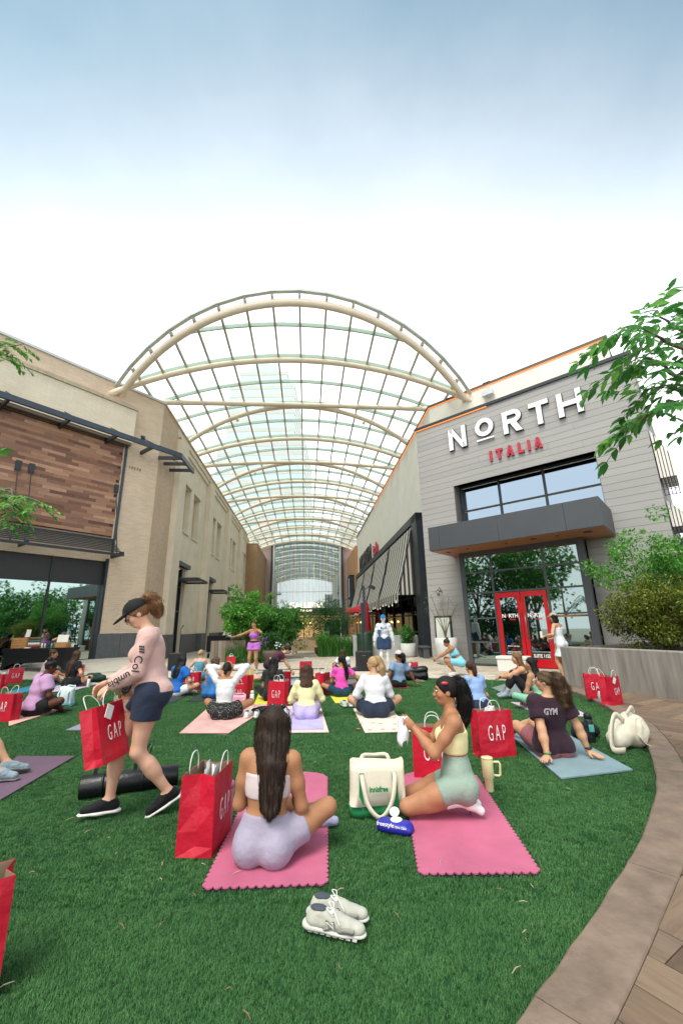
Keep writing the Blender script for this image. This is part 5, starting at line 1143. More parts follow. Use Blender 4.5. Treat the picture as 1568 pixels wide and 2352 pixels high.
    for sg in (-1, 1):
        Hd.ell(H+Rh*sg*.07-Fh*.004-Uh*.012, V3(.008, .02, .03), AH, .008).ell(H+Rh*sg*.036+Fh*.056-Uh*.03, V3(.022, .022, .022), AH, .02)
    Hd.cone(N-Uc*.02, H-Uh*.05-Fh*.012, .049, .046, .03)
    out.append((*Hd.mesh(min(.007, vox*.65)), 0))
    # hands
    def hand(w, e, pose_, sg, tgt=None):
        d = nrm(w-e); hd = g('hd'+('l' if sg < 0 else 'r')); d = nrm(V3(*hd)) if hd is not None else d
        pn = g('pn'+('l' if sg < 0 else 'r')); pn = V3(*pn) if pn is not None else -Up*.8+Fw*.0+Rt*(-sg)*.6; pn = nrm(pn-d*(pn @ d)); x = np.cross(d, pn)
        curl = {'relax': 32, 'fist': 78, 'flat': 6, 'grip': 60}[pose_]; Bh = Blob()
        Bh.cone(w-d*.02, w+d*.035, .022, .026, .02, flat=(pn, .72)).cone(w+d*.03-x*.018, w+d*.075-x*.026, .014, .013, .02, flat=(pn, .85)).cone(w+d*.03+x*.012, w+d*.08+x*.024, .018, .013, .02, flat=(pn, .85)).cone(w+d*.03, w+d*.08, .016, .014, .02, flat=(pn, .85))
        for j, (o_, ln_) in enumerate(((-.029, .062), (-.010, .075), (.010, .078), (.028, .068))):
            p0 = w+d*(.08-abs(o_)*.15)+x*o_; dd = nrm(d+x*o_*2.0); c1 = rot(np.cross(dd, pn), curl*.7) @ dd if True else dd; p1 = p0+c1*ln_*.5; c2 = rot(np.cross(dd, pn), curl*1.7) @ dd; p2 = p1+c2*ln_*.5
            Bh.cone(p0-dd*.01, p1, .0092, .0082, .006).cone(p1, p2, .0082, .0068, .006)
        ts = g('thumb'+('l' if sg < 0 else 'r'), -sg); t0 = w+d*.02+x*ts*.022*(-1 if False else 1); td = nrm(d*.75+x*ts*.75+pn*.35); t1 = t0+td*.042; t2 = t1+nrm(d+pn*.4+x*ts*.1)*.032
        Bh.cone(t0, t1, .0125, .010, .01).cone(t1, t2, .010, .0075, .008)
        out.append((*Bh.mesh(.0048 if vox < .012 else .0065), 0)); return w+d*.085+pn*.012
    gL = hand(wL, eL, hands[0], -1); gR = hand(wR, eR, hands[1], 1)
    body = link('body', quads_mesh('body', out, [skin(sk)]), root, False)
    # clothes
    for gm in garments:
        nm, kind, m = gm[0], gm[1], gm[2]; o = gm[3] if len(gm) > 3 else {}
        B = Blob(); e = o.get('e', .010); k = .03
        lo_, hi_ = o.get('lo', .03), o.get('hi', .45)
        base = P; cu = lambda lo__, hi__: [(P+Up_*lo__, -Up_)]+([(P+Up_*.12+Uc*(hi__-.12), Uc)] if hi__ is not None else [])
        if kind in ('top', 'bra', 'dress'):
            cc = cu(lo_, hi_)
            for q in (('waist', 'ribs', 'bust', 'shoulders') if kind != 'bra' else ('waist', 'ribs', 'bust')): put(B, q, e, cc, k)
            if lo_ < .06: put(B, 'pelvis', e+.004, cc, k)
            if lo_ < -.02: put(B, 'glutes', e+.004, cc, k)
            sl_t = o.get('sleeve', 0)
            for L_, a, b, c in (('L', SL, eL, wL), ('R', SR, eR, wR)):
                if sl_t <= 0: continue
                if sl_t <= 1: q = a+(b-a)*sl_t; put(B, 'uarm'+L_, e+o.get('es', .006), [(q, nrm(b-a))], k)
                else: q = b+(c-b)*(sl_t-1); put(B, 'uarm'+L_, e+.003, (), k); put(B, 'farm'+L_, e+.001, [(q, nrm(c-b))], k)
            if o.get('strap'):
                for sg in (-1, 1):
                    x0 = o.get('sx', .075); tp = N+Uc*(-.025)+Rc*sg*(x0+.012)
                    B.cone(C+Rc*sg*x0+Fc*.105*f+Uc*.02, tp+Fc*.035+Uc*.012, .011, .010, .012); B.cone(tp+Fc*.035+Uc*.012, tp-Fc*.045+Uc*.012, .010, .010, .012); B.cone(tp-Fc*.045+Uc*.012, C+Rc*sg*x0*o.get('xb', .8)-Fc*.095*f+Uc*(hi_-.29-.02), .010, .011, .012)
            if kind == 'dress':
                ln_ = o.get('skirt', .34); B.cone(P+Up_*.06, P-Up*ln_, .13, .2, .04, [(P-Up*(ln_-.02), -Up)], (Fp, .8))
        elif kind in ('shorts', 'pants'):
            cc = cu(-.5, o.get('hi', .12)); put(B, 'pelvis', e, cc, k); put(B, 'glutes', e, cc, k)
            if o.get('hi', .12) > .1: put(B, 'waist', e, cc, k)
            tt = o.get('t', .4); kl_ = o.get('kk', k)
            for L_, a, b, c in (('L', JL, kL, aL), ('R', JR, kR, aR)):
                if tt <= 1: q = a+(b-a)*tt; put(B, 'thigh'+L_, e+o.get('es', .0), [(q, nrm(b-a))], kl_)
                else: q = b+(c-b)*(tt-1); put(B, 'thigh'+L_, e, (), k); put(B, 'shin'+L_, e*.7, [(q, nrm(c-b))], k)
        elif kind == 'socks':
            for L_, b, c in (('L', kL, aL), ('R', kR, aR)):
                q = b+(c-b)*o.get('t', .8); put(B, 'foot'+L_, .006, (), .02); put(B, 'shin'+L_, .006, [(q, nrm(b-c))], .02)
        link(nm, quads_mesh(nm, [(*B.mesh(o.get('vox', vox), o.get('wr', 0), o.get('wf', 45)), 0)], [m]), root, False)
    if shoes:
        for L_, c, d, kn in (('L', aL, fL, kL), ('R', aR, fR, kR)):
            sdn = nrm(kn-c); dn = -nrm(sdn-d*(sdn @ d)); B = Blob(); x = np.cross(d, dn)
            B.cone(c-d*.035+dn*.03, c+d*.07+dn*.03, .042, .042, .02).cone(c+d*.06+dn*.035, c+d*.16+dn*.046, .043, .034, .02).cone(c-d*.01-dn*.02, c+d*.05+dn*.02, .044, .038, .02, [(c-dn*.015, -dn)])
            so_ = Blob(); so_.cone(c-d*.05+dn*.066, c+d*.06+dn*.066, .042, .04, .02, flat=(dn, .42)).cone(c+d*.06+dn*.068, c+d*.17+dn*.066, .044, .04, .02, flat=(dn, .36))
            q = link('shoe', quads_mesh('shoe', [(*B.mesh(min(vox, .009)), 0)], [shoes[0]]), root, False); link('sole', quads_mesh('sole', [(*so_.mesh(min(vox, .009)), 0)], [shoes[1]]), q, False)
    if hair:
        hm = hair[1]; st = hair[0]; B = Blob(); n1 = nrm(Fh*.80-Uh*.60); hl = .034 if 'fringe' not in st else .05
        cap = [(H+n1*hl, n1)]
        low = -.085 if st in ('pony', 'bun', 'cappony', 'lowbun', 'curlpony') else -.2
        B.ell(H+Uh*.02-Fh*.01, V3(.085, .103, .099)*hs, AH, .015, cap+[(H+Uh*low, -Uh)])
        strands = []
        hp_ = hair[2] if len(hair) > 2 else {}
        pts = [np.asarray(q, float) for q in hp_.get('pts', [])]
        w2 = lambda q: H+Rh*q[0]+Fh*q[1]+Uh*q[2]
        if st in ('pony', 'cappony', 'curlpony'):
            W = [w2(q) for q in pts]; rr_ = hp_.get('r', [.03, .04, .04, .025])
            B.ell(W[0], V3(.028, .028, .028), None, .01)
            for i in range(len(W)-1): B.cone(W[i], W[i+1], rr_[i], rr_[i+1], .02)
            strands.append((W, rr_))
        elif st in ('bun', 'lowbun'): B.ell(w2(pts[0]) if pts else w2((0, -.06, .1)), V3(1, 1, .85)*hp_.get('r', .042), None, .012)
        elif st in ('long', 'bob'):
            ln_ = hp_.get('len', .42); wd_ = hp_.get('w', .075); bk_ = hp_.get('back', .13); dx = hp_.get('dx', 0)
            for j in range(-2, 3):
                fr = j/2; a0 = H+Rh*fr*.072-Fh*(.055-.03*abs(fr))+Uh*.02; a1 = H+Rh*fr*(.078)-Fh*(.07-.035*abs(fr))-Uh*.1; a2 = N-Fc*(bk_*.75-.03*abs(fr))+Rc*(fr*wd_+dx*.5)-Uc*.06; a3 = N-Fc*(bk_)+Rc*(fr*wd_*.8+dx)-Uc*(ln_-.1)*(1-.12*abs(fr))
                W = [a0, a1, a2, a3] if st == 'long' else [a0, a1, H+Rh*fr*(.085)-Fh*(.06-.03*abs(fr))-Uh*(ln_)]
                rr_ = [.04, .038, .036, .012] if st == 'long' else [.04, .036, .026]
                for i in range(len(W)-1): B.cone(W[i], W[i+1], rr_[i], rr_[i+1], .025)
                strands.append((W, rr_))
        for q in hp_.get('more', []): B.ell(w2(q[:3]), V3(q[3], q[3], q[3]), None, .012)
        ho = link('hair', quads_mesh('hair', [(*B.mesh(min(vox*.8, .011), hp_.get('wr', .0015), hp_.get('wf', 60)), 0)], [hm]), root, False)
        ns = hp_.get('strands', 0)
        if ns:
            mbs = MB(); wv = hp_.get('wave', .006)
            for i in range(ns):
                W, rr_ = strands[i % len(strands)]; dr = unit(1)[0]; q = []; ph = rng.uniform(0, 6); fr_ = rng.uniform(16, 26); nP = 11
                kk = rng.uniform(.75, 1.12) if i % 9 else rng.uniform(1.15, 1.45)
                for t in range(nP):
                    u = t/(nP-1)*(len(W)-1); j = min(int(u), len(W)-2); v = u-j; c_ = W[j]*(1-v)+W[j+1]*v; r_ = rr_[j]*(1-v)+rr_[j+1]*v
                    q.append(c_+dr*(r_*kk+.002)+dr*wv*math.sin(ph+t*fr_*.12)+np.array([wv*.8*math.cos(ph+t*fr_*.15), 0, 0]))
                mbs.tube([tuple(z) for z in q], [.0010+.0009*rng.random()]*(nP-1)+[.0003], 3, cap=False)
            mbs.obj('hair_strands', [hm], ho, True, False)
    if hat:
        hk, hm, ho_ = hat[0], hat[1], hat[2] if len(hat) > 2 else {}
        B = Blob(); tip = ho_.get('tip', 0); U2 = rot(Rh, tip) @ Uh; F2 = rot(Rh, tip) @ Fh
        B.ell(H+U2*.028-F2*.005, V3(.088, .108, .098), np.stack([Rh, F2, U2]), .01, [(H+U2*.028, -U2)])
        if hk == 'cap': 
            B.ell(H+F2*.115+U2*.033, V3(.078, .085, .012), np.stack([Rh, nrm(F2-U2*.18), nrm(U2+F2*.18)]), .008)
            B.ell(H+U2*.128, V3(.008, .008, .006), None, .004)
        link('cap', quads_mesh('cap', [(*B.mesh(.007 if vox < .02 else .01), 0)], [hm]), root, False)
    if face:
        b = MB()
        for sg in (-1, 1):
            b.cur = 0; c_ = H+Rh*sg*.031+Fh*.0835+Uh*.002; b.ball(tuple(c_), (.012, .008, .006), 8, 6); b.cur = 1; b.ball(tuple(c_+Fh*.005), (.0055, .0055, .0055), 8, 6)
            b.cur = 3; b.tube([tuple(H+Rh*sg*.014+Fh*.092+Uh*.02), tuple(H+Rh*sg*.034+Fh*.089+Uh*.026), tuple(H+Rh*sg*.052+Fh*.076+Uh*.02)], [.003, .0035, .0018], 5)
        b.cur = 2; b.ball(tuple(H+Fh*.085-Uh*.0605), (.02, .0075, .0075), 10, 6)
        bo = b.obj('face_features', [mat('eye_white', '#e8e4e0', .3, 0), mat('eye_iris', '#2e1d14', .2, 0), mat('lips', '#b0605a', .45, 0), mat('brow', '#3a281e', .8, 0)], root, True, False)
    if g('glasses'):
        b = MB(); 
        for sg in (-1, 1):
            b.cur = 0; b.ball(tuple(H+Rh*sg*.034+Fh*.099-Uh*.002), (.026, .007, .021), 10, 6)
            b.cur = 1; b.tube([tuple(H+Rh*sg*.058+Fh*.094+Uh*.004), tuple(H+Rh*sg*.078+Fh*.05+Uh*.006), tuple(H+Rh*sg*.08-Fh*.015+Uh*.004)], .0025, 5)
        b.tube([tuple(H-Rh*.012+Fh*.104), tuple(H+Rh*.012+Fh*.104)], .0025, 5)
        b.obj('sunglasses' if g('glasses') == 'sun' else 'glasses', [mat('lens_dark', '#1a1714', .1, 0) if g('glasses') == 'sun' else mat('lens_clear', '#b9a79a', .1, 0), mat('frame_gold', '#8a7358', .3, 0, metal=.6)], root, True, False)
    bpy.context.view_layer.update
    info = dict(root=root, H=H, Rh=Rh, Fh=Fh, Uh=Uh, N=N, C=C, Uc=Uc, Rc=Rc, Fc=Fc, P=P, wL=wL, wR=wR, gL=gL, gR=gR, eL=eL, eR=eR, SL=SL, SR=SR, JL=JL, JR=JR, kL=kL, kR=kR, aL=aL, aR=aR, f=f)
    info['world'] = lambda q: Matrix.Translation(Vector(loc)) @ Matrix.Rotation(R_(yaw), 4, 'Z') @ Matrix.Scale(s, 4) @ Vector(q)
    return info
# ------------------------------------------------------------------ people
HB_ = hair_mat('#15100e', '#453022'); HBK = hair_mat('#0e0c0d', '#24201f'); HBR = hair_mat('#2c1c14', '#5a3b29'); HLB = hair_mat('#5a3a26', '#9a6f4c'); HBL = hair_mat('#8a6a45', '#d3b285'); HCU = hair_mat('#2a1e18', '#7a5f46')
def lw(p, loc, yaw, s):
    q = Matrix.Rotation(-R_(yaw), 4, 'Z') @ (Vector(p)-Vector(loc)); return tuple(q/s)
def seat(u, v, dy=.12): q = G(u, v, .03); return (q.x, q.y+dy, .03)
NAVY = cloth('navy', '#272f42', .75); WHITE_C = cloth('white', '#dcdcdf', .8, .6); BLACK_C = cloth('black', '#18181b', .8); GREY_S = cloth('grey_sock', '#9aa4ab', .9, .3)
# 1 woman walking with a red bag
wl = (-1.62, 3.72, 0.0); ws, wy = 1.02, 110
walk = person('woman in pale pink long-sleeved shirt and black cap walking with a red paper bag', wl, wy,
    dict(pel=(0, 0, .90), lean=(9, 0, 0), head=(4, 32, 0), ar=(.05, .22, .115), al=(-.05, -.20, .15), kl=(-.1, 1, 0), kr=(.1, 1, 0), fl=(-.05, .85, -.42), fr=(.03, 1, 0),
         hl=(-.07, .30, .935), hr=(.06, .33, .96), el=(-.5, -.9, -.3), er=(.6, -.8, -.3), pnl=(.5, 0, -.7), pnr=(-.7, 0, -.5), glasses='sun'),
    [('sports_shorts', 'shorts', NAVY, dict(e=.018, es=.014, t=.45, hi=.10, wr=.004, wf=34, kk=.012)), ('long_sleeved_shirt', 'top', cloth('shell_pink', '#d3aca4', .8, .7, 9), dict(e=.017, lo=-.03, hi=.465, sleeve=1.93, wr=.006, wf=34))],
    ('curlpony', HLB, dict(pts=[(0, -.10, .045), (0, -.135, .06), (.0, -.15, -.02), (0, -.13, -.105)], r=[.03, .05, .052, .03], strands=500, wave=.014, wr=.004, wf=70)), 'fair', ws, 1.03, .0095, True, ('cap', cloth('cap_black', '#131416', .7, .2)), shoes=(cloth('shoe_black', '#141416', .7, .3), mat('sole_white', '#e2ddd8', .6, .04)), hands=('grip', 'relax'))
# sleeve print and chest mark, flat on the cloth
PRINT = mat('print_dark', '#2b2430', .8, 0)
def arm_print(info, a, b, txt, size, side, parent, off=.06, name='sleeve_print'):
    a, b = np.asarray(a), np.asarray(b); d = nrm(b-a); n = nrm(side-d*(side @ d)); up = np.cross(n, d)
    M = Matrix(((d[0], -n[0], up[0], a[0]+n[0]*off-up[0]*size*.35), (d[1], -n[1], up[1], a[1]+n[1]*off-up[1]*size*.35), (d[2], -n[2], up[2], a[2]+n[2]*off-up[2]*size*.35), (0, 0, 0, 1)))
    link(name, text_mesh(txt, size, M, PRINT, .002, name, align='LEFT', bold=.001), parent, False)
shirt = [c for c in walk['root'].children if c.name.startswith('long_sleeved')][0]
nside = np.array([-1., .1, .15])
arm_print(walk, walk['eL']*.55+walk['SL']*.45, walk['eL'], 'Col', .085, nside, shirt, .076); arm_print(walk, walk['eL']*.93+walk['wL']*.07, walk['wL'], 'umbia', .078, nside, shirt, .074)
b = MB(); q0 = walk['SL']*.62+walk['eL']*.38; dd_ = nrm(walk['eL']-walk['SL']); nn_ = nrm(nside-dd_*(nside @ dd_)); uu_ = np.cross(nn_, dd_)
for i in range(3):
    for j in range(3):
        c_ = q0+nn_*.071+dd_*(i-1)*.019+uu_*((j-1)*.014+(i-1)*.006); b.ball(tuple(c_), (.0065, .0065, .0085), 6, 4)
b.obj('sleeve_emblem', [PRINT], shirt, True, False)
# 2 woman on the near pink mat
front = person('woman in pale bralette and lilac shorts seated on the near pink mat', (-.51, 3.0, .03), -6,
    dict(pel=(0, 0, .118), lean=(5, 2, 0), head=(4, 8, 2), KL=(-.14, .40, .20), al=(.23, .47, .065), KR=(.37, .20, .215), ar=(.02, .30, .065), fl=(.9, .35, -.05), fr=(-.8, .3, -.1), hl=(-.10, .27, .30), hr=(.12, .28, .28), el=(-.45, -1, -.35), er=(.5, -1, -.3)),
    [('bralette', 'bra', cloth('bra_pale', '#cdbaba', .7, .15), dict(e=.008, lo=.225, hi=.345, strap=1, sx=.07, xb=.3)), ('bike_shorts', 'shorts', cloth('lilac', '#a197aa', .7, .5, 13), dict(e=.009, hi=.125, t=.47)), ('socks', 'socks', cloth('sock_lilac', '#a9a5c4', .9, .4, 30), dict(t=.78))],
    ('long', HB_, dict(len=.45, w=.056, back=.128, dx=.055, strands=1300, wave=.005, wr=.0015)), 'tan', .985, 1.06, .0095)
shi = [c for c in front['root'].children if c.name.startswith('hair')][0]
f_ = front; b = MB(); w2_ = lambda q: tuple(f_['H']+f_['Rh']*q[0]+f_['Fh']*q[1]+f_['Uh']*q[2])
for sg in (-1, 1): b.ball(w2_((sg*.034, .06, .1)), (.028, .012, .02), 8, 6).tube([w2_((sg*.06, .055, .1)), w2_((sg*.1, .0, .075)), w2_((sg*.1, -.06, .03))], .0035, 5)
b.obj('sunglasses', [mat('lens_brown', '#2a1a14', .15, 0)], front['root'], True, False)
# 3 kneeling woman
kneel = person('woman in sage shorts kneeling on the right pink mat with hands raised', (.80, 3.58, .03), 82,
    dict(pel=(0, -.04, .235), lean=(0, 0, 0), head=(6, 0, 0), KL=(-.12, .355, .075), KR=(.13, .345, .075), al=(-.08, -.045, .115), ar=(.09, -.05, .115), fl=(0, -.75, -.65), fr=(0, -.7, -.7), hl=(-.03, .27, .60), hr=(.05, .29, .60), el=(-.3, .1, -1), er=(.4, .0, -1), pnl=(.9, .2, .2), pnr=(-.9, .2, .2), hdl=(.15, .75, .55), hdr=(-.15, .75, .55)),
    [('bralette', 'bra', cloth('lemon', '#e6dda6', .75, .2), dict(e=.009, lo=.20, hi=.345, strap=1, sx=.07, xb=.9)), ('bike_shorts', 'shorts', cloth('sage', '#8fa294', .7, .35, 15), dict(e=.008, hi=.185, t=.36, kk=.014)), ('socks', 'socks', cloth('sock_white', '#dedede', .9, .2), dict(t=.72))],
    ('pony', HBK, dict(pts=[(0, -.085, .075), (0, -.125, .05), (.0, -.145, -.08), (0, -.12, -.22), (0, -.10, -.28)], r=[.03, .045, .055, .045, .018], strands=900, wave=.006)), 'tan', .975, 1.02, .0095, True, hands=('grip', 'grip'))
k_ = kneel; w3_ = lambda q: tuple(k_['H']+k_['Rh']*q[0]+k_['Fh']*q[1]+k_['Uh']*q[2])
MB().ball(w3_((-.086, .02, .065)), (.006, .03, .012), 8, 5).obj('hair_clip', [mat('clip_red', '#c43a3a', .3, 0)], kneel['root'], True, False)
# dotted soles of her socks
b = MB()
for c_ in (k_['aL'], k_['aR']):
    for i in range(5):
        for j in range(-1, 2): b.ball((c_[0]+j*.018, c_[1]-.064+.006*i*0, c_[2]-.0-i*.026+.02), (.006, .004, .008), 6, 4)
b.obj('sock_grips', [mat('grip_black', '#1d1d1f', .7, 0)], kneel['root'], False, False)
# 4 woman leaning back on the blue-grey mat
mar = person('woman in maroon tee leaning back on her hands on the blue-grey towel', (2.22, 4.98, .03), 8,
    dict(pel=(0, 0, .12), lean=(-10, 0, -4), head=(52, 2, 0), al=(-.20, .78, .085), ar=(-.02, .76, .085), kl=(-.2, .2, 1), kr=(.2, .2, 1), fl=(-.15, .35, .9), fr=(.1, .4, .9), hl=(-.215, -.24, .055), hr=(.31, -.16, .055), el=(-.5, -1, .1), er=(.7, -.9, .1), hdl=(-.7, -.6, -.1), hdr=(.3, -.9, -.15), pnl=(0, 0, -1), pnr=(0, 0, -1), glasses='clear'),
    [('bike_shorts', 'shorts', cloth('dusty_rose', '#9c5f66', .8, .35, 14), dict(e=.012, hi=.12, t=.62)), ('tee', 'top', cloth('maroon', '#33202c', .85, .5), dict(e=.02, lo=-.06, hi=.47, sleeve=.62, es=.018, wr=.003, wf=36)), ('socks', 'socks', cloth('sock_white', '#dedede'), dict(t=.72))],
    ('curlpony', HCU, dict(pts=[(0, -.09, .05), (.0, -.135, .03), (.03, -.16, -.1), (.05, -.15, -.24), (.05, -.13, -.33)], r=[.035, .06, .078, .07, .03], strands=800, wave=.02, wr=.006, wf=75)), 'light', .985, 1.18, .0115, True, hands=('flat', 'flat'))
mr_ = mar; tee = [c for c in mar['root'].children if c.name.startswith('tee')][0]
Mb = Matrix(((mr_['Rc'][0], -mr_['Fc'][0], mr_['Uc'][0], 0), (mr_['Rc'][1], -mr_['Fc'][1], mr_['Uc'][1], 0), (mr_['Rc'][2], -mr_['Fc'][2], mr_['Uc'][2], 0), (0, 0, 0, 1)))
pb = mr_['C']-mr_['Fc']*.150+mr_['Uc']*.055-mr_['Rc']*.145
link('shirt_lettering', text_mesh('GYM', .09, Matrix.Translation(pb) @ Mb, mat('print_grey', '#b9aeb4', .8, 0), .004, 'shirt_lettering', .8, 'LEFT', bold=.003), tee, False)
MB().tube([tuple(mr_['wL']+np.array([.032*math.cos(t), .032*math.sin(t), .03])) for t in np.arange(0, 6.28, .5)], .009, 6, True).obj('bracelet', [mat('beads_green', '#4f8a55', .4, .3, 60)], mar['root'], True, False)
MB().tube([tuple(mr_['wR']+np.array([.03*math.cos(t), .03*math.sin(t), .035])) for t in np.arange(0, 6.28, .5)], .012, 6, True).obj('wristband', [mat('band_navy', '#1e2a44', .6, 0)], mar['root'], True, False)
# 5 green jumpsuit
person('woman in mint green bodysuit sitting behind the maroon tee, white claw clip in black hair', (3.3, 7.55, .03), 32,
    dict(head=(35, 0, 0), lean=(10, 0, 0)), [('bodysuit', 'bra', cloth('mint', '#7fb597', .7, .3), dict(e=.009, lo=.0, hi=.27)), ('leggings', 'pants', MATS['cloth_mint'], dict(e=.009, hi=.14, t=1.85))],
    ('long', HBK, dict(len=.34, w=.07, back=.12, strands=120, more=[(0, -.1, .05, .035)])), 'olive', .93, .98, .0135, True)
# 6 woman hugging her knees
person('woman in black tank and leggings hugging her knees near the red doors', (3.5, 8.55, .03), 72,
    dict(lean=(12, 0, 0), head=(4, 0, 0), al=(-.09, .40, .085), ar=(.09, .42, .085), kl=(-.1, .5, 1), kr=(.1, .5, 1), fl=(-.1, 1, -.1), fr=(.1, 1, -.1), hl=(.02, .50, .36), hr=(-.02, .48, .40), el=(-1, .1, -.3), er=(1, .1, -.3)),
    [('tank_top', 'bra', BLACK_C, dict(e=.01, lo=.02, hi=.34, strap=1)), ('leggings', 'pants', cloth('black_legging', '#1f1a1f', .7, .3), dict(e=.01, hi=.14, t=1.72)), ('socks', 'socks', GREY_S, dict(t=.75))],
    ('long', HLB, dict(len=.34, w=.06, back=.11, strands=200, wave=.012)), 'light', .97, 1.08, .0135, True)
# 7 light blue tee
person('woman in light blue tee and navy shorts with brown ponytail, blue mat', (2.2, 7.4, .03), 22, dict(lean=(14, 0, 0), head=(-4, 6, 0)),
    [('shorts', 'shorts', NAVY, dict(e=.016, t=.5, hi=.1)), ('tee', 'top', cloth('sky', '#8fa9d6', .8, .6), dict(e=.016, lo=-.02, sleeve=.6, es=.014, wr=.003))],
    ('pony', HBR, dict(pts=[(0, -.09, .04), (0, -.13, .0), (0, -.13, -.1), (0, -.11, -.17)], r=[.03, .04, .035, .012], strands=120)), 'light', .90, 1.05, .0135)
# 8 squatting woman with phone
sq = person('woman in aqua sports set squatting on the pavers with a phone', (3.25, 12.75, .004), 78,
    dict(pel=(0, -.1, .36), lean=(34, 0, 0), head=(0, 14, 0), al=(-.10, .06, .10), ar=(.10, .10, .10), kl=(-.35, 1, .6), kr=(.35, 1, .6), fl=(-.1, 1, -.1), fr=(.1, 1, -.1), hl=(-.03, .56, .46), hr=(.03, .58, .46), el=(-.6, -.2, -1), er=(.6, -.2, -1)),
    [('bralette', 'bra', cloth('aqua', '#7fc4d8', .7, .2), dict(e=.009, lo=.21, hi=.36, strap=1)), ('bike_shorts', 'shorts', MATS['cloth_aqua'], dict(e=.01, hi=.13, t=.72))],
    ('bun', HB_, dict(pts=[(0, -.075, .105)], r=.036)), 'tan', 1.0, 1.12, .015, True, shoes=(cloth('shoe_white', '#d8d8d4'), MATS['sole_white']), hands=('grip', 'grip'))
MB().box(-.035, .035, -.004, .004, -.07, .07).obj('phone', [mat('phone_black', '#101114', .2, 0)])
ph = bpy.data.objects['phone']; ph.location = sq['world']((sq['gL']+sq['gR'])/2+np.array([0, .03, .02])); ph.rotation_euler = (R_(-12), 0, R_(75)); tag(ph, 'black phone held up by the squatting woman in aqua', 'phone')
# 9 white dress
dr9 = person('woman in short white dress and beige cap standing by the concrete planter', (5.47, 11.0, .004), 36,
    dict(pel=(0, 0, .905), lean=(2, 0, 0), head=(8, 8, 0), al=(-.08, -.02, .09), ar=(.09, .05, .09), kl=(0, 1, 0), kr=(0, 1, 0), fl=(-.1, 1, 0), fr=(.1, 1, 0), hl=(-.26, .22, 1.08), hr=(.17, .30, 1.0), el=(-.6, -1, -.3), er=(.7, -.9, -.3)),
    [('dress', 'dress', cloth('dress_white', '#dfe3ea', .8, .3), dict(e=.010, lo=-.2, hi=.36, strap=1, skirt=.34, vox=.014))],
    ('bob', HBK, dict(len=.14, strands=80)), 'light', 1.0, .97, .014, True, ('cap', cloth('cap_beige', '#a89a84')), shoes=(cloth('shoe_grey', '#9aa0a4'), MATS['sole_white']), hands=('grip', 'grip'))
can = MB().lathe([(.02, 0), (.033, .01), (.033, .15), (.026, .165)], (0, 0, 0), 14).obj('drink_can', [mat('can_white', '#d9d9d2', .35, .1, 30)]); can.location = dr9['world'](dr9['gL']+np.array([-.02, .02, -.03])); tag(can, 'white drink can held by the woman in the white dress', 'can')
# 10 white long sleeves, long blond ponytail
w10 = person('woman in white long-sleeved top and navy shorts with long blond-tipped ponytail, heart mat', (.48, 7.15, .03), -2, dict(lean=(7, 0, 0), head=(55, 0, 0), al=(.12, .30, .07), hl=(-.18, .24, .19), hr=(.12, .3, .2)),
    [('shorts', 'shorts', NAVY, dict(e=.014, t=.50, hi=.11)), ('long_sleeved_top', 'top', WHITE_C, dict(e=.011, lo=.05, hi=.46, sleeve=1.9, wr=.003))],
    ('pony', HBL, dict(pts=[(0, -.07, .095), (0, -.115, .085), (.01, -.16, -.04), (.02, -.15, -.2), (.02, -.14, -.34)], r=[.028, .036, .045, .04, .012], strands=260, wave=.007)), 'light', 1.03, 1.16, .0125, True)
bpy.data.objects[[c.name for c in w10['root'].children if c.name.startswith('hair')][0]].data.materials[0] = HBL
# 11 blue tee with cap
person('woman in slate blue tee and pale pink cap leaning back on her hand, red mat', (1.27, 10.4, .03), 8, dict(lean=(-6, 3, 0), head=(38, 0, 0), hr=(.42, -.05, .06), hl=(-.36, -.12, .06), er=(.6, -1, 0), el=(-.6, -1, 0), al=(.05, .7, .08), ar=(.15, .66, .08), kl=(-.3, .2, 1), kr=(.3, .2, 1), hdr=(.8, .2, -.2), pnr=(0, 0, -1)),
    [('leggings', 'pants', BLACK_C, dict(e=.012, hi=.12, t=1.6)), ('tee', 'top', cloth('slate', '#7f95b4', .8, .6), dict(e=.018, lo=0, sleeve=.6, es=.014, wr=.003))],
    ('cappony', HBK, dict(pts=[(0, -.095, .03), (0, -.14, .0), (0, -.15, -.1), (.01, -.13, -.17)], r=[.035, .055, .055, .025], strands=120, wave=.014)), 'brown', .93, 1.02, .0145, True, ('cap', cloth('cap_blush', '#cdbabd')))
# 12 hot pink tee
person('woman in hot pink tee with very long black ponytail, yellow mat', (-.07, 9.2, .03), 10, dict(lean=(8, 4, 0), head=(18, 4, 0), hr=(.45, .22, .2), er=(.8, -.5, -.4), al=(.1, .36, .07)),
    [('shorts', 'shorts', cloth('teal_dark', '#1c3a52', .75), dict(e=.014, t=.55, hi=.1)), ('tee', 'top', cloth('hot_pink', '#dd4fae', .8, .5, 12, .16), dict(e=.014, lo=.0, sleeve=.5, es=.012, wr=.003))],
    ('pony', HBK, dict(pts=[(0, -.09, .06), (0, -.13, .03), (.02, -.17, -.14), (.03, -.17, -.32), (.03, -.16, -.42)], r=[.03, .042, .04, .034, .01], strands=200)), 'tan', .92, .97, .014)
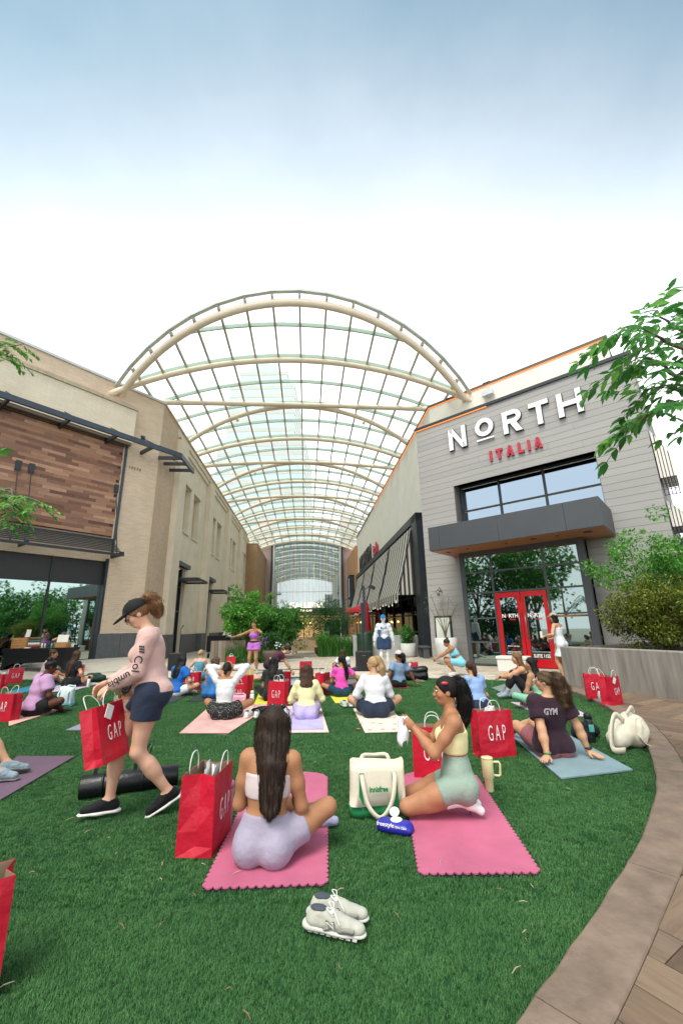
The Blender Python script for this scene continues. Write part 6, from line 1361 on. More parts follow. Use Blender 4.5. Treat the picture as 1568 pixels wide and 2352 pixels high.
# 13 white tee bob
person('woman in white tee with dark bobbed hair at the far edge of the lawn', (-.03, 12.75, .03), 4, dict(lean=(6, 0, 0), hl=(-.25, .15, .2), al=(-.3, .55, .08), ar=(.1, .3, .08), kl=(-.5, .2, 1)),
    [('leggings', 'pants', cloth('print_dark_legging', '#3a3440', .8, .3, 20, .5), dict(e=.012, hi=.12, t=1.8)), ('tee', 'top', WHITE_C, dict(e=.016, lo=0, sleeve=.5, es=.014, wr=.003))], ('bob', HBR, dict(len=.13, strands=80)), 'tan', .86, 1.05, .016, shoes=(cloth('shoe_white', '#d8d8d4'), MATS['sole_white']))
# 14 yellow top
person('woman in pale yellow top and lilac shorts with shoulder-length dark hair, lilac towel', (-.61, 7.05, .03), 3, dict(lean=(12, 0, 0), head=(0, 12, 0), al=(.12, .28, .07), hl=(-.14, .3, .2), hr=(.14, .3, .2), kl=(-1, .25, .6), kr=(1, .25, .6)),
    [('shorts', 'shorts', cloth('lilac_light', '#b6a8d0', .75), dict(e=.014, t=.45, hi=.10)), ('long_sleeved_top', 'top', cloth('butter', '#e3dca8', .8, .35), dict(e=.009, lo=.05, hi=.47, sleeve=1.5, wr=.0025))],
    ('long', HBR, dict(len=.22, w=.085, back=.105, strands=260, wave=.014)), 'light', .93, 1.08, .0125)
# 15 bending woman
person('woman in plum crop top kneeling and bending forward over the blue mat by the pavers', (-1.98, 12.05, .03), -82,
    dict(pel=(0, -.08, .43), lean=(62, 0, 0), level=False, head=(0, -25, 0), KL=(-.1, .02, .06), KR=(.1, .04, .06), al=(-.1, -.36, .08), ar=(.1, -.34, .08), fl=(0, -.9, -.4), fr=(0, -.9, -.4), hl=(-.12, .62, .06), hr=(.12, .66, .06), el=(-.6, -.6, 0), er=(.6, -.6, 0), glasses='sun'),
    [('leggings', 'pants', cloth('plum_dark', '#3a1c2e', .75), dict(e=.010, hi=.10, t=1.9)), ('crop_top', 'top', cloth('plum', '#4f2036', .75, .4), dict(e=.011, lo=.17, hi=.46, sleeve=.45))],
    ('lowbun', HBK, dict(pts=[(0, -.105, -.01)], r=.035)), 'light', 1.0, 1.04, .0155, True)
# 16 black tee and cap
person('woman in black tee and black cap with long black hair, left yellow mat', (-1.45, 8.85, .03), -4, dict(lean=(8, 0, 0), head=(-4, 6, 0)),
    [('leggings', 'pants', BLACK_C, dict(e=.012, hi=.12, t=1.5)), ('tee', 'top', cloth('charcoal', '#2a2c2f', .85, .6), dict(e=.016, lo=0, sleeve=.55, es=.014, wr=.003))],
    ('long', HBK, dict(len=.26, w=.06, back=.12, strands=160)), 'light', .93, 1.0, .014, hat=('cap', MATS['cloth_cap_black'], dict()))
# 17 polka shorts, hands at head
POLKA = bpy.data.materials.new('polka_cloth'); POLKA.use_nodes = True; nt, p_ = nodes_of(POLKA); p_.inputs['Roughness'].default_value = .8
vt = nt.nodes.new('ShaderNodeTexVoronoi'); vt.inputs['Scale'].default_value = 46; vt.inputs['Randomness'].default_value = 0.0; tcn = nt.nodes.new('ShaderNodeTexCoord'); rp = nt.nodes.new('ShaderNodeValToRGB'); rp.color_ramp.interpolation = 'CONSTANT'
rp.color_ramp.elements[0].color = srgb('#d8d8c8'); rp.color_ramp.elements[1].color = srgb('#101013'); rp.color_ramp.elements[1].position = .2
nt.links.new(tcn.outputs['Object'], vt.inputs['Vector']); nt.links.new(vt.outputs['Distance'], rp.inputs[0]); nt.links.new(rp.outputs[0], p_.inputs['Base Color'])
person('woman in white top and black polka dot shorts lifting both hands to her head', (-1.95, 7.22, .03), -4, dict(lean=(6, 0, 0), head=(0, 10, 0), hl=(-.085, .10, .76), hr=(.085, .10, .76), el=(-1, -.1, -.25), er=(1, -.1, -.25), hdl=(.4, .1, .8), hdr=(-.4, .1, .8), shrug=(.03, .03), al=(.12, .3, .07)),
    [('shorts', 'shorts', POLKA, dict(e=.02, es=.012, t=.5, hi=.11)), ('long_sleeved_top', 'top', cloth('white_rib', '#d8dadb', .8, .7, 14), dict(e=.010, lo=.06, hi=.46, sleeve=1.9, wr=.003))],
    ('lowbun', HBK, dict(pts=[(0, -.105, -.03)], r=.036, more=[(0, -.1, -.075, .03)])), 'tan', .98, 1.04, .0125)
# 18 blue patterned bodysuit
person('woman in speckled blue bodysuit with curly dark hair behind the polka dot shorts', (-2.8, 9.35, .03), -16, dict(lean=(10, 0, 0), head=(-10, 0, 0), hr=(.2, .3, .25)),
    [('bodysuit', 'bra', cloth('blue_speckle', '#2f6fae', .6, .4, 40, .5), dict(e=.010, lo=-.05, hi=.36, strap=1)), ('leggings', 'pants', cloth('blue_deep', '#265a92', .7), dict(e=.011, hi=.1, t=1.7))],
    ('bob', HCU, dict(len=.10, strands=160, wave=.022, wr=.008, wf=80)), 'light', .94, 1.08, .014)
# 19 blond bun
person('woman in teal striped tank with blond bun by the red bag', (-4.16, 12.55, .03), -6, dict(lean=(6, 0, 0), head=(-12, 0, 0), hl=(-.30, .12, .12)),
    [('leggings', 'pants', cloth('teal_grey', '#4d7f97', .75), dict(e=.012, hi=.1, t=1.8)), ('tank_top', 'bra', cloth('teal_stripe', '#5b8fa8', .75, .3, 8, .25), dict(e=.010, lo=.10, hi=.40, strap=1, xb=.3))],
    ('lowbun', HBL, dict(pts=[(0, -.1, .0)], r=.045)), 'fair', .95, 1.06, .0155)
# 20 blue tee long hair
person('person in bright blue tee with long black hair behind the walking woman', (-3.68, 9.7, .03), -28, dict(lean=(10, 0, 0), head=(8, 4, 0), hr=(.2, .3, .22), al=(.2, .38, .07)),
    [('shorts', 'shorts', WHITE_C, dict(e=.014, t=.5, hi=.1)), ('tee', 'top', cloth('royal', '#2163b4', .8, .5), dict(e=.018, lo=-.05, sleeve=.6, es=.016, wr=.003)), ('socks', 'socks', MATS['cloth_sock_white'], dict(t=.75))],
    ('long', HBK, dict(len=.34, w=.08, back=.12, strands=200, wave=.012)), 'light', .98, 1.02, .0145)
# 21 braids
person('woman with long dark braids and bare shoulders half hidden by the raised red bag', (-3.86, 7.9, .03), -6, dict(lean=(8, 0, 0)),
    [('bandeau', 'bra', cloth('taupe', '#6d4f45', .8), dict(e=.01, lo=.2, hi=.30)), ('leggings', 'pants', cloth('taupe_print', '#8a6f62', .8, .3, 20, .4), dict(e=.012, hi=.1, t=1.5))],
    ('long', HBK, dict(len=.36, w=.075, back=.12, strands=160, wave=.01, wr=.006, wf=110)), 'brown', .88, 1.0, .0145)
# 22 black tee, long brown hair
person('woman in black tee and black shorts with long wavy brown hair, printed lilac mat', (-7.2, 11.6, .03), -22, dict(lean=(5, 0, 0), hr=(.25, .2, .15), al=(.28, .36, .07)),
    [('shorts', 'shorts', BLACK_C, dict(e=.016, t=.5, hi=.1)), ('tee', 'top', cloth('black_tee', '#1a1b1f', .85, .5), dict(e=.014, lo=.08, sleeve=.5, es=.012, wr=.003))],
    ('long', HBR, dict(len=.46, w=.06, back=.13, strands=260, wave=.012)), 'light', 1.05, 1.04, .015, shoes=(cloth('shoe_dark', '#2a2a2c'), MATS['sole_white']))
# 23 lilac tee
person('person in lilac tee and black shorts with a curly top bun', (-5.45, 7.85, .03), -38, dict(lean=(12, 0, 0), head=(-8, 14, 0), hr=(.16, .3, .2), al=(.14, .34, .07)),
    [('shorts', 'shorts', cloth('black_short', '#141416', .75), dict(e=.02, t=.62, hi=.1)), ('tee', 'top', cloth('orchid', '#bd92b8', .85, .6, 9), dict(e=.024, lo=-.04, sleeve=.68, es=.02, wr=.0035))],
    ('bun', HBK, dict(pts=[(0, -.07, .11)], r=.05, wr=.006, wf=90)), 'deep', 1.05, 1.14, .013, True)
# 24 beige tee
person('woman in mauve-grey tee with messy dark bun in front of the vendor table', (-8.35, 12.2, .03), -52, dict(lean=(14, 0, 0), head=(-22, 0, 0), hr=(.3, .42, .2), hl=(0, .42, .2), al=(.14, .34, .07)),
    [('shorts', 'shorts', BLACK_C, dict(e=.016, t=.5, hi=.1)), ('tee', 'top', cloth('mauve', '#b09aa0', .85, .6), dict(e=.016, lo=.05, sleeve=.55, es=.014, wr=.003))],
    ('bun', HBR, dict(pts=[(0, -.08, .085)], r=.045, wr=.006, wf=90)), 'tan', 1.08, 1.06, .015, True)
# 25 legs at the left edge
lp = G(-150, 1806, .03)
person('person at the left picture edge, only bare legs and grey sneakers in view', (lp.x, lp.y, .03), -64, dict(lean=(-8, 0, 0), hl=(-.3, -.2, .06), hr=(.3, -.2, .06), al=(-.05, .52, .10), ar=(.16, .48, .10), kl=(-.3, .3, 1), kr=(.3, .3, 1), fl=(-.2, 1, -.1), fr=(.3, 1, -.1)),
    [('shorts', 'shorts', BLACK_C, dict(e=.016, t=.5, hi=.1)), ('tee', 'top', cloth('tee_grey', '#8f9094'), dict(e=.016, lo=0, sleeve=.55))], ('bun', HBR, {}), 'light', 1.0, 1.04, .012, shoes=(cloth('shoe_mist', '#8b99a2', .8, .5, 40), mat('sole_grey', '#77797b', .7, .1)))
# 26 instructor
ins = person('instructor in orchid crop top and shorts standing on the pavers holding out a bottle', (-2.95, 14.2, .004), 172,
    dict(pel=(0, 0, .905), lean=(0, 0, 0), head=(-18, -4, 6), al=(-.13, .0, .09), ar=(.13, .02, .09), kl=(0, 1, 0), kr=(0, 1, 0), fl=(-.4, 1, 0), fr=(.4, 1, 0), hr=(.78, .10, 1.12), er=(.3, -.5, -1), hl=(-.10, .16, 1.40), el=(-1, .2, -.6), hdl=(.5, .3, .6)),
    [('crop_top', 'bra', cloth('orchid_bright', '#b264c0', .7, .2), dict(e=.010, lo=.185, hi=.36, strap=1)), ('shorts', 'shorts', cloth('orchid_short', '#b86ac0', .75, .6), dict(e=.022, es=.02, t=.38, hi=.09, wr=.003)), ('socks', 'socks', GREY_S, dict(t=.82))],
    ('lowbun', HBR, dict(pts=[(0, -.10, .0)], r=.04)), 'tan', 1.0, 1.02, .014, True, hands=('grip', 'relax'))
MB().tube([tuple(ins['P']+np.array([.152*math.cos(t), .118*math.sin(t), .085])) for t in np.arange(0, 6.28, .4)], .03, 8, True).obj('waist_bag', [BLACK_C], ins['root'], True, False)
bo_ = MB().lathe([(.02, 0), (.03, .01), (.03, .13), (.012, .16), (.012, .18)], (0, 0, 0), 12).obj('water_bottle', [mat('bottle_clear', '#c9b9c4', .15, .1)], smooth=True); bo_.location = ins['world'](ins['gR']+np.array([.02, .02, .03])); bo_.rotation_euler = (R_(60), R_(-60), 0); tag(bo_, 'small clear water bottle held out by the instructor', 'bottle')
# 27 music host behind the black cart
person('host in cream jacket standing behind the black cart reading a sheet', (-6.3, 23.6, .004), 178, dict(pel=(0, 0, .905), head=(0, 20, 0), al=(-.1, 0, .09), ar=(.1, 0, .09), kl=(0, 1, 0), kr=(0, 1, 0), fl=(0, 1, 0), fr=(0, 1, 0), hl=(-.1, .32, 1.12), hr=(.1, .32, 1.12)),
    [('trousers', 'pants', BLACK_C, dict(e=.014, hi=.12, t=1.9)), ('shirt', 'bra', cloth('black_shirt', '#151517'), dict(e=.012, lo=.03, hi=.42)), ('jacket', 'top', cloth('cream_jacket', '#cfc6b8', .85, .6), dict(e=.02, lo=.0, hi=.44, sleeve=1.8))], ('lowbun', HBK, dict(pts=[(0, -.1, 0)], r=.04)), 'light', .98, 1.05, .017, True)
# ------------------------------------------------------------------ raised strip of paving along the shop windows
def ramp_z(p): d = (Vector((p[0], p[1], 0))-CL).dot(nL); return max(0.0, .3*(1-d/3.2))
b = MB(); q = [CL+dL*12+nL*3.2, CL-dL*.0+nL*3.2, CL+dL*0.0, CL+dL*12]
b.add([(q[0].x, q[0].y, .002), (q[1].x, q[1].y, .002), (q[2].x, q[2].y, .3), (q[3].x, q[3].y, .3)], [(0, 1, 2, 3)]); b.obj('walkway', mat('walkway_concrete', '#b5aca0', .9, .1, 2, .1, 60))['kind'] = 'structure'

# ------------------------------------------------------------------ mats
def mat_poly(P, z0=.018, z1=.026, scallop=None):
    P = [Vector((p[0], p[1], 0)) for p in P]
    if scallop:
        out = []
        for i in range(len(P)):
            a, c = P[i], P[(i+1) % len(P)]; L_ = (c-a).length
            if scallop[i] is None: out.append(a); continue
            n = max(1, round(L_/scallop[i])); d = (c-a)/n; o = Vector((d.y, -d.x, 0)).normalized()
            for k in range(n):
                for t in (0, .12, .3, .5, .7, .88): s_ = math.sin(math.pi*t)**.6; out.append(a+d*(k+t)+o*s_*d.length*.42)
        P = out
    c = sum(P, Vector())/len(P); n = len(P); return c, MB().prism([(p.x-c.x, p.y-c.y) for p in P], z0, z1)
def yoga_mat(label, P, m, scallop=None, px=True, z=.018, th=.008, name='yoga_mat', cat='yoga mat', edge=None):
    if px: P = [G(u, v, .024) for u, v in P]
    c, b = mat_poly(P, z, z+th, scallop)
    o = b.obj(name, [m]); o.location = (c.x, c.y, 0); return tag(o, label, cat)
def mmat(n, c, var=.06, rough=.75): return mat('mat_'+n, c, rough, var, 3, .15, 90, spec=.3)
PINKM = mat('mat_pink', '#bd627f', .7, .16, 2.2, .3, 7, spec=.3, bdist=.02)
def pinkmat(label, fl, fr, yaw, length):
    d = Vector((-math.sin(R_(yaw)), math.cos(R_(yaw)), 0)); L0, R0 = Vector(fl), Vector(fr); top = []
    for i in range(9): t = math.pi*i/8; top.append(((L0+R0)/2+d*(length-.16))+(R0-L0)/2*math.cos(t)+d*.16*math.sin(t))
    P = [L0, R0]+top; sc = [.046, .046]+[None]*8+[.046]
    c, b = mat_poly(P, .019, .026, sc); o = b.obj('yoga_mat', [PINKM]); o.location = (c.x, c.y, 0); tag(o, label, 'yoga mat')
    c2, b2 = mat_poly(P, .010, .0185, sc); o2 = b2.obj('underside', [mmat('plum', '#3a2038')], o, world=False); return o
pm = pinkmat('near pink yoga mat with scalloped edge under the woman with long dark hair', (-.79, 2.735, 0), (-.13, 2.755, 0), 2.2, 1.86)
link('mat_print', text_mesh('JINGLE', .11, Matrix.Translation((-.13, .72, .0265)) @ Matrix.Rotation(R_(-90), 4, 'X'), mat('print_rose', '#b0486c', .7, 0), .001, 'mat_print', 1.2), pm, False)
pinkmat('pink scalloped yoga mat under the kneeling woman in sage shorts', (.415, 2.835, 0), (1.08, 2.825, 0), -4.5, 1.75)
yoga_mat('pale pink marbled mat under the polka dot shorts', [(412, 1684), (525, 1684), (628, 1617), (480, 1624)], mat('mat_marble', '#dba9a2', .6, .18, 4, .1, 60))
yoga_mat('cream mat with pink edge under the lilac towel', [(640, 1683), (755, 1682), (736, 1622), (640, 1622)], mmat('cream_pink', '#e0c4bd'))
yoga_mat('rumpled lilac towel under the woman in pale yellow', [(648, 1678), (742, 1677), (738, 1640), (722, 1632), (652, 1632)], cloth('towel_lilac', '#b5a8cf', .95, .9, 6), z=.027, th=.016, name='towel', cat='towel')
hm_ = yoga_mat('cream mat dotted with red hearts under the navy shorts', [(838, 1683), (943, 1680), (902, 1632), (811, 1628)], mmat('cream_heart', '#e3d3c4'))
HRT = mat('heart_red', '#c4686a', .8, .1); rr = random.Random(3)
for i in range(5):
    for j in range(3):
        c0 = G(826+i*26+rr.uniform(-6, 6), 1674-j*13+rr.uniform(-3, 3), .0265)
        b = MB(); s_ = .03; pts = [(s_*1.1*math.sin(t)**3, s_*(.9*math.cos(t)-.35*math.cos(2*t)-.14*math.cos(3*t)), .0) for t in np.arange(0, 6.28, .35)]; b.add(pts, [tuple(range(len(pts)))])
        o = b.obj('heart_print', [HRT], hm_, world=False); o.location = (c0.x-hm_.location.x, c0.y-hm_.location.y, .0272); o.rotation_euler = (0, 0, rr.uniform(-.8, .8))
yoga_mat('blue-grey microfibre towel under the woman in the maroon tee', [(1288, 1789), (1453, 1769), (1300, 1686), (1162, 1681)], cloth('towel_bluegrey', '#7f959c', .95, .5, 5, .08), th=.012, name='towel', cat='towel')
yoga_mat('grey mat under the woman hugging her knees', [(1129, 1580), (1190, 1608), (1275, 1604), (1225, 1574), (1165, 1570)], mmat('grey', '#7d8688'))
yoga_mat('lilac mat under the mint green bodysuit', [(1172, 1613), (1240, 1643), (1358, 1646), (1300, 1620)], mmat('lilac_pale', '#c9b3c4'))
yoga_mat('bright blue mat under the light blue tee', [(1003, 1616), (1090, 1650), (1160, 1652), (1110, 1622)], mmat('azure', '#2f8fc0'))
yoga_mat('yellow mat under the woman in the black cap', [(583, 1618), (668, 1618), (655, 1586), (597, 1586)], mmat('yellow', '#d8cf4a'))
yoga_mat('yellow mat under the hot pink tee', [(770, 1615), (838, 1614), (822, 1592), (757, 1597)], MATS['mat_yellow'])
yoga_mat('black mat under the speckled blue bodysuit', [(428, 1610), (530, 1612), (520, 1594), (462, 1594)], mmat('black', '#33363a'))
yoga_mat('charcoal mat under the bright blue tee', [(360, 1622), (400, 1612), (450, 1587), (385, 1590)], mmat('charcoal', '#3c3f42'))
yoga_mat('red mat under the slate blue tee', [(880, 1581), (940, 1580), (930, 1571), (885, 1571)], mmat('red', '#a8323c'))
yoga_mat('peach mat curling out from under the lilac tee', [(20, 1668), (60, 1655), (151, 1627), (110, 1618), (20, 1640)], mmat('peach', '#dba79b'))
yoga_mat('lilac mat with dark print under the black tee at left', [(104, 1590), (170, 1586), (232, 1569), (150, 1566)], mat('mat_lilacprint', '#c2adc0', .75, .25, 9))
yoga_mat('teal blue mat beside the mauve-grey tee', [(8, 1592), (48, 1592), (200, 1562), (120, 1562)], mmat('teal', '#2f7f9c'))
yoga_mat('grey-lilac mat behind the walking woman', [(151, 1677), (262, 1677), (345, 1630), (240, 1640)], mmat('greylilac', '#8f8b9c'))
yoga_mat('dusky purple mat at the left picture edge', [(-80, 1840), (2, 1837), (172, 1737), (40, 1737)], mmat('dusk', '#6d5566'))
yoga_mat('light blue mat under the bending woman in plum', [(645, 1560), (672, 1578), (718, 1576), (700, 1558)], mmat('lightblue', '#8fa3b4'))
yoga_mat('mauve mat at the far edge of the lawn', [(750, 1562), (772, 1578), (830, 1576), (815, 1561)], mmat('mauve', '#7a6370'))

# ------------------------------------------------------------------ red paper bags
BAGR = mat('bag_red', '#c0122e', .45, .12, 4, .55, 7, bdist=.03); BAGI = mat('bag_kraft', '#8a7460', .85, .1, 8); CORD = mat('cord_white', '#e8e6e0', .7, 0); GAPW = mat('gap_white', '#efe6e6', .6, 0)
def bag_mesh(w, d, h, pinch, twist, seed):
    r = random.Random(seed); vs, fs, mi = [], [], []
    levels = [(0, 1.0, 0.0), (.12, 1.0, .02), (.3, 1.0, pinch*.35), (.6, .995, pinch*.7), (1.0, .985, pinch)]
    for z, sx, pn in levels:
        x, y = w/2*sx, d/2*(1-.25*z*pinch/.05*.2); j = lambda: r.uniform(-.004, .004)*(z > 0)
        ring = [(-x, -y), (-x*.33+j(), -y+j()-.006*math.sin(z*3)), (x*.33+j(), -y+j()-.006*math.sin(z*3)), (x, -y), (x-pn, 0), (x, y), (x*.33, y+j()), (-x*.33, y+j()), (-x, y), (-x+pn, 0)]
        vs += [(px_+twist*z, py_, z*h) for px_, py_ in ring]
    n = 10
    for L_ in range(len(levels)-1):
        for i in range(n): fs.append((L_*n+i, L_*n+(i+1) % n, (L_+1)*n+(i+1) % n, (L_+1)*n+i))
    fs.append(tuple(range(n-1, -1, -1))); mi = [0]*len(fs)
    off = len(vs); top = [(x*.985, y*.975) for x, y, _ in vs[-n:]]; vs += [(x, y, h-.001) for x, y in top]+[(x*.95, y*.9, h*.35) for x, y in top]
    for i in range(n): fs.append((off+(i+1) % n, off+i, off+n+i, off+n+(i+1) % n)); mi.append(1)
    fs.append(tuple(off+n+i for i in range(n))); mi.append(1)
    for i in range(n): fs.append((off-n+i, off-n+(i+1) % n, off+(i+1) % n, off+i)); mi.append(0)
    return mesh('bag_body', vs, fs, [BAGR, BAGI], mi)
gap_me = None
def red_bag(label, loc, yaw, w=.36, d=.15, h=.42, pinch=.035, twist=0, seed=1, tagc=False, letters=(1, 1), tilt=None, hs=.09, group='red paper gift bags'):
    t = empty('paper_bag', loc, label, 'bag', group, R_(yaw))
    if tilt: t.rotation_euler = (R_(tilt[0]), R_(tilt[1]), R_(yaw))
    link('bag_body', bag_mesh(w, d, h, pinch, twist, seed), t, False)
    for sd in (-1, 1):
        y = sd*d/2*.9; lean_ = sd*.02+rng.uniform(-.03, .03); pts = [(-.07+twist, y, h-.03), (-.072+twist, y+lean_*.3, h+.03), (-.045+twist, y+lean_, h+hs), (0+twist, y+lean_*1.2, h+hs*1.15), (.045+twist, y+lean_, h+hs), (.072+twist, y+lean_*.3, h+.03), (.07+twist, y, h-.03)]
        MB().tube([tuple(q) for q in catmull(pts, 3)], .0035, 5).obj('handle', [CORD], t, True, False)
        if letters[0 if sd < 0 else 1]:
            k = (d/2+.0085)*sd; M = Matrix.Translation((twist*.5, k, h*.36)) @ (Matrix.Identity(4) if sd < 0 else Matrix.Rotation(math.pi, 4, 'Z'))
            link('bag_lettering', text_mesh('GAP', .19*w/.36, M, GAPW, .002, 'bag_lettering', .40, space=1.5, bold=-.002), t, False)
    if tagc:
        o = MB().box(-.035, .035, -.002, .002, -.05, .05).obj('gift_tag', [CORD], t, world=False); o.location = (-.05, -d/2-.02, h-.06); o.rotation_euler = (.1, R_(28), 0)
    return t
def gp(u, v, z=0): q = G(u, v, z); return (q.x, q.y, .012 if z == 0 else z)
red_bag('tall red bag with a kraft-paper gusset open beside the near pink mat', (-.955, 3.24, .012), 86, .36, .235, .45, .06, seed=4)
red_bag('red bag cropped by the bottom left picture corner', (-1.58, 2.02, .012), 38, .36, .17, .40, .03, seed=5, letters=(0, 0))
red_bag('red bag beside the person in lilac at the left edge', (-5.62, 7.45, .012), -14, .42, .17, .42, seed=6, tagc=False)
red_bag('small red bag at the far left picture edge', gp(2, 1583), -30, .3, .14, .36, seed=7)
red_bag('tilted red bag left of the mauve-grey tee', gp(32, 1571), 40, .36, .15, .42, seed=8)
red_bag('red bag in front of the woman with long wavy brown hair', gp(183, 1562), -65, .36, .15, .42, seed=9)
red_bag('red bag behind the bright blue tee', gp(438, 1586), -6, .42, .16, .40, seed=10, tagc=True)
red_bag('red bag leaning beside the white top', gp(558, 1603), -32, .36, .18, .44, .04, .02, seed=11)
red_bag('smaller red bag in front of the leaning one', gp(545, 1610), 14, .28, .14, .30, seed=12)
red_bag('red bag beside the woman in pale yellow', gp(637, 1625), -24, .36, .15, .44, seed=13, twist=.02)
red_bag('red bag hidden behind the black tee', gp(650, 1590), 50, .34, .15, .42, seed=33)
red_bag('red bag on the lawn edge near the bending woman', gp(702, 1557), 4, .36, .15, .44, seed=14, letters=(0, 0))
red_bag('narrow red bag left of the hot pink tee', gp(741, 1597), 68, .36, .2, .44, .045, seed=15)
red_bag('red bag topped by a black handbag at the far lawn edge', gp(946, 1557), -8, .38, .16, .40, seed=16, tagc=True, letters=(0, 0))
red_bag('red bag behind the kneeling woman at the head of her mat', (.84, 4.42, .012), -10, .40, .16, .44, seed=17)
red_bag('red bag behind the lemon bralette showing its full lettering', (1.62, 5.06, .012), 12, .42, .17, .46, .04, .0, seed=18)
red_bag('left of the two red bags on the raised walk', (4.56, 8.1, .07), -22, .36, .15, .42, seed=19)
red_bag('right of the two red bags on the raised walk, white gift tag', (4.46, 7.52, .07), 32, .30, .2, .44, .04, seed=20, tagc=True)
red_bag('small red bag on the pavers by the black cart', gp(530, 1526), 20, .34, .2, .3, seed=21, letters=(0, 0))
hb = red_bag('red bag carried in the hand of the walking woman', (0, 0, 0), 28, .31, .15, .41, .04, seed=22, tagc=True)
hpos = walk['world'](walk['gL']); hm4 = Matrix.Rotation(R_(-15), 4, 'Y') @ Matrix.Rotation(R_(82), 4, 'Z')
hb.rotation_euler = hm4.to_euler(); hb.location = hpos-(hm4 @ Vector((0, 0, .495)))
TIS = mat('tissue_paper', '#e9e6e6', .9, .04, 10)
for bag_ in [o for o in bpy.data.objects if o.name.startswith('paper_bag') and o.parent is None][::3]:          # tissue peeking out of some bags
    hh_ = max(v.co.z for v in bag_.children[0].data.vertices); b = MB(); tr = random.Random(len(bag_.name)+int(bag_.location.x*100))
    for k in range(5):
        c_ = Vector((tr.uniform(-.1, .1), tr.uniform(-.04, .04), hh_-.03)); b.add([c_+Vector((-.05, 0, -.03)), c_+Vector((.05, .01, -.03)), c_+Vector((tr.uniform(.0, .06), tr.uniform(-.03, .03), tr.uniform(.03, .08))), c_+Vector((tr.uniform(-.06, 0), tr.uniform(-.03, .03), tr.uniform(.02, .07)))], [(0, 1, 2, 3)])
    b.obj('tissue', [TIS], bag_, False, False)
yb = red_bag('plain kraft paper bag standing behind the white water bottle', gp(567, 1583), 10, .3, .16, .44, seed=23, letters=(0, 0), group='kraft')
del yb['group']; yb.children[0].data.materials[0] = mat('kraft_yellow', '#d3ad6a', .7, .08, 6)

# ------------------------------------------------------------------ canvas totes, wipes, tumbler, carry case, shoes
CANV = mat('canvas', '#ddd3bf', .95, .06, 12, .35, 220, bdist=.004); GREENC = mat('canvas_green', '#1f7f4b', .9, .06, 12, .3, 220)
def tote(label, loc, yaw, w=.40, d=.14, h=.34, m=CANV, m2=GREENC, base=.07, text=None, seed=1, straps=True):
    t = empty('tote_bag', loc, label, 'bag', None, R_(yaw)); r = random.Random(seed); vs, fs, mi = [], [], []; n = 16
    lv = [0, .1, base/h, base/h+.001, .5, .8, 1.0]
    for z in lv:
        for i in range(n):
            q = 2*math.pi*i/n; ex = .35; cx = math.copysign(abs(math.cos(q))**ex, math.cos(q)); sy = math.copysign(abs(math.sin(q))**ex, math.sin(q)); sx = 1+.05*(1-z)+r.uniform(-.012, .012); sd = 1-.35*z+r.uniform(-.03, .03)
            vs.append((cx*w/2*sx, sy*d/2*sd+.012*math.sin(cx*3+z*2), z*h+(.012*math.sin(q*3+1) if z == 1.0 else 0)))
    for k in range(len(lv)-1):
        for i in range(n): fs.append((k*n+i, k*n+(i+1) % n, (k+1)*n+(i+1) % n, (k+1)*n+i)); mi.append(1 if k < 2 else 0)
    fs.append(tuple(range(n-1, -1, -1))); mi.append(1); off = len(vs); vs += [(x*.96, y*.93, z-.002) for x, y, z in vs[-n:]]+[(x*.9, y*.8, z-.14) for x, y, z in vs[-n:]]
    for i in range(n): fs += [((len(lv)-1)*n+i, (len(lv)-1)*n+(i+1) % n, off+(i+1) % n, off+i), (off+i, off+(i+1) % n, off+n+(i+1) % n, off+n+i)]; mi += [0, 0]
    fs.append(tuple(off+n+i for i in range(n))); mi.append(0)
    link('bag_body', mesh('bag_body', vs, fs, [m, m2], mi, True), t, False)
    if straps:
        for sd in (-1, 1):
            y = sd*d/2*.80; MB().strip([(-.135, sd*(d/2*1.02), .03), (-.13, sd*(d/2*.9), h*.5), (-.125, y, h*.8)], .035, .005, (0, 1, 0)).strip([(.135, sd*(d/2*1.02), .03), (.13, sd*(d/2*.9), h*.5), (.125, y, h*.8)], .035, .005, (0, 1, 0)).obj('strap_band', [m2], t, False, False)
            if sd < 0: pts = [(-.125, y-.006, h*.78), (-.12, -d/2-.03, h*.62), (-.085, -d/2-.045, h*.25), (.0, -d/2-.05, h*.04), (.085, -d/2-.045, h*.27), (.12, -d/2-.03, h*.64), (.125, y-.006, h*.8)]
            else: pts = [(-.11, y, h*.8), (-.1, y+.02, h*1.02), (0, y+.06, h*1.0), (.1, y+.02, h*1.02), (.11, y, h*.8)]
            MB().strip(catmull(pts, 4), .03, .005, (0, 1, 0)).obj('handle', [m], t, True, False)
    if text: link('tote_lettering', text_mesh(text, .05, Matrix.Translation((.0, -d/2*.84-.024, h*.47)), m2, .004, 'tote_lettering', .82, bold=.002), t, False)
    return t
tote('white canvas tote with green base and straps beside the right pink mat', (.235, 3.66, .015), 4, .42, .16, .36, text='innisfree')
wp = empty('wipes_pack', (.33, 3.36, .015), 'blue pack of cleansing wipes with its white lid open', 'wipes', None, R_(-24))
WB = mat('wipes_blue', '#2a2a9c', .35, .12, 10, .35, 14, bdist=.01)
B_ = Blob(); B_.cone((-.08, 0, .03), (.08, 0, .03), .034, .034, .03, flat=((0, 0, 1), .8)).cone((-.08, -.03, .03), (.08, -.03, .03), .032, .032, .03).cone((-.08, .03, .03), (.08, .03, .03), .032, .032, .03).cone((-.11, -.04, .025), (-.11, .04, .025), .006, .006, .02).cone((.11, -.04, .025), (.11, .04, .025), .006, .006, .02).cone((-.1, 0, .027), (.1, 0, .027), .03, .03, .03)
link('pack', quads_mesh('pack', [(*B_.mesh(.006), 0)], [WB]), wp, False)
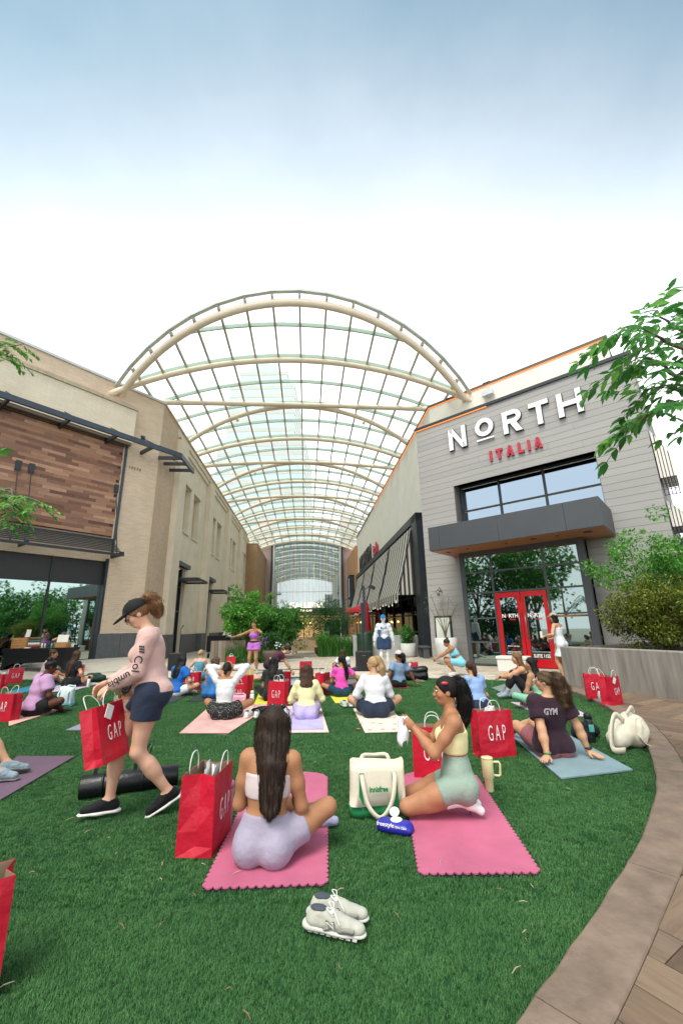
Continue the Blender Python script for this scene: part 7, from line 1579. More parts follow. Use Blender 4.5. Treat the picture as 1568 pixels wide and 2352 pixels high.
MB().lathe([(.04, 0), (.042, .01), (.036, .013)], (.01, .005, .06), 18).obj('lid_ring', [CORD], wp, True, False)
lid = MB().lathe([(.036, 0), (.038, .004), (.034, .008)], (0, 0, 0), 18).obj('lid', [CORD], wp, True, False); lid.location = (-.015, .05, .095); lid.rotation_euler = (R_(62), R_(-8), 0); lid.scale = (1, .8, 1)
link('pack_lettering', text_mesh('freestyle', .036, Matrix.Translation((-.05, -.066, .045)) @ Matrix.Rotation(R_(-35), 4, 'X'), GAPW, .002, 'pack_lettering'), wp, False)
link('pack_lettering', text_mesh('Ultra Clean', .018, Matrix.Translation((.06, -.068, .045)) @ Matrix.Rotation(R_(-35), 4, 'X'), GAPW, .002, 'pack_lettering'), wp, False)
TUM = mat('tumbler_cream', '#e3d7a4', .35, .04, 6)
def tumbler(label, loc, yaw, m=TUM, h=.26, r=.048):
    t = empty('tumbler', loc, label, 'tumbler', None, R_(yaw)); MB().lathe([(r*.66, 0), (r*.7, .004), (r*.74, h*.36), (r*.98, h*.42), (r, h*.95), (r*.97, h*.965)], (0, 0, 0), 28).obj('cup', [m], t, True, False)
    MB().lathe([(r*1.02, h*.955), (r*1.03, h*.985), (r*.96, h)], (0, 0, 0), 28).obj('lid', [m], t, True, False); MB().ball((.012, .0, h+.004), (.022, .008, .006), 8, 5).obj('spout', [m], t, True, False)
    MB().tube([(r*.95, 0, h*.86), (r+.045, 0, h*.87), (r+.055, 0, h*.82), (r+.052, 0, h*.5), (r+.04, 0, h*.46), (r*.95, 0, h*.47)], .0095, 8).obj('handle', [m], t, True, False); return t
tumbler('cream yellow tumbler with handle standing right of the right pink mat', (1.22, 4.04, .015), -12)
# black carry case
cc_ = empty('carry_case', (-1.95, 4.16, .015), 'black leather tube case lying behind the walking woman', 'case')
LEA = mat('leather_black', '#141516', .38, .15, 14, .25, 60); a_, b_ = Vector((-2.30, 4.06, .095)), Vector((-1.57, 4.36, .095))
MB().tube([a_, a_+(b_-a_)*.01, a_+(b_-a_)*.99, b_], [.084, .09, .09, .084], 26).obj('tube_body', [LEA], cc_, True)
d_ = (b_-a_).normalized()
for f in (.22, .62):
    c = a_+(b_-a_)*f; n_ = Vector((-d_.y, d_.x, 0)); MB().tube([c+n_*.094*math.cos(t)+Vector((0, 0, .094*math.sin(t))) for t in np.arange(0, 6.28, .4)], .011, 6, True).obj('belt', [LEA], cc_, True)
    MB().strip(catmull([c-d_*.07+Vector((0, 0, .085)), c-d_*.06+Vector((0, 0, .14)), c+Vector((0, 0, .17)), c+d_*.06+Vector((0, 0, .14)), c+d_*.07+Vector((0, 0, .085))], 4), .03, .006, (0, 1, 0)).obj('grip_handle', [LEA], cc_)
MB().strip(catmull([a_+(b_-a_)*.62+Vector((0, 0, .09)), a_+(b_-a_)*.66+Vector((.0, .05, .24)), a_+(b_-a_)*.60+Vector((0, .1, .25)), a_+(b_-a_)*.55+Vector((0, .12, .08))], 5), .03, .005, (1, 0, 0)).obj('shoulder_strap', [LEA], cc_)
# chunky sneakers in front
SUP = mat('sneaker_upper', '#b3afa3', .85, .1, 30, .4, 90, bdist=.004); SMID = mat('sneaker_mid', '#c9c6be', .7, .05); SIN = mat('sneaker_lining', '#474c55', .95, .1); SACC = mat('sneaker_panel', '#918f86', .8, .1, 30)
def sneaker(loc, yaw, parent, s=1.0, up=SUP, near=True, mid=SMID):
    R0 = lambda: None; vx = .005 if near else .009; B = Blob(); cutz = [((0, 0, .085), V3(0, -.35, 1)/np.linalg.norm(V3(0, -.35, 1)))]
    B.cone((0, -.10, .06), (0, -.07, .095), .036, .034, .02).cone((0, -.10, .05), (0, .02, .06), .038, .04, .02).cone((0, 0, .075), (0, .07, .055), .04, .037, .02).cone((-.006, .07, .045), (-.008, .125, .04), .041, .036, .02).cone((0, -.02, .095), (0, .03, .085), .03, .026, .02).ell((0, -.118, .075), (.026, .016, .045), None, .02)
    S = Blob(); S.cone((0, -.115, .022), (0, -.02, .02), .036, .03, .02, flat=((0, 0, 1), .6)).cone((0, .02, .016), (-.008, .13, .02), .036, .038, .02, flat=((0, 0, 1), .45)).cone((0, -.125, .03), (0, -.09, .028), .036, .036, .02, flat=((0, 0, 1), .75)).cone((0, -.04, .022), (0, .06, .016), .028, .034, .02, flat=((0, 0, 1), .45))
    M = Matrix.Translation(loc) @ Matrix.Rotation(R_(yaw), 4, 'Z') @ Matrix.Diagonal((s, s*1.12, s*.86, 1))
    def put_(nm, me, par): me.transform(M); return link(nm, me, par)
    u = put_('upper', quads_mesh('upper', [(*B.mesh(vx), 0)], [up]), parent); put_('midsole', quads_mesh('midsole', [(*S.mesh(vx), 0)], [mid]), parent)
    MI = MB(); MI.ball((0, -.075, .1205), (.029, .046, .012), 14, 8); put_('lining', MI.me('lining', [SIN], True), u)  # dark ball stands in for the shade inside the shoe opening
    if near:
        b = MB()
        for i in range(5): y = .0+i*.02; z = .118-i*.0115; b.tube([(-.028, y, z-.012), (-.01, y+.006, z+.004), (.012, y-.006, z+.004), (.028, y+.004, z-.012)], .0032, 5)
        b.tube(catmull([(0, -.005, .125), (-.03, -.03, .14), (-.045, -.01, .13), (0, 0, .126)], 4), .0028, 5).tube(catmull([(0, -.005, .125), (.03, -.025, .145), (.05, .01, .13), (0, 0, .126)], 4), .0028, 5).tube(catmull([(0, 0, .126), (.04, .03, .11), (.055, .05, .08)], 4), .0026, 5)
        put_('laces', b.me('laces', [CORD], True), u)
        for sd in (-1, 1):
            for sz, mm, dd in ((.066, mat('letter_rim', '#2c2d2f', .6, 0), .002), (.058, CORD, .006)):
                Mt = Matrix.Translation((sd*(.0395+dd), (.0), .050)) @ Matrix.Rotation(R_(90*sd), 4, 'Z') @ Matrix.Rotation(R_(-10*sd if False else 0), 4, 'Y'); me = text_mesh('N', sz, Mt @ Matrix.Rotation(R_(16), 4, 'X'), mm, .003, 'letter_mark', 1.0, bold=.003 if dd == 0 else .0005); put_('letter_mark', me, u)
        b = MB(); b.strip(catmull([(.036, .03, .035), (.043, .075, .052), (.036, .115, .045)], 4), .03, .004, (1, 0, 0)).strip(catmull([(-.038, .03, .035), (-.05, .075, .052), (-.045, .115, .045)], 4), .03, .004, (1, 0, 0)).strip(catmull([(.036, -.04, .03), (.044, -.01, .05), (.038, .02, .085)], 4), .014, .004, (1, 0, 0)); put_('overlay', b.me('overlay', [SACC], True), u)
        b = MB()
        for i in range(8): b.box(-.036 if i > 2 else -.03, .034 if i > 2 else .03, -.125+i*.033, -.125+i*.033+.022, .0, .010)
        put_('tread', b.me('tread', [SMID]), parent)
    return u
t = empty('sneaker_pair', (-.08, 2.37, .02), 'pair of chunky grey sneakers in front of the pink mat', 'shoes')
sneaker((-.075, 2.36, .024), -108, t, .84); sneaker((-.06, 2.455, .024), -102, t, .84)
for lab, u, v, yaws, up, md in (('pair of white running shoes by the hot pink tee', 797, 1627, (12, 4), cloth('shoe_silver', '#b9bcc0', .7, .5, 60, .35), SMID), ('pair of white sandals in front of the white top', 577, 1653, (-6, 8), cloth('shoe_white', '#d8d8d4'), SMID), ('pair of grey trainers beside the lilac towel', 643, 1640, (30, 10), MATS['cloth_shoe_silver'], SMID)):
    q = G(u, v); t = empty('sneaker_pair', (q.x, q.y, .02), lab, 'shoes')
    for k, y_ in enumerate(yaws): sneaker((q.x+(k-.5)*.13, q.y+.1, .02), y_, t, 1.0, up, False, md)
def sandals(label, u, v, yaw, m):
    q = G(u, v); t = empty('sandal_pair', (q.x, q.y, .02), label, 'sandals')
    for k in (0, 1):
        M = Matrix.Translation((q.x, q.y, .02)) @ Matrix.Rotation(R_(yaw+k*8), 4, 'Z') @ Matrix.Translation((k*.12-.06, k*.03, 0)); b = MB(M); pts = [(.04*math.cos(a)*(1+.15*math.sin(a)), .125*math.sin(a)) for a in np.arange(0, 6.28, .35)]; b.prism(pts, 0, .022); o = b.obj('footbed', [m], t)
        MB(M).tube(catmull([(-.036, -.0, .02), (-.012, .055, .045), (.0, .07, .03), (.014, .055, .045), (.036, .0, .02)], 4), .007, 6).obj('strap', [m], o, True)
sandals('pair of black flip-flops on the grass by the teal tote', 148, 1637, 70, mat('rubber_black', '#1b1b1d', .6, .05)); sandals('pair of brown slides beside the black handbag', 965, 1567, 80, mat('slide_tan', '#8a7a6d', .7, .1))
# bottles
def bottle(label, loc, prof, m, capm, caph, name='water_bottle'):
    t = empty(name, loc, label, 'bottle'); MB().lathe(prof, (0, 0, 0), 20).obj('bottle_body', [m], t, True, False); z = prof[-1][1]; r = prof[-1][0]; MB().lathe([(r*1.05, z), (r*1.05, z+caph*.8), (r*.8, z+caph)], (0, 0, 0), 16).obj('cap', [capm], t, True, False); return t
BP = [(.034, 0), (.037, .006), (.037, .2), (.03, .225)]; WPL = mat('plastic_white', '#e4e0d8', .4, .03)
bottle('pink tumbler behind the near red bag', (-.86, 3.42, .012), [(.03, 0), (.034, .004), (.042, .25), (.044, .27)], mat('pink_plastic', '#d59cb4', .35, .05), mat('pink_plastic'[:0]+'pink_lid', '#c98aa8', .35, 0), .04)
bottle('tall cream water bottle beside the polka dot shorts', gp(578, 1627), [(.038, 0), (.04, .006), (.04, .21), (.03, .235)], WPL, WPL, .05)
bottle('clear squeeze bottle by the hot pink tee', gp(822, 1602), BP, mat('bottle_pinkclear', '#c8b4b8', .2, .2, 14), mat('cap_black_p', '#19191b', .5, 0), .05)
bottle('white flask with black lid by the woman in black', gp(202, 1580), [(.036, 0), (.038, .006), (.038, .19), (.03, .21)], WPL, MATS['cap_black_p'], .07)
bottle('clear water bottle standing on the kerb between the red bags', (4.42, 7.78, .074), [(.032, 0), (.034, .006), (.034, .13), (.014, .17)], mat('bottle_water', '#b8c4c8', .1, .2, 20), MATS['cap_black_p'], .03)
fk = bottle('dark stickered flask beside the cream backpack', (2.93, 5.5, .012), [(.045, 0), (.047, .006), (.047, .24), (.042, .255)], mat('flask_stickers', '#22262c', .4, .9, 30, detail=1), MATS['cap_black_p'], .06)
MB().box(-.03, .03, -.049, -.047, .12, .2).obj('sticker', [mat('sticker_teal', '#5fb0a8', .5, .3, 30)], fk, False, False)
tumbler('teal and white tumbler by the raised red bag', gp(236, 1615), 160, mat('tumbler_teal', '#4f9fae', .4, .4, 7), .3, .055)
# other bags
tote('pale blue tie-dye tote beside the lilac tee', gp(150, 1622), -20, .34, .14, .34, mat('canvas_tie', '#cfdcdc', .9, .15, 8), mat('canvas_sky', '#6fb9d0', .9, .2, 8), .05, seed=3)
tc_ = tote('clear pink tote with looped handles by the polka dot shorts', gp(545, 1628), 6, .3, .12, .22, mat('vinyl_pink', '#d89ab0', .25, .15, 6), mat('vinyl_rose', '#c45c86', .3, .1), .04, seed=5)
def soft_bag(name, label, cat, loc, yaw, prims, m, vox=.012, wr=.004, straps=()):
    t = empty(name, loc, label, cat, None, R_(yaw)); B = Blob()
    for q in prims: B.cone(*q[:4], .05, flat=q[4] if len(q) > 4 else None)
    link('bag_body', quads_mesh('bag_body', [(*B.mesh(vox, wr, 42), 0)], [m]), t, False)
    for s_ in straps: MB().strip(catmull(s_[0], 5), s_[1], .008, s_[2]).obj('strap', [m if len(s_) < 4 else s_[3]], t, True, False)
    return t
CREAMB = mat('canvas_cream', '#d6ccb8', .95, .08, 9, .5, 16, bdist=.015)
soft_bag('backpack', 'cream canvas backpack slumped against the kerb', 'backpack', (3.22, 5.25, .02), 24, [((-.2, 0, .1), (.18, .02, .15), .10, .13), ((-.1, .05, .16), (.16, .06, .24), .09, .1), ((.1, -.02, .1), (.24, .04, .2), .12, .1)], CREAMB, .011, .004,
    [([(-.05, -.02, .27), (-.22, -.05, .36), (-.36, -.08, .24), (-.42, -.1, .05), (-.25, -.12, .02)], .06, (0, 1, 0)), ([(.1, -.1, .3), (-.02, -.16, .26), (-.04, -.18, .1), (.12, -.22, .02), (.3, -.2, .03)], .06, (0, 0, 1)), ([(.05, 0, .33), (.14, -.01, .40), (.22, .02, .33)], .045, (0, 1, 0))])
soft_bag('backpack', 'black backpack behind the dark flask', 'backpack', (2.98, 5.72, .02), 0, [((-.1, 0, .06), (.12, 0, .07), .07, .07), ((-.06, 0, .1), (.08, .02, .13), .06, .05)], cloth('pack_black', '#1c1d20', .7), .014)
soft_bag('duffel_bag', 'dark green duffel bag behind the printed lilac mat', 'bag', gp(213, 1568), 8, [((-.25, 0, .09), (.25, 0, .1), .10, .10), ((-.12, 0, .17), (.12, 0, .19), .08, .07)], cloth('pack_green', '#1f3a34', .6), .02)
soft_bag('handbag', 'shiny black handbag against the red bag at the far lawn edge', 'bag', gp(955, 1564), 0, [((-.22, 0, .1), (.22, 0, .1), .12, .12), ((-.2, 0, .22), (.24, 0, .26), .1, .1)], mat('vinyl_black', '#101012', .25, .1, 10, .3, 20), .02)
soft_bag('pouch', 'black pouch behind the white sandals', 'bag', gp(603, 1644), 0, [((-.14, 0, .05), (.14, 0, .05), .06, .06), ((-.05, 0, .08), (.08, 0, .09), .05, .05)], cloth('pack_black'if False else 'pouch_black', '#17181b', .7), .016)
pq = G(1195, 1598, .05)
# paper towel in the kneeling woman's hands
hp2 = kneel['world']((kneel['gL']+kneel['gR'])/2); b = MB(); vs = []; fs = []
for i in range(6):
    for j in range(7): vs.append((hp2.x-.03+.10*(i/5-.35)*(1-.35*j/6)+.012*math.sin(i*2+j), hp2.y-.035+.012*math.cos(i*1.7+j*.9), hp2.z+.03-.20*j/6-.03*math.sin(i*1.3)*(j/6)))
for i in range(5):
    for j in range(6): fs.append((i*7+j, (i+1)*7+j, (i+1)*7+j+1, i*7+j+1))
b.add(vs, fs); o = b.obj('tissue', [mat('tissue_white', '#e6e6ea', .9, .03, 8)], smooth=True); md = o.modifiers.new('thick', 'SOLIDIFY'); md.thickness = .002; tag(o, 'crumpled white tissue in the hands of the kneeling woman', 'tissue')
# twigs and dry leaves on the grass
b = MB(); lr = random.Random(21)
for i in range(130):
    x, y = lr.uniform(-2.2, 2.2), lr.uniform(1.3, 6.5)
    if x > 0.2+(y-1.4)*.75: continue
    a = lr.uniform(0, 6.28); L_ = lr.uniform(.01, .035) if i > 14 else lr.uniform(.05, .11); d = Vector((math.cos(a), math.sin(a), lr.uniform(-.1, .1))); p = Vector((x, y, .029))
    b.cur = i % 2
    b.tube([p-d*L_, p+Vector((lr.uniform(-.006, .006), lr.uniform(-.006, .006), .004)), p+d*L_], [.0012, .0022 if i > 14 else .0018, .0008], 5)
lt = b.obj('leaf_litter', [mat('twig', '#8a6a50', .9, .2, 40), mat('straw', '#b9a488', .9, .2, 40)]); lt['kind'] = 'stuff'; lt['label'] = 'scattered twigs and dry leaf bits on the grass'
# ------------------------------------------------------------------ plaza furniture and the stage gear
def speaker_pole(label, u, v, h, hb_=.62):
    q = G(u, v); t = empty('speaker', (q.x, q.y, 0), label, 'speaker'); MB().bbox(-.27, .27, -.22, .22, .0, hb_, .03).obj('cabinet', [mat('speaker_black', '#141517', .6, .1, 30, .3, 120)], t, world=False)
    MB().lathe([(.03, hb_), (.03, h*.55), (.05, h*.55), (.05, h)], (0, 0, 0), 12).obj('column', [DARK], t, world=False); MB().box(-.06, .06, -.225, -.222, .48, .5).obj('badge', [METAL], t, world=False); return t
speaker_pole('black column speaker on its bass box in front of the mannequin', 836, 1541, 2.2)
sp2 = G(648/1.594, 2430/1.594)
sb = empty('floor_speaker', (-6.2, 16.2, 0), 'black floor speaker with cable behind the bright blue tee', 'speaker'); MB().bbox(-.25, .25, -.25, .25, 0, .6, .03).obj('cabinet', [MATS['speaker_black']], sb, world=False)
MB().tube(catmull([(.2, -.2, .05), (.5, -.5, .012), (1.2, -.4, .012), (2.4, -.8, .012), (5.5, -.7, .012)], 5), .014, 5).obj('cable', [MATS['rubber_black']], sb, True, False)
ct = empty('equipment_cart', (-6.55, 22.9, 0), 'black covered equipment cart with a caster wheel', 'cart'); MB().bbox(-.62, .62, -.35, .35, .3, 1.12, .02).obj('body', [cloth('cart_black', '#121315', .7, .3)], ct, world=False)
for x in (-.5, .5): 
    w_ = MB(rotz(0, (x, -.32, .13)) @ Matrix.Rotation(R_(90), 4, 'Y')).lathe([(.06, -.03), (.13, -.03), (.13, .03), (.06, .03)], (0, 0, 0), 16).obj('wheel', [MATS['rubber_black']], ct, world=False); MB().box(x-.02, x+.02, -.36, -.3, .12, .3).obj('caster_fork', [METAL], ct, world=False)
ms = empty('microphone_stand', (-8.2, 21.6, 0), 'black microphone stand in front of the stone base', 'stand'); MB().lathe([(.16, 0), (.16, .03), (.012, .04), (.012, 1.5)], (0, 0, 0), 14).obj('stand', [DARK], ms, world=False); MB().tube([(0, 0, 1.5), (.12, 0, 1.66)], [.02, .03], 8).obj('microphone', [DARK], ms, world=False)
# wood-look planter and flower pots
pb_ = empty('wood_planter', (-5.25, 20.1, 0), 'grey-brown timber planter box beside the black cart', 'planter')
WP = random_mat('planter_board', ['#7d7064', '#8f8174', '#6f6358'], .8, .2, (6, 6, 1), .1)
for i in range(9): MB().box(-.78+i*.175, -.78+i*.175+.165, -.5, -.46, 0, .92).obj('board', [WP], pb_, world=False)
MB().box(-.78, .78, -.455, .5, 0, .88).obj('core', [WP], pb_, world=False)
POT = mat('pot_brown', '#5a4a42', .7, .1, 6); POTW = mat('pot_white', '#c9c8c4', .6, .05)
def pot(label, loc, r, h, m, kind, cat='planter', group=None):
    t = empty('plant_pot', loc, label, cat, group); prof = [(r*.62, 0), (r*.85, h*.25), (r, h*.7), (r*.96, h), (r*.86, h), (r*.84, h*.88)] if kind != 'cyl' else [(r*.8, 0), (r*.95, h*.15), (r, h), (r*.9, h), (r*.88, h*.9)]
    MB().lathe(prof, (0, 0, 0), 24).obj('pot', [m], t, True, False); return t
FLW = [mat('flower_purple', '#8d3aa8', .6, .1), mat('flower_white', '#e6e3e8', .6, .05), mat('flower_yellow', '#c9cf4a', .6, .1)]
def plant_leaves(parent, c, r, n, per, lm, ln, wd, cr=.14):
    u = unit(n); C = np.array(c)+u*np.array(r)*nrg.uniform(.3, 1, (n, 1)); link('foliage', leaves_mesh('foliage', *clump_leaves(C, [np.array([1, 1, 1])*cr]*n, per, ln, wd), lm), parent, False)
def flowers(parent, c, r, n, m, s):
    b = MB()
    for i in range(n):
        q = Vector(c)+Vector((rng.uniform(-1, 1)*r[0], rng.uniform(-1, 1)*r[1], rng.uniform(-1, 1)*r[2]))
        for k in range(5): a = k*1.257; b.ball(q+Vector((math.cos(a)*s*.7, 0, math.sin(a)*s*.7)), (s*.6, s*.3, s*.6), 5, 3)
    b.obj('flower', [m], parent, True, False)
t = pot('brown bowl of purple and white flowers behind the instructor', (-3.15, 19.0, 0), .42, .5, POT, 'bowl'); plant_leaves(t, (0, 0, .85), (.55, .45, .4), 26, 50, LEAF_D, .13, .04); flowers(t, (-.35, -.35, .95), (.25, .12, .15), 14, FLW[0], .026); flowers(t, (.35, -.4, .7), (.16, .1, .15), 9, FLW[1], .026)
t = pot('brown bowl of yellow-green plants near the timber chairs', (-1.07, 22.8, 0), .5, .42, POT, 'bowl'); plant_leaves(t, (0, 0, .8), (.5, .4, .4), 22, 50, LEAF_B, .12, .035); flowers(t, (-.1, -.4, .6), (.3, .1, .1), 10, FLW[2], .03); flowers(t, (.2, -.1, 1.3), (.1, .1, .12), 5, FLW[0], .022)
for lab, x, y in (('left white pot with a round leafy shrub by the dark storefront', 2.35, 22.4), ('right white pot with a round leafy shrub by the steel column', 3.05, 20.7)):
    t = pot(lab, (x, y, 0), .36, .62, POTW, 'cyl', group='white pots by the storefront'); plant_leaves(t, (0, 0, 1.0), (.42, .4, .42), 34, 44, LEAF_G, .11, .05)
wvx = M_R @ Vector((1.05, .75, 0)); t = pot('large white urn with a thin silvery olive tree beside the red doors', wvx, .42, .95, POTW, 'bowl')
b = MB(); tips = []
for k in range(7):
    a = k*.9; e = Vector((.55*math.cos(a), .45*math.sin(a), 2.2+.35*math.sin(k*2))); b.tube(catmull([(0, 0, .85), (.1*math.cos(a), .1*math.sin(a), 1.3), e*.75+Vector((0, 0, .3)), e], 3), [.018-.0014*i for i in range(10)], 5); tips += [e, e*.85+Vector((0, 0, .15)), e*.7+Vector((0, 0, .5))]
b.obj('stem', [BARK], t, True, False); link('foliage', leaves_mesh('foliage', *clump_leaves([np.array(q) for q in tips], [np.array([.3, .3, .35])]*len(tips), 46, .06, .014, shell=.1), LEAF_S), t, False)
# concrete planter block with plants, green cabinet, glass fence, poles
cb = empty('planter_block', (1.0, 22.4, 0), 'grey concrete planter block behind the column speaker', 'planter'); CBM = mat('concrete_pale', '#a9aaa6', .85, .12, 3, .1, 50)
MB().bbox(-.55, 2.6, -1.2, -1.0, 0, .98, .01).bbox(-.55, -.35, -1.0, 2.5, 0, .98, .01).obj('wall', [CBM], cb, world=False); t_ = MB().box(-.35, 2.6, -1.0, 2.5, .5, .9).obj('soil', [MATS['soil']], cb, world=False)
blades('planter_plants', 'strappy green plants along the top of the grey planter block', 'plant', (2.2, 21.6, .9), (1.3, .25), .35, 260, LEAF_G, w=.014)
gb = empty('utility_cabinet', (1.0, 20.9, 0), 'dark green rounded utility cabinet beside the column speaker', 'cabinet'); MB().lathe([(.36, 0), (.38, .02), (.38, 1.08), (.35, 1.14), (.1, 1.16)], (0, 0, 0), 28).obj('body', [mat('cabinet_green', '#1f3a2a', .45, .06)], gb, True, False); MB().lathe([(.385, .1), (.385, .16)], (0, 0, 0), 28).obj('band', [DARK], gb, True, False)
gf = empty('glass_fence', M_AR @ Vector((14, 2.6, 0)), 'glass patio fence with dark posts below the red umbrellas', 'fence')
for i in range(5):
    part('pane', [GLASS_D], gf, M_AR, lambda b: b.box(4.5+i*2.2, 6.6+i*2.2, 2.6, 2.62, .95, 2.3)); part('post', [DARK], gf, M_AR, lambda b: b.box(6.62+i*2.2, 6.68+i*2.2, 2.57, 2.65, 0, 2.35))
for lab, a, w_, h in (('near dark lamp post with floodlight by the red umbrella', 5.5, 3.3, 3.9), ('far dark lamp post with floodlight by the mall entrance', 16, 3.6, 3.9)):
    p = M_AR @ Vector((a, w_, 0)); t = empty('lamp_post', p, lab, 'lamp post', 'dark lamp posts'); MB().bbox(-.08, .08, -.08, .08, 0, h, .01).obj('post', [DARKB], t, world=False); MB().tube([(0, 0, h-.25), (.35, -.2, h-.1)], .02, 6).obj('arm', [DARK], t, world=False); MB(Matrix.Translation((.5, -.3, h-.12)) @ Matrix.Rotation(.5, 4, 'Y')).bbox(-.2, .2, -.12, .12, -.1, .1, .03).obj('lamp_head', [DARK], t, world=False)
def umbrella(label, p, h, closed=True, r=1.3):
    t = empty('patio_umbrella', p, label, 'umbrella', 'red patio umbrellas'); MB().lathe([(.03, 0), (.03, h)], (0, 0, 0), 8).obj('pole', [METAL], t, world=False); m = mat('umbrella_red', '#b01226', .75, .08, 3, .4, 14); b = MB(); n = 16; lv = [(h, .02), (h-.25, .1), (h-1.0, .17), (h-1.9, .24), (h-2.3, .2)] if closed else [(h, .02), (h-.2, r*.5), (h-.55, r), (h-.72, r)]
    vs = [((rr_*(1+.22*(k % 2)))*math.cos(6.283*k/n) if closed else rr_*math.cos(6.283*k/n), (rr_*(1+.22*(k % 2)))*math.sin(6.283*k/n) if closed else rr_*math.sin(6.283*k/n), z) for z, rr_ in lv for k in range(n)]; b.add(vs, [(i*n+k, i*n+(k+1) % n, (i+1)*n+(k+1) % n, (i+1)*n+k) for i in range(len(lv)-1) for k in range(n)]); b.obj('canopy', [m], t, True, False)
    return t
umbrella('closed red patio umbrella behind the column speaker', M_AR @ Vector((6.6, 3.0, 0)), 3.05)
umbrella('first open red umbrella down the patio', M_AR @ Vector((15, 2.0, 0)), 3.3, False); umbrella('second open red umbrella further down the patio', M_AR @ Vector((20, 1.9, 0)), 3.4, False)
bn = empty('bench', M_AR @ Vector((-.9, 1.6, 0)), 'small grey bench against the black steel column', 'bench'); part('seat', [STONE], bn, M_AR, lambda b: b.box(-1.5, -.6, 1.35, 1.7, .46, .52)); part('leg', [STONE], bn, M_AR, lambda b: b.box(-.75, -.68, 1.4, 1.65, 0, .46)); part('leg', [STONE], bn, M_AR, lambda b: b.box(-1.45, -1.38, 1.4, 1.65, 0, .46))
# timber lounge chairs in the alley
OAK = mat('oak', '#b99b7a', .6, .15, 8, stretch=(1, 1, 6)); CUSH = mat('cushion_taupe', '#8a7d70', .95, .05, 6, .3, 20)
def lounge(label, loc, yaw, w=.8):
    t = empty('lounge_chair', loc, label, 'chair', 'timber lounge chairs in the alley', R_(yaw))
    for x in (-w/2, w/2-.06):
        for y in (-.38, .32): MB().box(x, x+.06, y, y+.06, 0, .66).obj('leg', [OAK], t, world=False)
        MB().box(x, x+.06, -.32, .32, .6, .66).obj('armrest', [OAK], t, world=False); MB().box(x+.01, x+.05, -.32, .32, .1, .14).obj('side_rail', [OAK], t, world=False)
    MB().box(-w/2+.06, w/2-.06, -.38, -.34, .2, .26).box(-w/2+.06, w/2-.06, .34, .38, .2, .7).obj('seat_frame', [OAK], t, world=False); MB().bbox(-w/2+.07, w/2-.07, -.34, .3, .26, .42, .03).obj('seat_cushion', [CUSH], t, world=False); MB().bbox(-w/2+.07, w/2-.07, .2, .34, .42, .74, .03).obj('back_cushion', [CUSH], t, world=False); return t
lounge('wide timber lounge seat nearest in the alley centre', (-2.1, 24.6, 0), 170, 1.5); lounge('timber lounge chair left of the wide seat', (-4.0, 25.2, 0), -75); lounge('timber lounge chair further back on the left', (-3.9, 29.5, 0), 30); lounge('timber lounge chair behind the wide seat', (-2.6, 29.8, 0), 200, 1.3); lounge('timber lounge chair half hidden by the conical evergreen', (-1.2, 28.8, 0), 120)
# cooler by the red doors
cq = M_R @ Vector((3.9, 1.9, 0)); co = empty('cooler', cq, 'white cooler box in front of the red doors', 'cooler', None, ang(dR)); MB().bbox(-.45, .45, -.22, .22, 0, .36, .03).obj('box', [WPL], co, world=False); MB().bbox(-.47, .47, -.24, .24, .362, .44, .02).obj('lid', [WPL], co, world=False)
# mannequin
mq = person('white mannequin in blue cap, white sweatshirt and denim shorts on a stand', (1.29, 14.0, .02), 178, dict(pel=(0, 0, .93), lean=(0, 0, 0), head=(0, 0, 0), al=(-.1, -.02, .09), ar=(.12, .06, .09), kl=(0, 1, 0), kr=(0, 1, 0), fl=(-.2, 1, 0), fr=(.2, 1, 0), hl=(-.30, .02, .82), hr=(.30, .02, .82), el=(-.8, -.6, 0), er=(.8, -.6, 0)),
    [('shorts', 'shorts', cloth('denim', '#2c3f5c', .85, .4, 20, .2), dict(e=.03, es=.03, t=.62, hi=.09)), ('sweatshirt', 'top', cloth('sweat_white', '#d3d4d8', .85, .7), dict(e=.028, lo=.02, hi=.46, sleeve=1.92, wr=.004))], None, 'white', 1.04, .98, .014, hat=('cap', cloth('cap_blue', '#1f66a8')), cat='mannequin', name='mannequin')
sw = [c for c in mq['root'].children if c.name.startswith('sweatshirt')][0]
link('shirt_lettering', text_mesh('BLUE', .10, Matrix.Translation(mq['C']+np.array([0, .155, .035])) @ Matrix.Rotation(math.pi, 4, 'Z'), mat('print_blue', '#24548c', .7, 0), .006, 'shirt_lettering', .9, bold=.003), sw, False)
MB().add([(.06, .155, -.02), (.13, .14, -.02), (.19, .12, .0), (.155, .1, -.26), (.10, .125, -.22), (.115, .135, -.08)], [(0, 1, 2, 3, 4, 5)]).obj('colour_panel', [MATS['print_blue']], sw, False, False).location = tuple(mq['C']+np.array([0, .02, .02]))
MB().lathe([(.3, 0), (.3, .015), (.02, .018)], (0, 0, -.012), 24).obj('base_plate', [METAL], mq['root'], True, False)
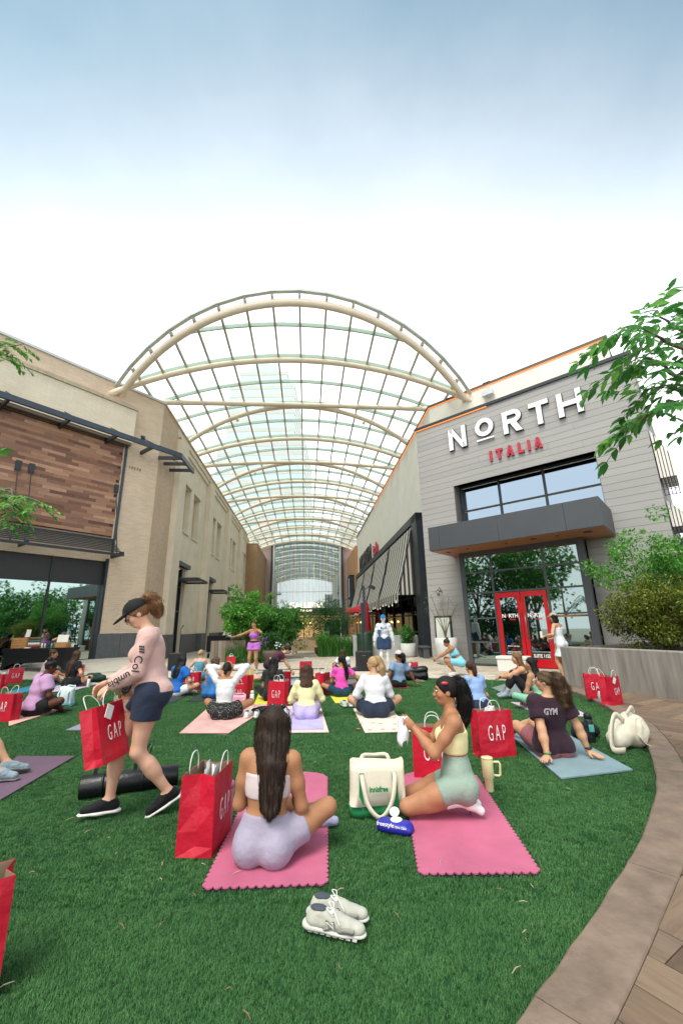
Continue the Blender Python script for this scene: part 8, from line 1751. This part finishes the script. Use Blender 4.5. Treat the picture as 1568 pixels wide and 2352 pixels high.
# vendor table with goods
zt = .13; tb = empty('vendor_table', (-10.75, 15.4, zt), 'folding table under a stretched black cloth by the shop window', 'table'); BK = cloth('table_black', '#0f1012', .75, .35, 4)
n_ = 13; vs, fs = [], []
for k, (z, ins) in enumerate(((.76, 0), (.74, .0), (.45, .12), (.2, .07), (0, 0))):
    for x, y in [(-1.15+2.3*i/n_, -.36) for i in range(n_)]+[(1.15, -.36+.72*i/4) for i in range(4)]+[(1.15-2.3*i/n_, .36) for i in range(n_)]+[(-1.15, .36-.72*i/4) for i in range(4)]:
        cf = abs(x)/1.15; vs.append((x*(1-ins*.9*cf), y*(1-ins*.6), z+(.30*max(0, 1-cf**4) if z == 0 else (.12*max(0, 1-cf**4) if z == .2 else 0))))
m_ = 2*n_+8
for k in range(4):
    for i in range(m_): fs.append((k*m_+i, k*m_+(i+1) % m_, (k+1)*m_+(i+1) % m_, (k+1)*m_+i))
fs.append(tuple(range(m_-1, -1, -1))); link('table_cloth', mesh('table_cloth', vs, fs, BK, None, False), tb, False)
for x in (-1.0, 1.0):
    for y in (-.3, .3): MB().tube([(x*1.02, y, 0), (x, y, .74)], .02, 6).obj('leg', [DARK], tb, world=False)
CR8 = mat('crate_wood', '#b9854f', .7, .2, 10, stretch=(1, 8, 8))
def crate(label, x, y, w, d, h, n):
    t = empty('wooden_crate', (x, y, zt+.765), label, 'crate')
    for i in range(n): MB().box(-w/2, w/2, -d/2, -d/2+.015, i*h/n+.006, (i+1)*h/n-.006).obj('slat', [CR8], t, world=False); MB().box(-w/2, w/2, d/2-.015, d/2, i*h/n+.006, (i+1)*h/n-.006).obj('slat', [CR8], t, world=False)
    for sx_ in (-1, 1): MB().box(sx_*w/2-.01, sx_*w/2+.01, -d/2, d/2, 0, h).obj('end_board', [CR8], t, world=False)
    MB().box(-w/2, w/2, -d/2, d/2, 0, .012).obj('base_board', [CR8], t, world=False)
crate('slatted wooden crate on the left of the vendor table', -11.45, 15.35, .52, .3, .36, 4); crate('small wooden box with a framed sheet on the vendor table', -9.95, 15.3, .4, .26, .17, 1)
o = MB(Matrix.Translation((-9.95, 15.25, zt+1.07)) @ Matrix.Rotation(R_(-12), 4, 'X')).box(-.19, .19, -.008, .008, -.13, .13).obj('framed_sheet', [WPL]); tag(o, 'white sheet in a frame standing on the small wooden box', 'sign')
o = MB(Matrix.Translation((-11.25, 15.3, zt+1.27)) @ Matrix.Rotation(R_(-8), 4, 'X')).box(-.08, .08, -.008, .008, -.13, .13).obj('framed_sign', [WPL]); tag(o, 'small framed picture standing on the slatted crate', 'sign')
dr_ = empty('bracelet_rack', (-10.95, 15.25, zt+.765), 'tiered rack of beaded bracelets on the vendor table', 'display rack'); BD = [mat('bead_%d' % i, c, .35, .5, 60, detail=1) for i, c in enumerate(('#8a3d3a', '#d8cfc0', '#3f5f6c', '#6d5142'))]
for i in range(4): MB(Matrix.Rotation(R_(90), 4, 'Y')).lathe([(.045, -.2), (.045, .2)], (-.05-i*.09, .02*i, 0), 12).obj('bracelet_bar', [BD[i]], dr_, world=False); MB().box(-.21, .21, -.01+.02*i, .01+.02*i, .0, .02+i*.09).obj('rack_shelf', [CR8], dr_, world=False)
for i, (lab, x, m) in enumerate((('first small spray bottle on the vendor table', -10.62, WPL), ('second small spray bottle on the vendor table', -10.52, MATS['bottle_water']), ('third small spray bottle, right of the seated vendor', -10.28, MATS['sticker_teal']))): bottle(lab, (x, 15.2, zt+.765), [(.025, 0), (.028, .004), (.028, .13), (.012, .16)], m, MATS['cap_black_p'], .03, 'spray_bottle')
o = MB().bbox(-11.15+0, -10.99, 15.08, 15.2, zt+.766, zt+.80, .006).obj('card_stack', [MATS['menu_paper']]); tag(o, 'stack of small cards at the front of the vendor table', 'cards')
def chair(label, loc, yaw):
    t = empty('folding_chair', loc, label, 'chair', 'white folding chairs at the vendor table', R_(yaw))
    MB().bbox(-.21, .21, -.2, .2, .42, .45, .01).obj('seat', [WPL], t, world=False); MB().bbox(-.21, .21, -.235, -.21, .62, .86, .01).obj('backrest', [WPL], t, world=False)
    for x in (-.22, .22): MB().tube([(x, .25, 0), (x, -.22, .88)], .012, 6).obj('leg', [WPL], t, world=False); MB().tube([(x, -.28, 0), (x, .18, .44)], .012, 6).obj('leg', [WPL], t, world=False)
    return t
chair('white folding chair under the vendor in the grey cap', (-10.35, 16.0, zt), 180); chair('white folding chair at the left end of the vendor table', (-11.75, 16.0, zt), 180)
sit = dict(pel=(0, 0, .54), lean=(6, 0, 0), al=(-.1, .38, .09), ar=(.1, .36, .09), kl=(-.1, 1, .5), kr=(.1, 1, .5), fl=(0, 1, 0), fr=(0, 1, 0), hl=(-.12, .34, .84), hr=(.12, .34, .84))
person('vendor in grey cap and sage tee seated behind the table, hand at the mouth', (-10.35, 15.95, zt), 178, {**sit, 'hr': (.03, .16, 1.12), 'er': (1, .2, -.8), 'glasses': 'sun'}, [('trousers', 'pants', BLACK_C, dict(e=.014, t=1.8)), ('tee', 'top', cloth('sage_tee', '#6f8478', .85, .5), dict(e=.016, lo=0, sleeve=.6))], ('long', HBR, dict(len=.3, w=.06, back=.1)), 'light', 1.0, 1.0, .017, True, ('cap', cloth('cap_grey', '#4d5054')))
person('vendor with purple sunglasses seated at the left end of the table looking up', (-11.75, 15.95, zt), 178, {**sit, 'head': (0, -18, 0), 'glasses': 'sun'}, [('trousers', 'pants', BLACK_C, dict(e=.014, t=1.8)), ('tee', 'top', cloth('tee_rust', '#7d4f45', .85, .5), dict(e=.016, lo=0, sleeve=.6))], ('bun', HBK, {}), 'tan', 1.0, 1.0, .017, True)
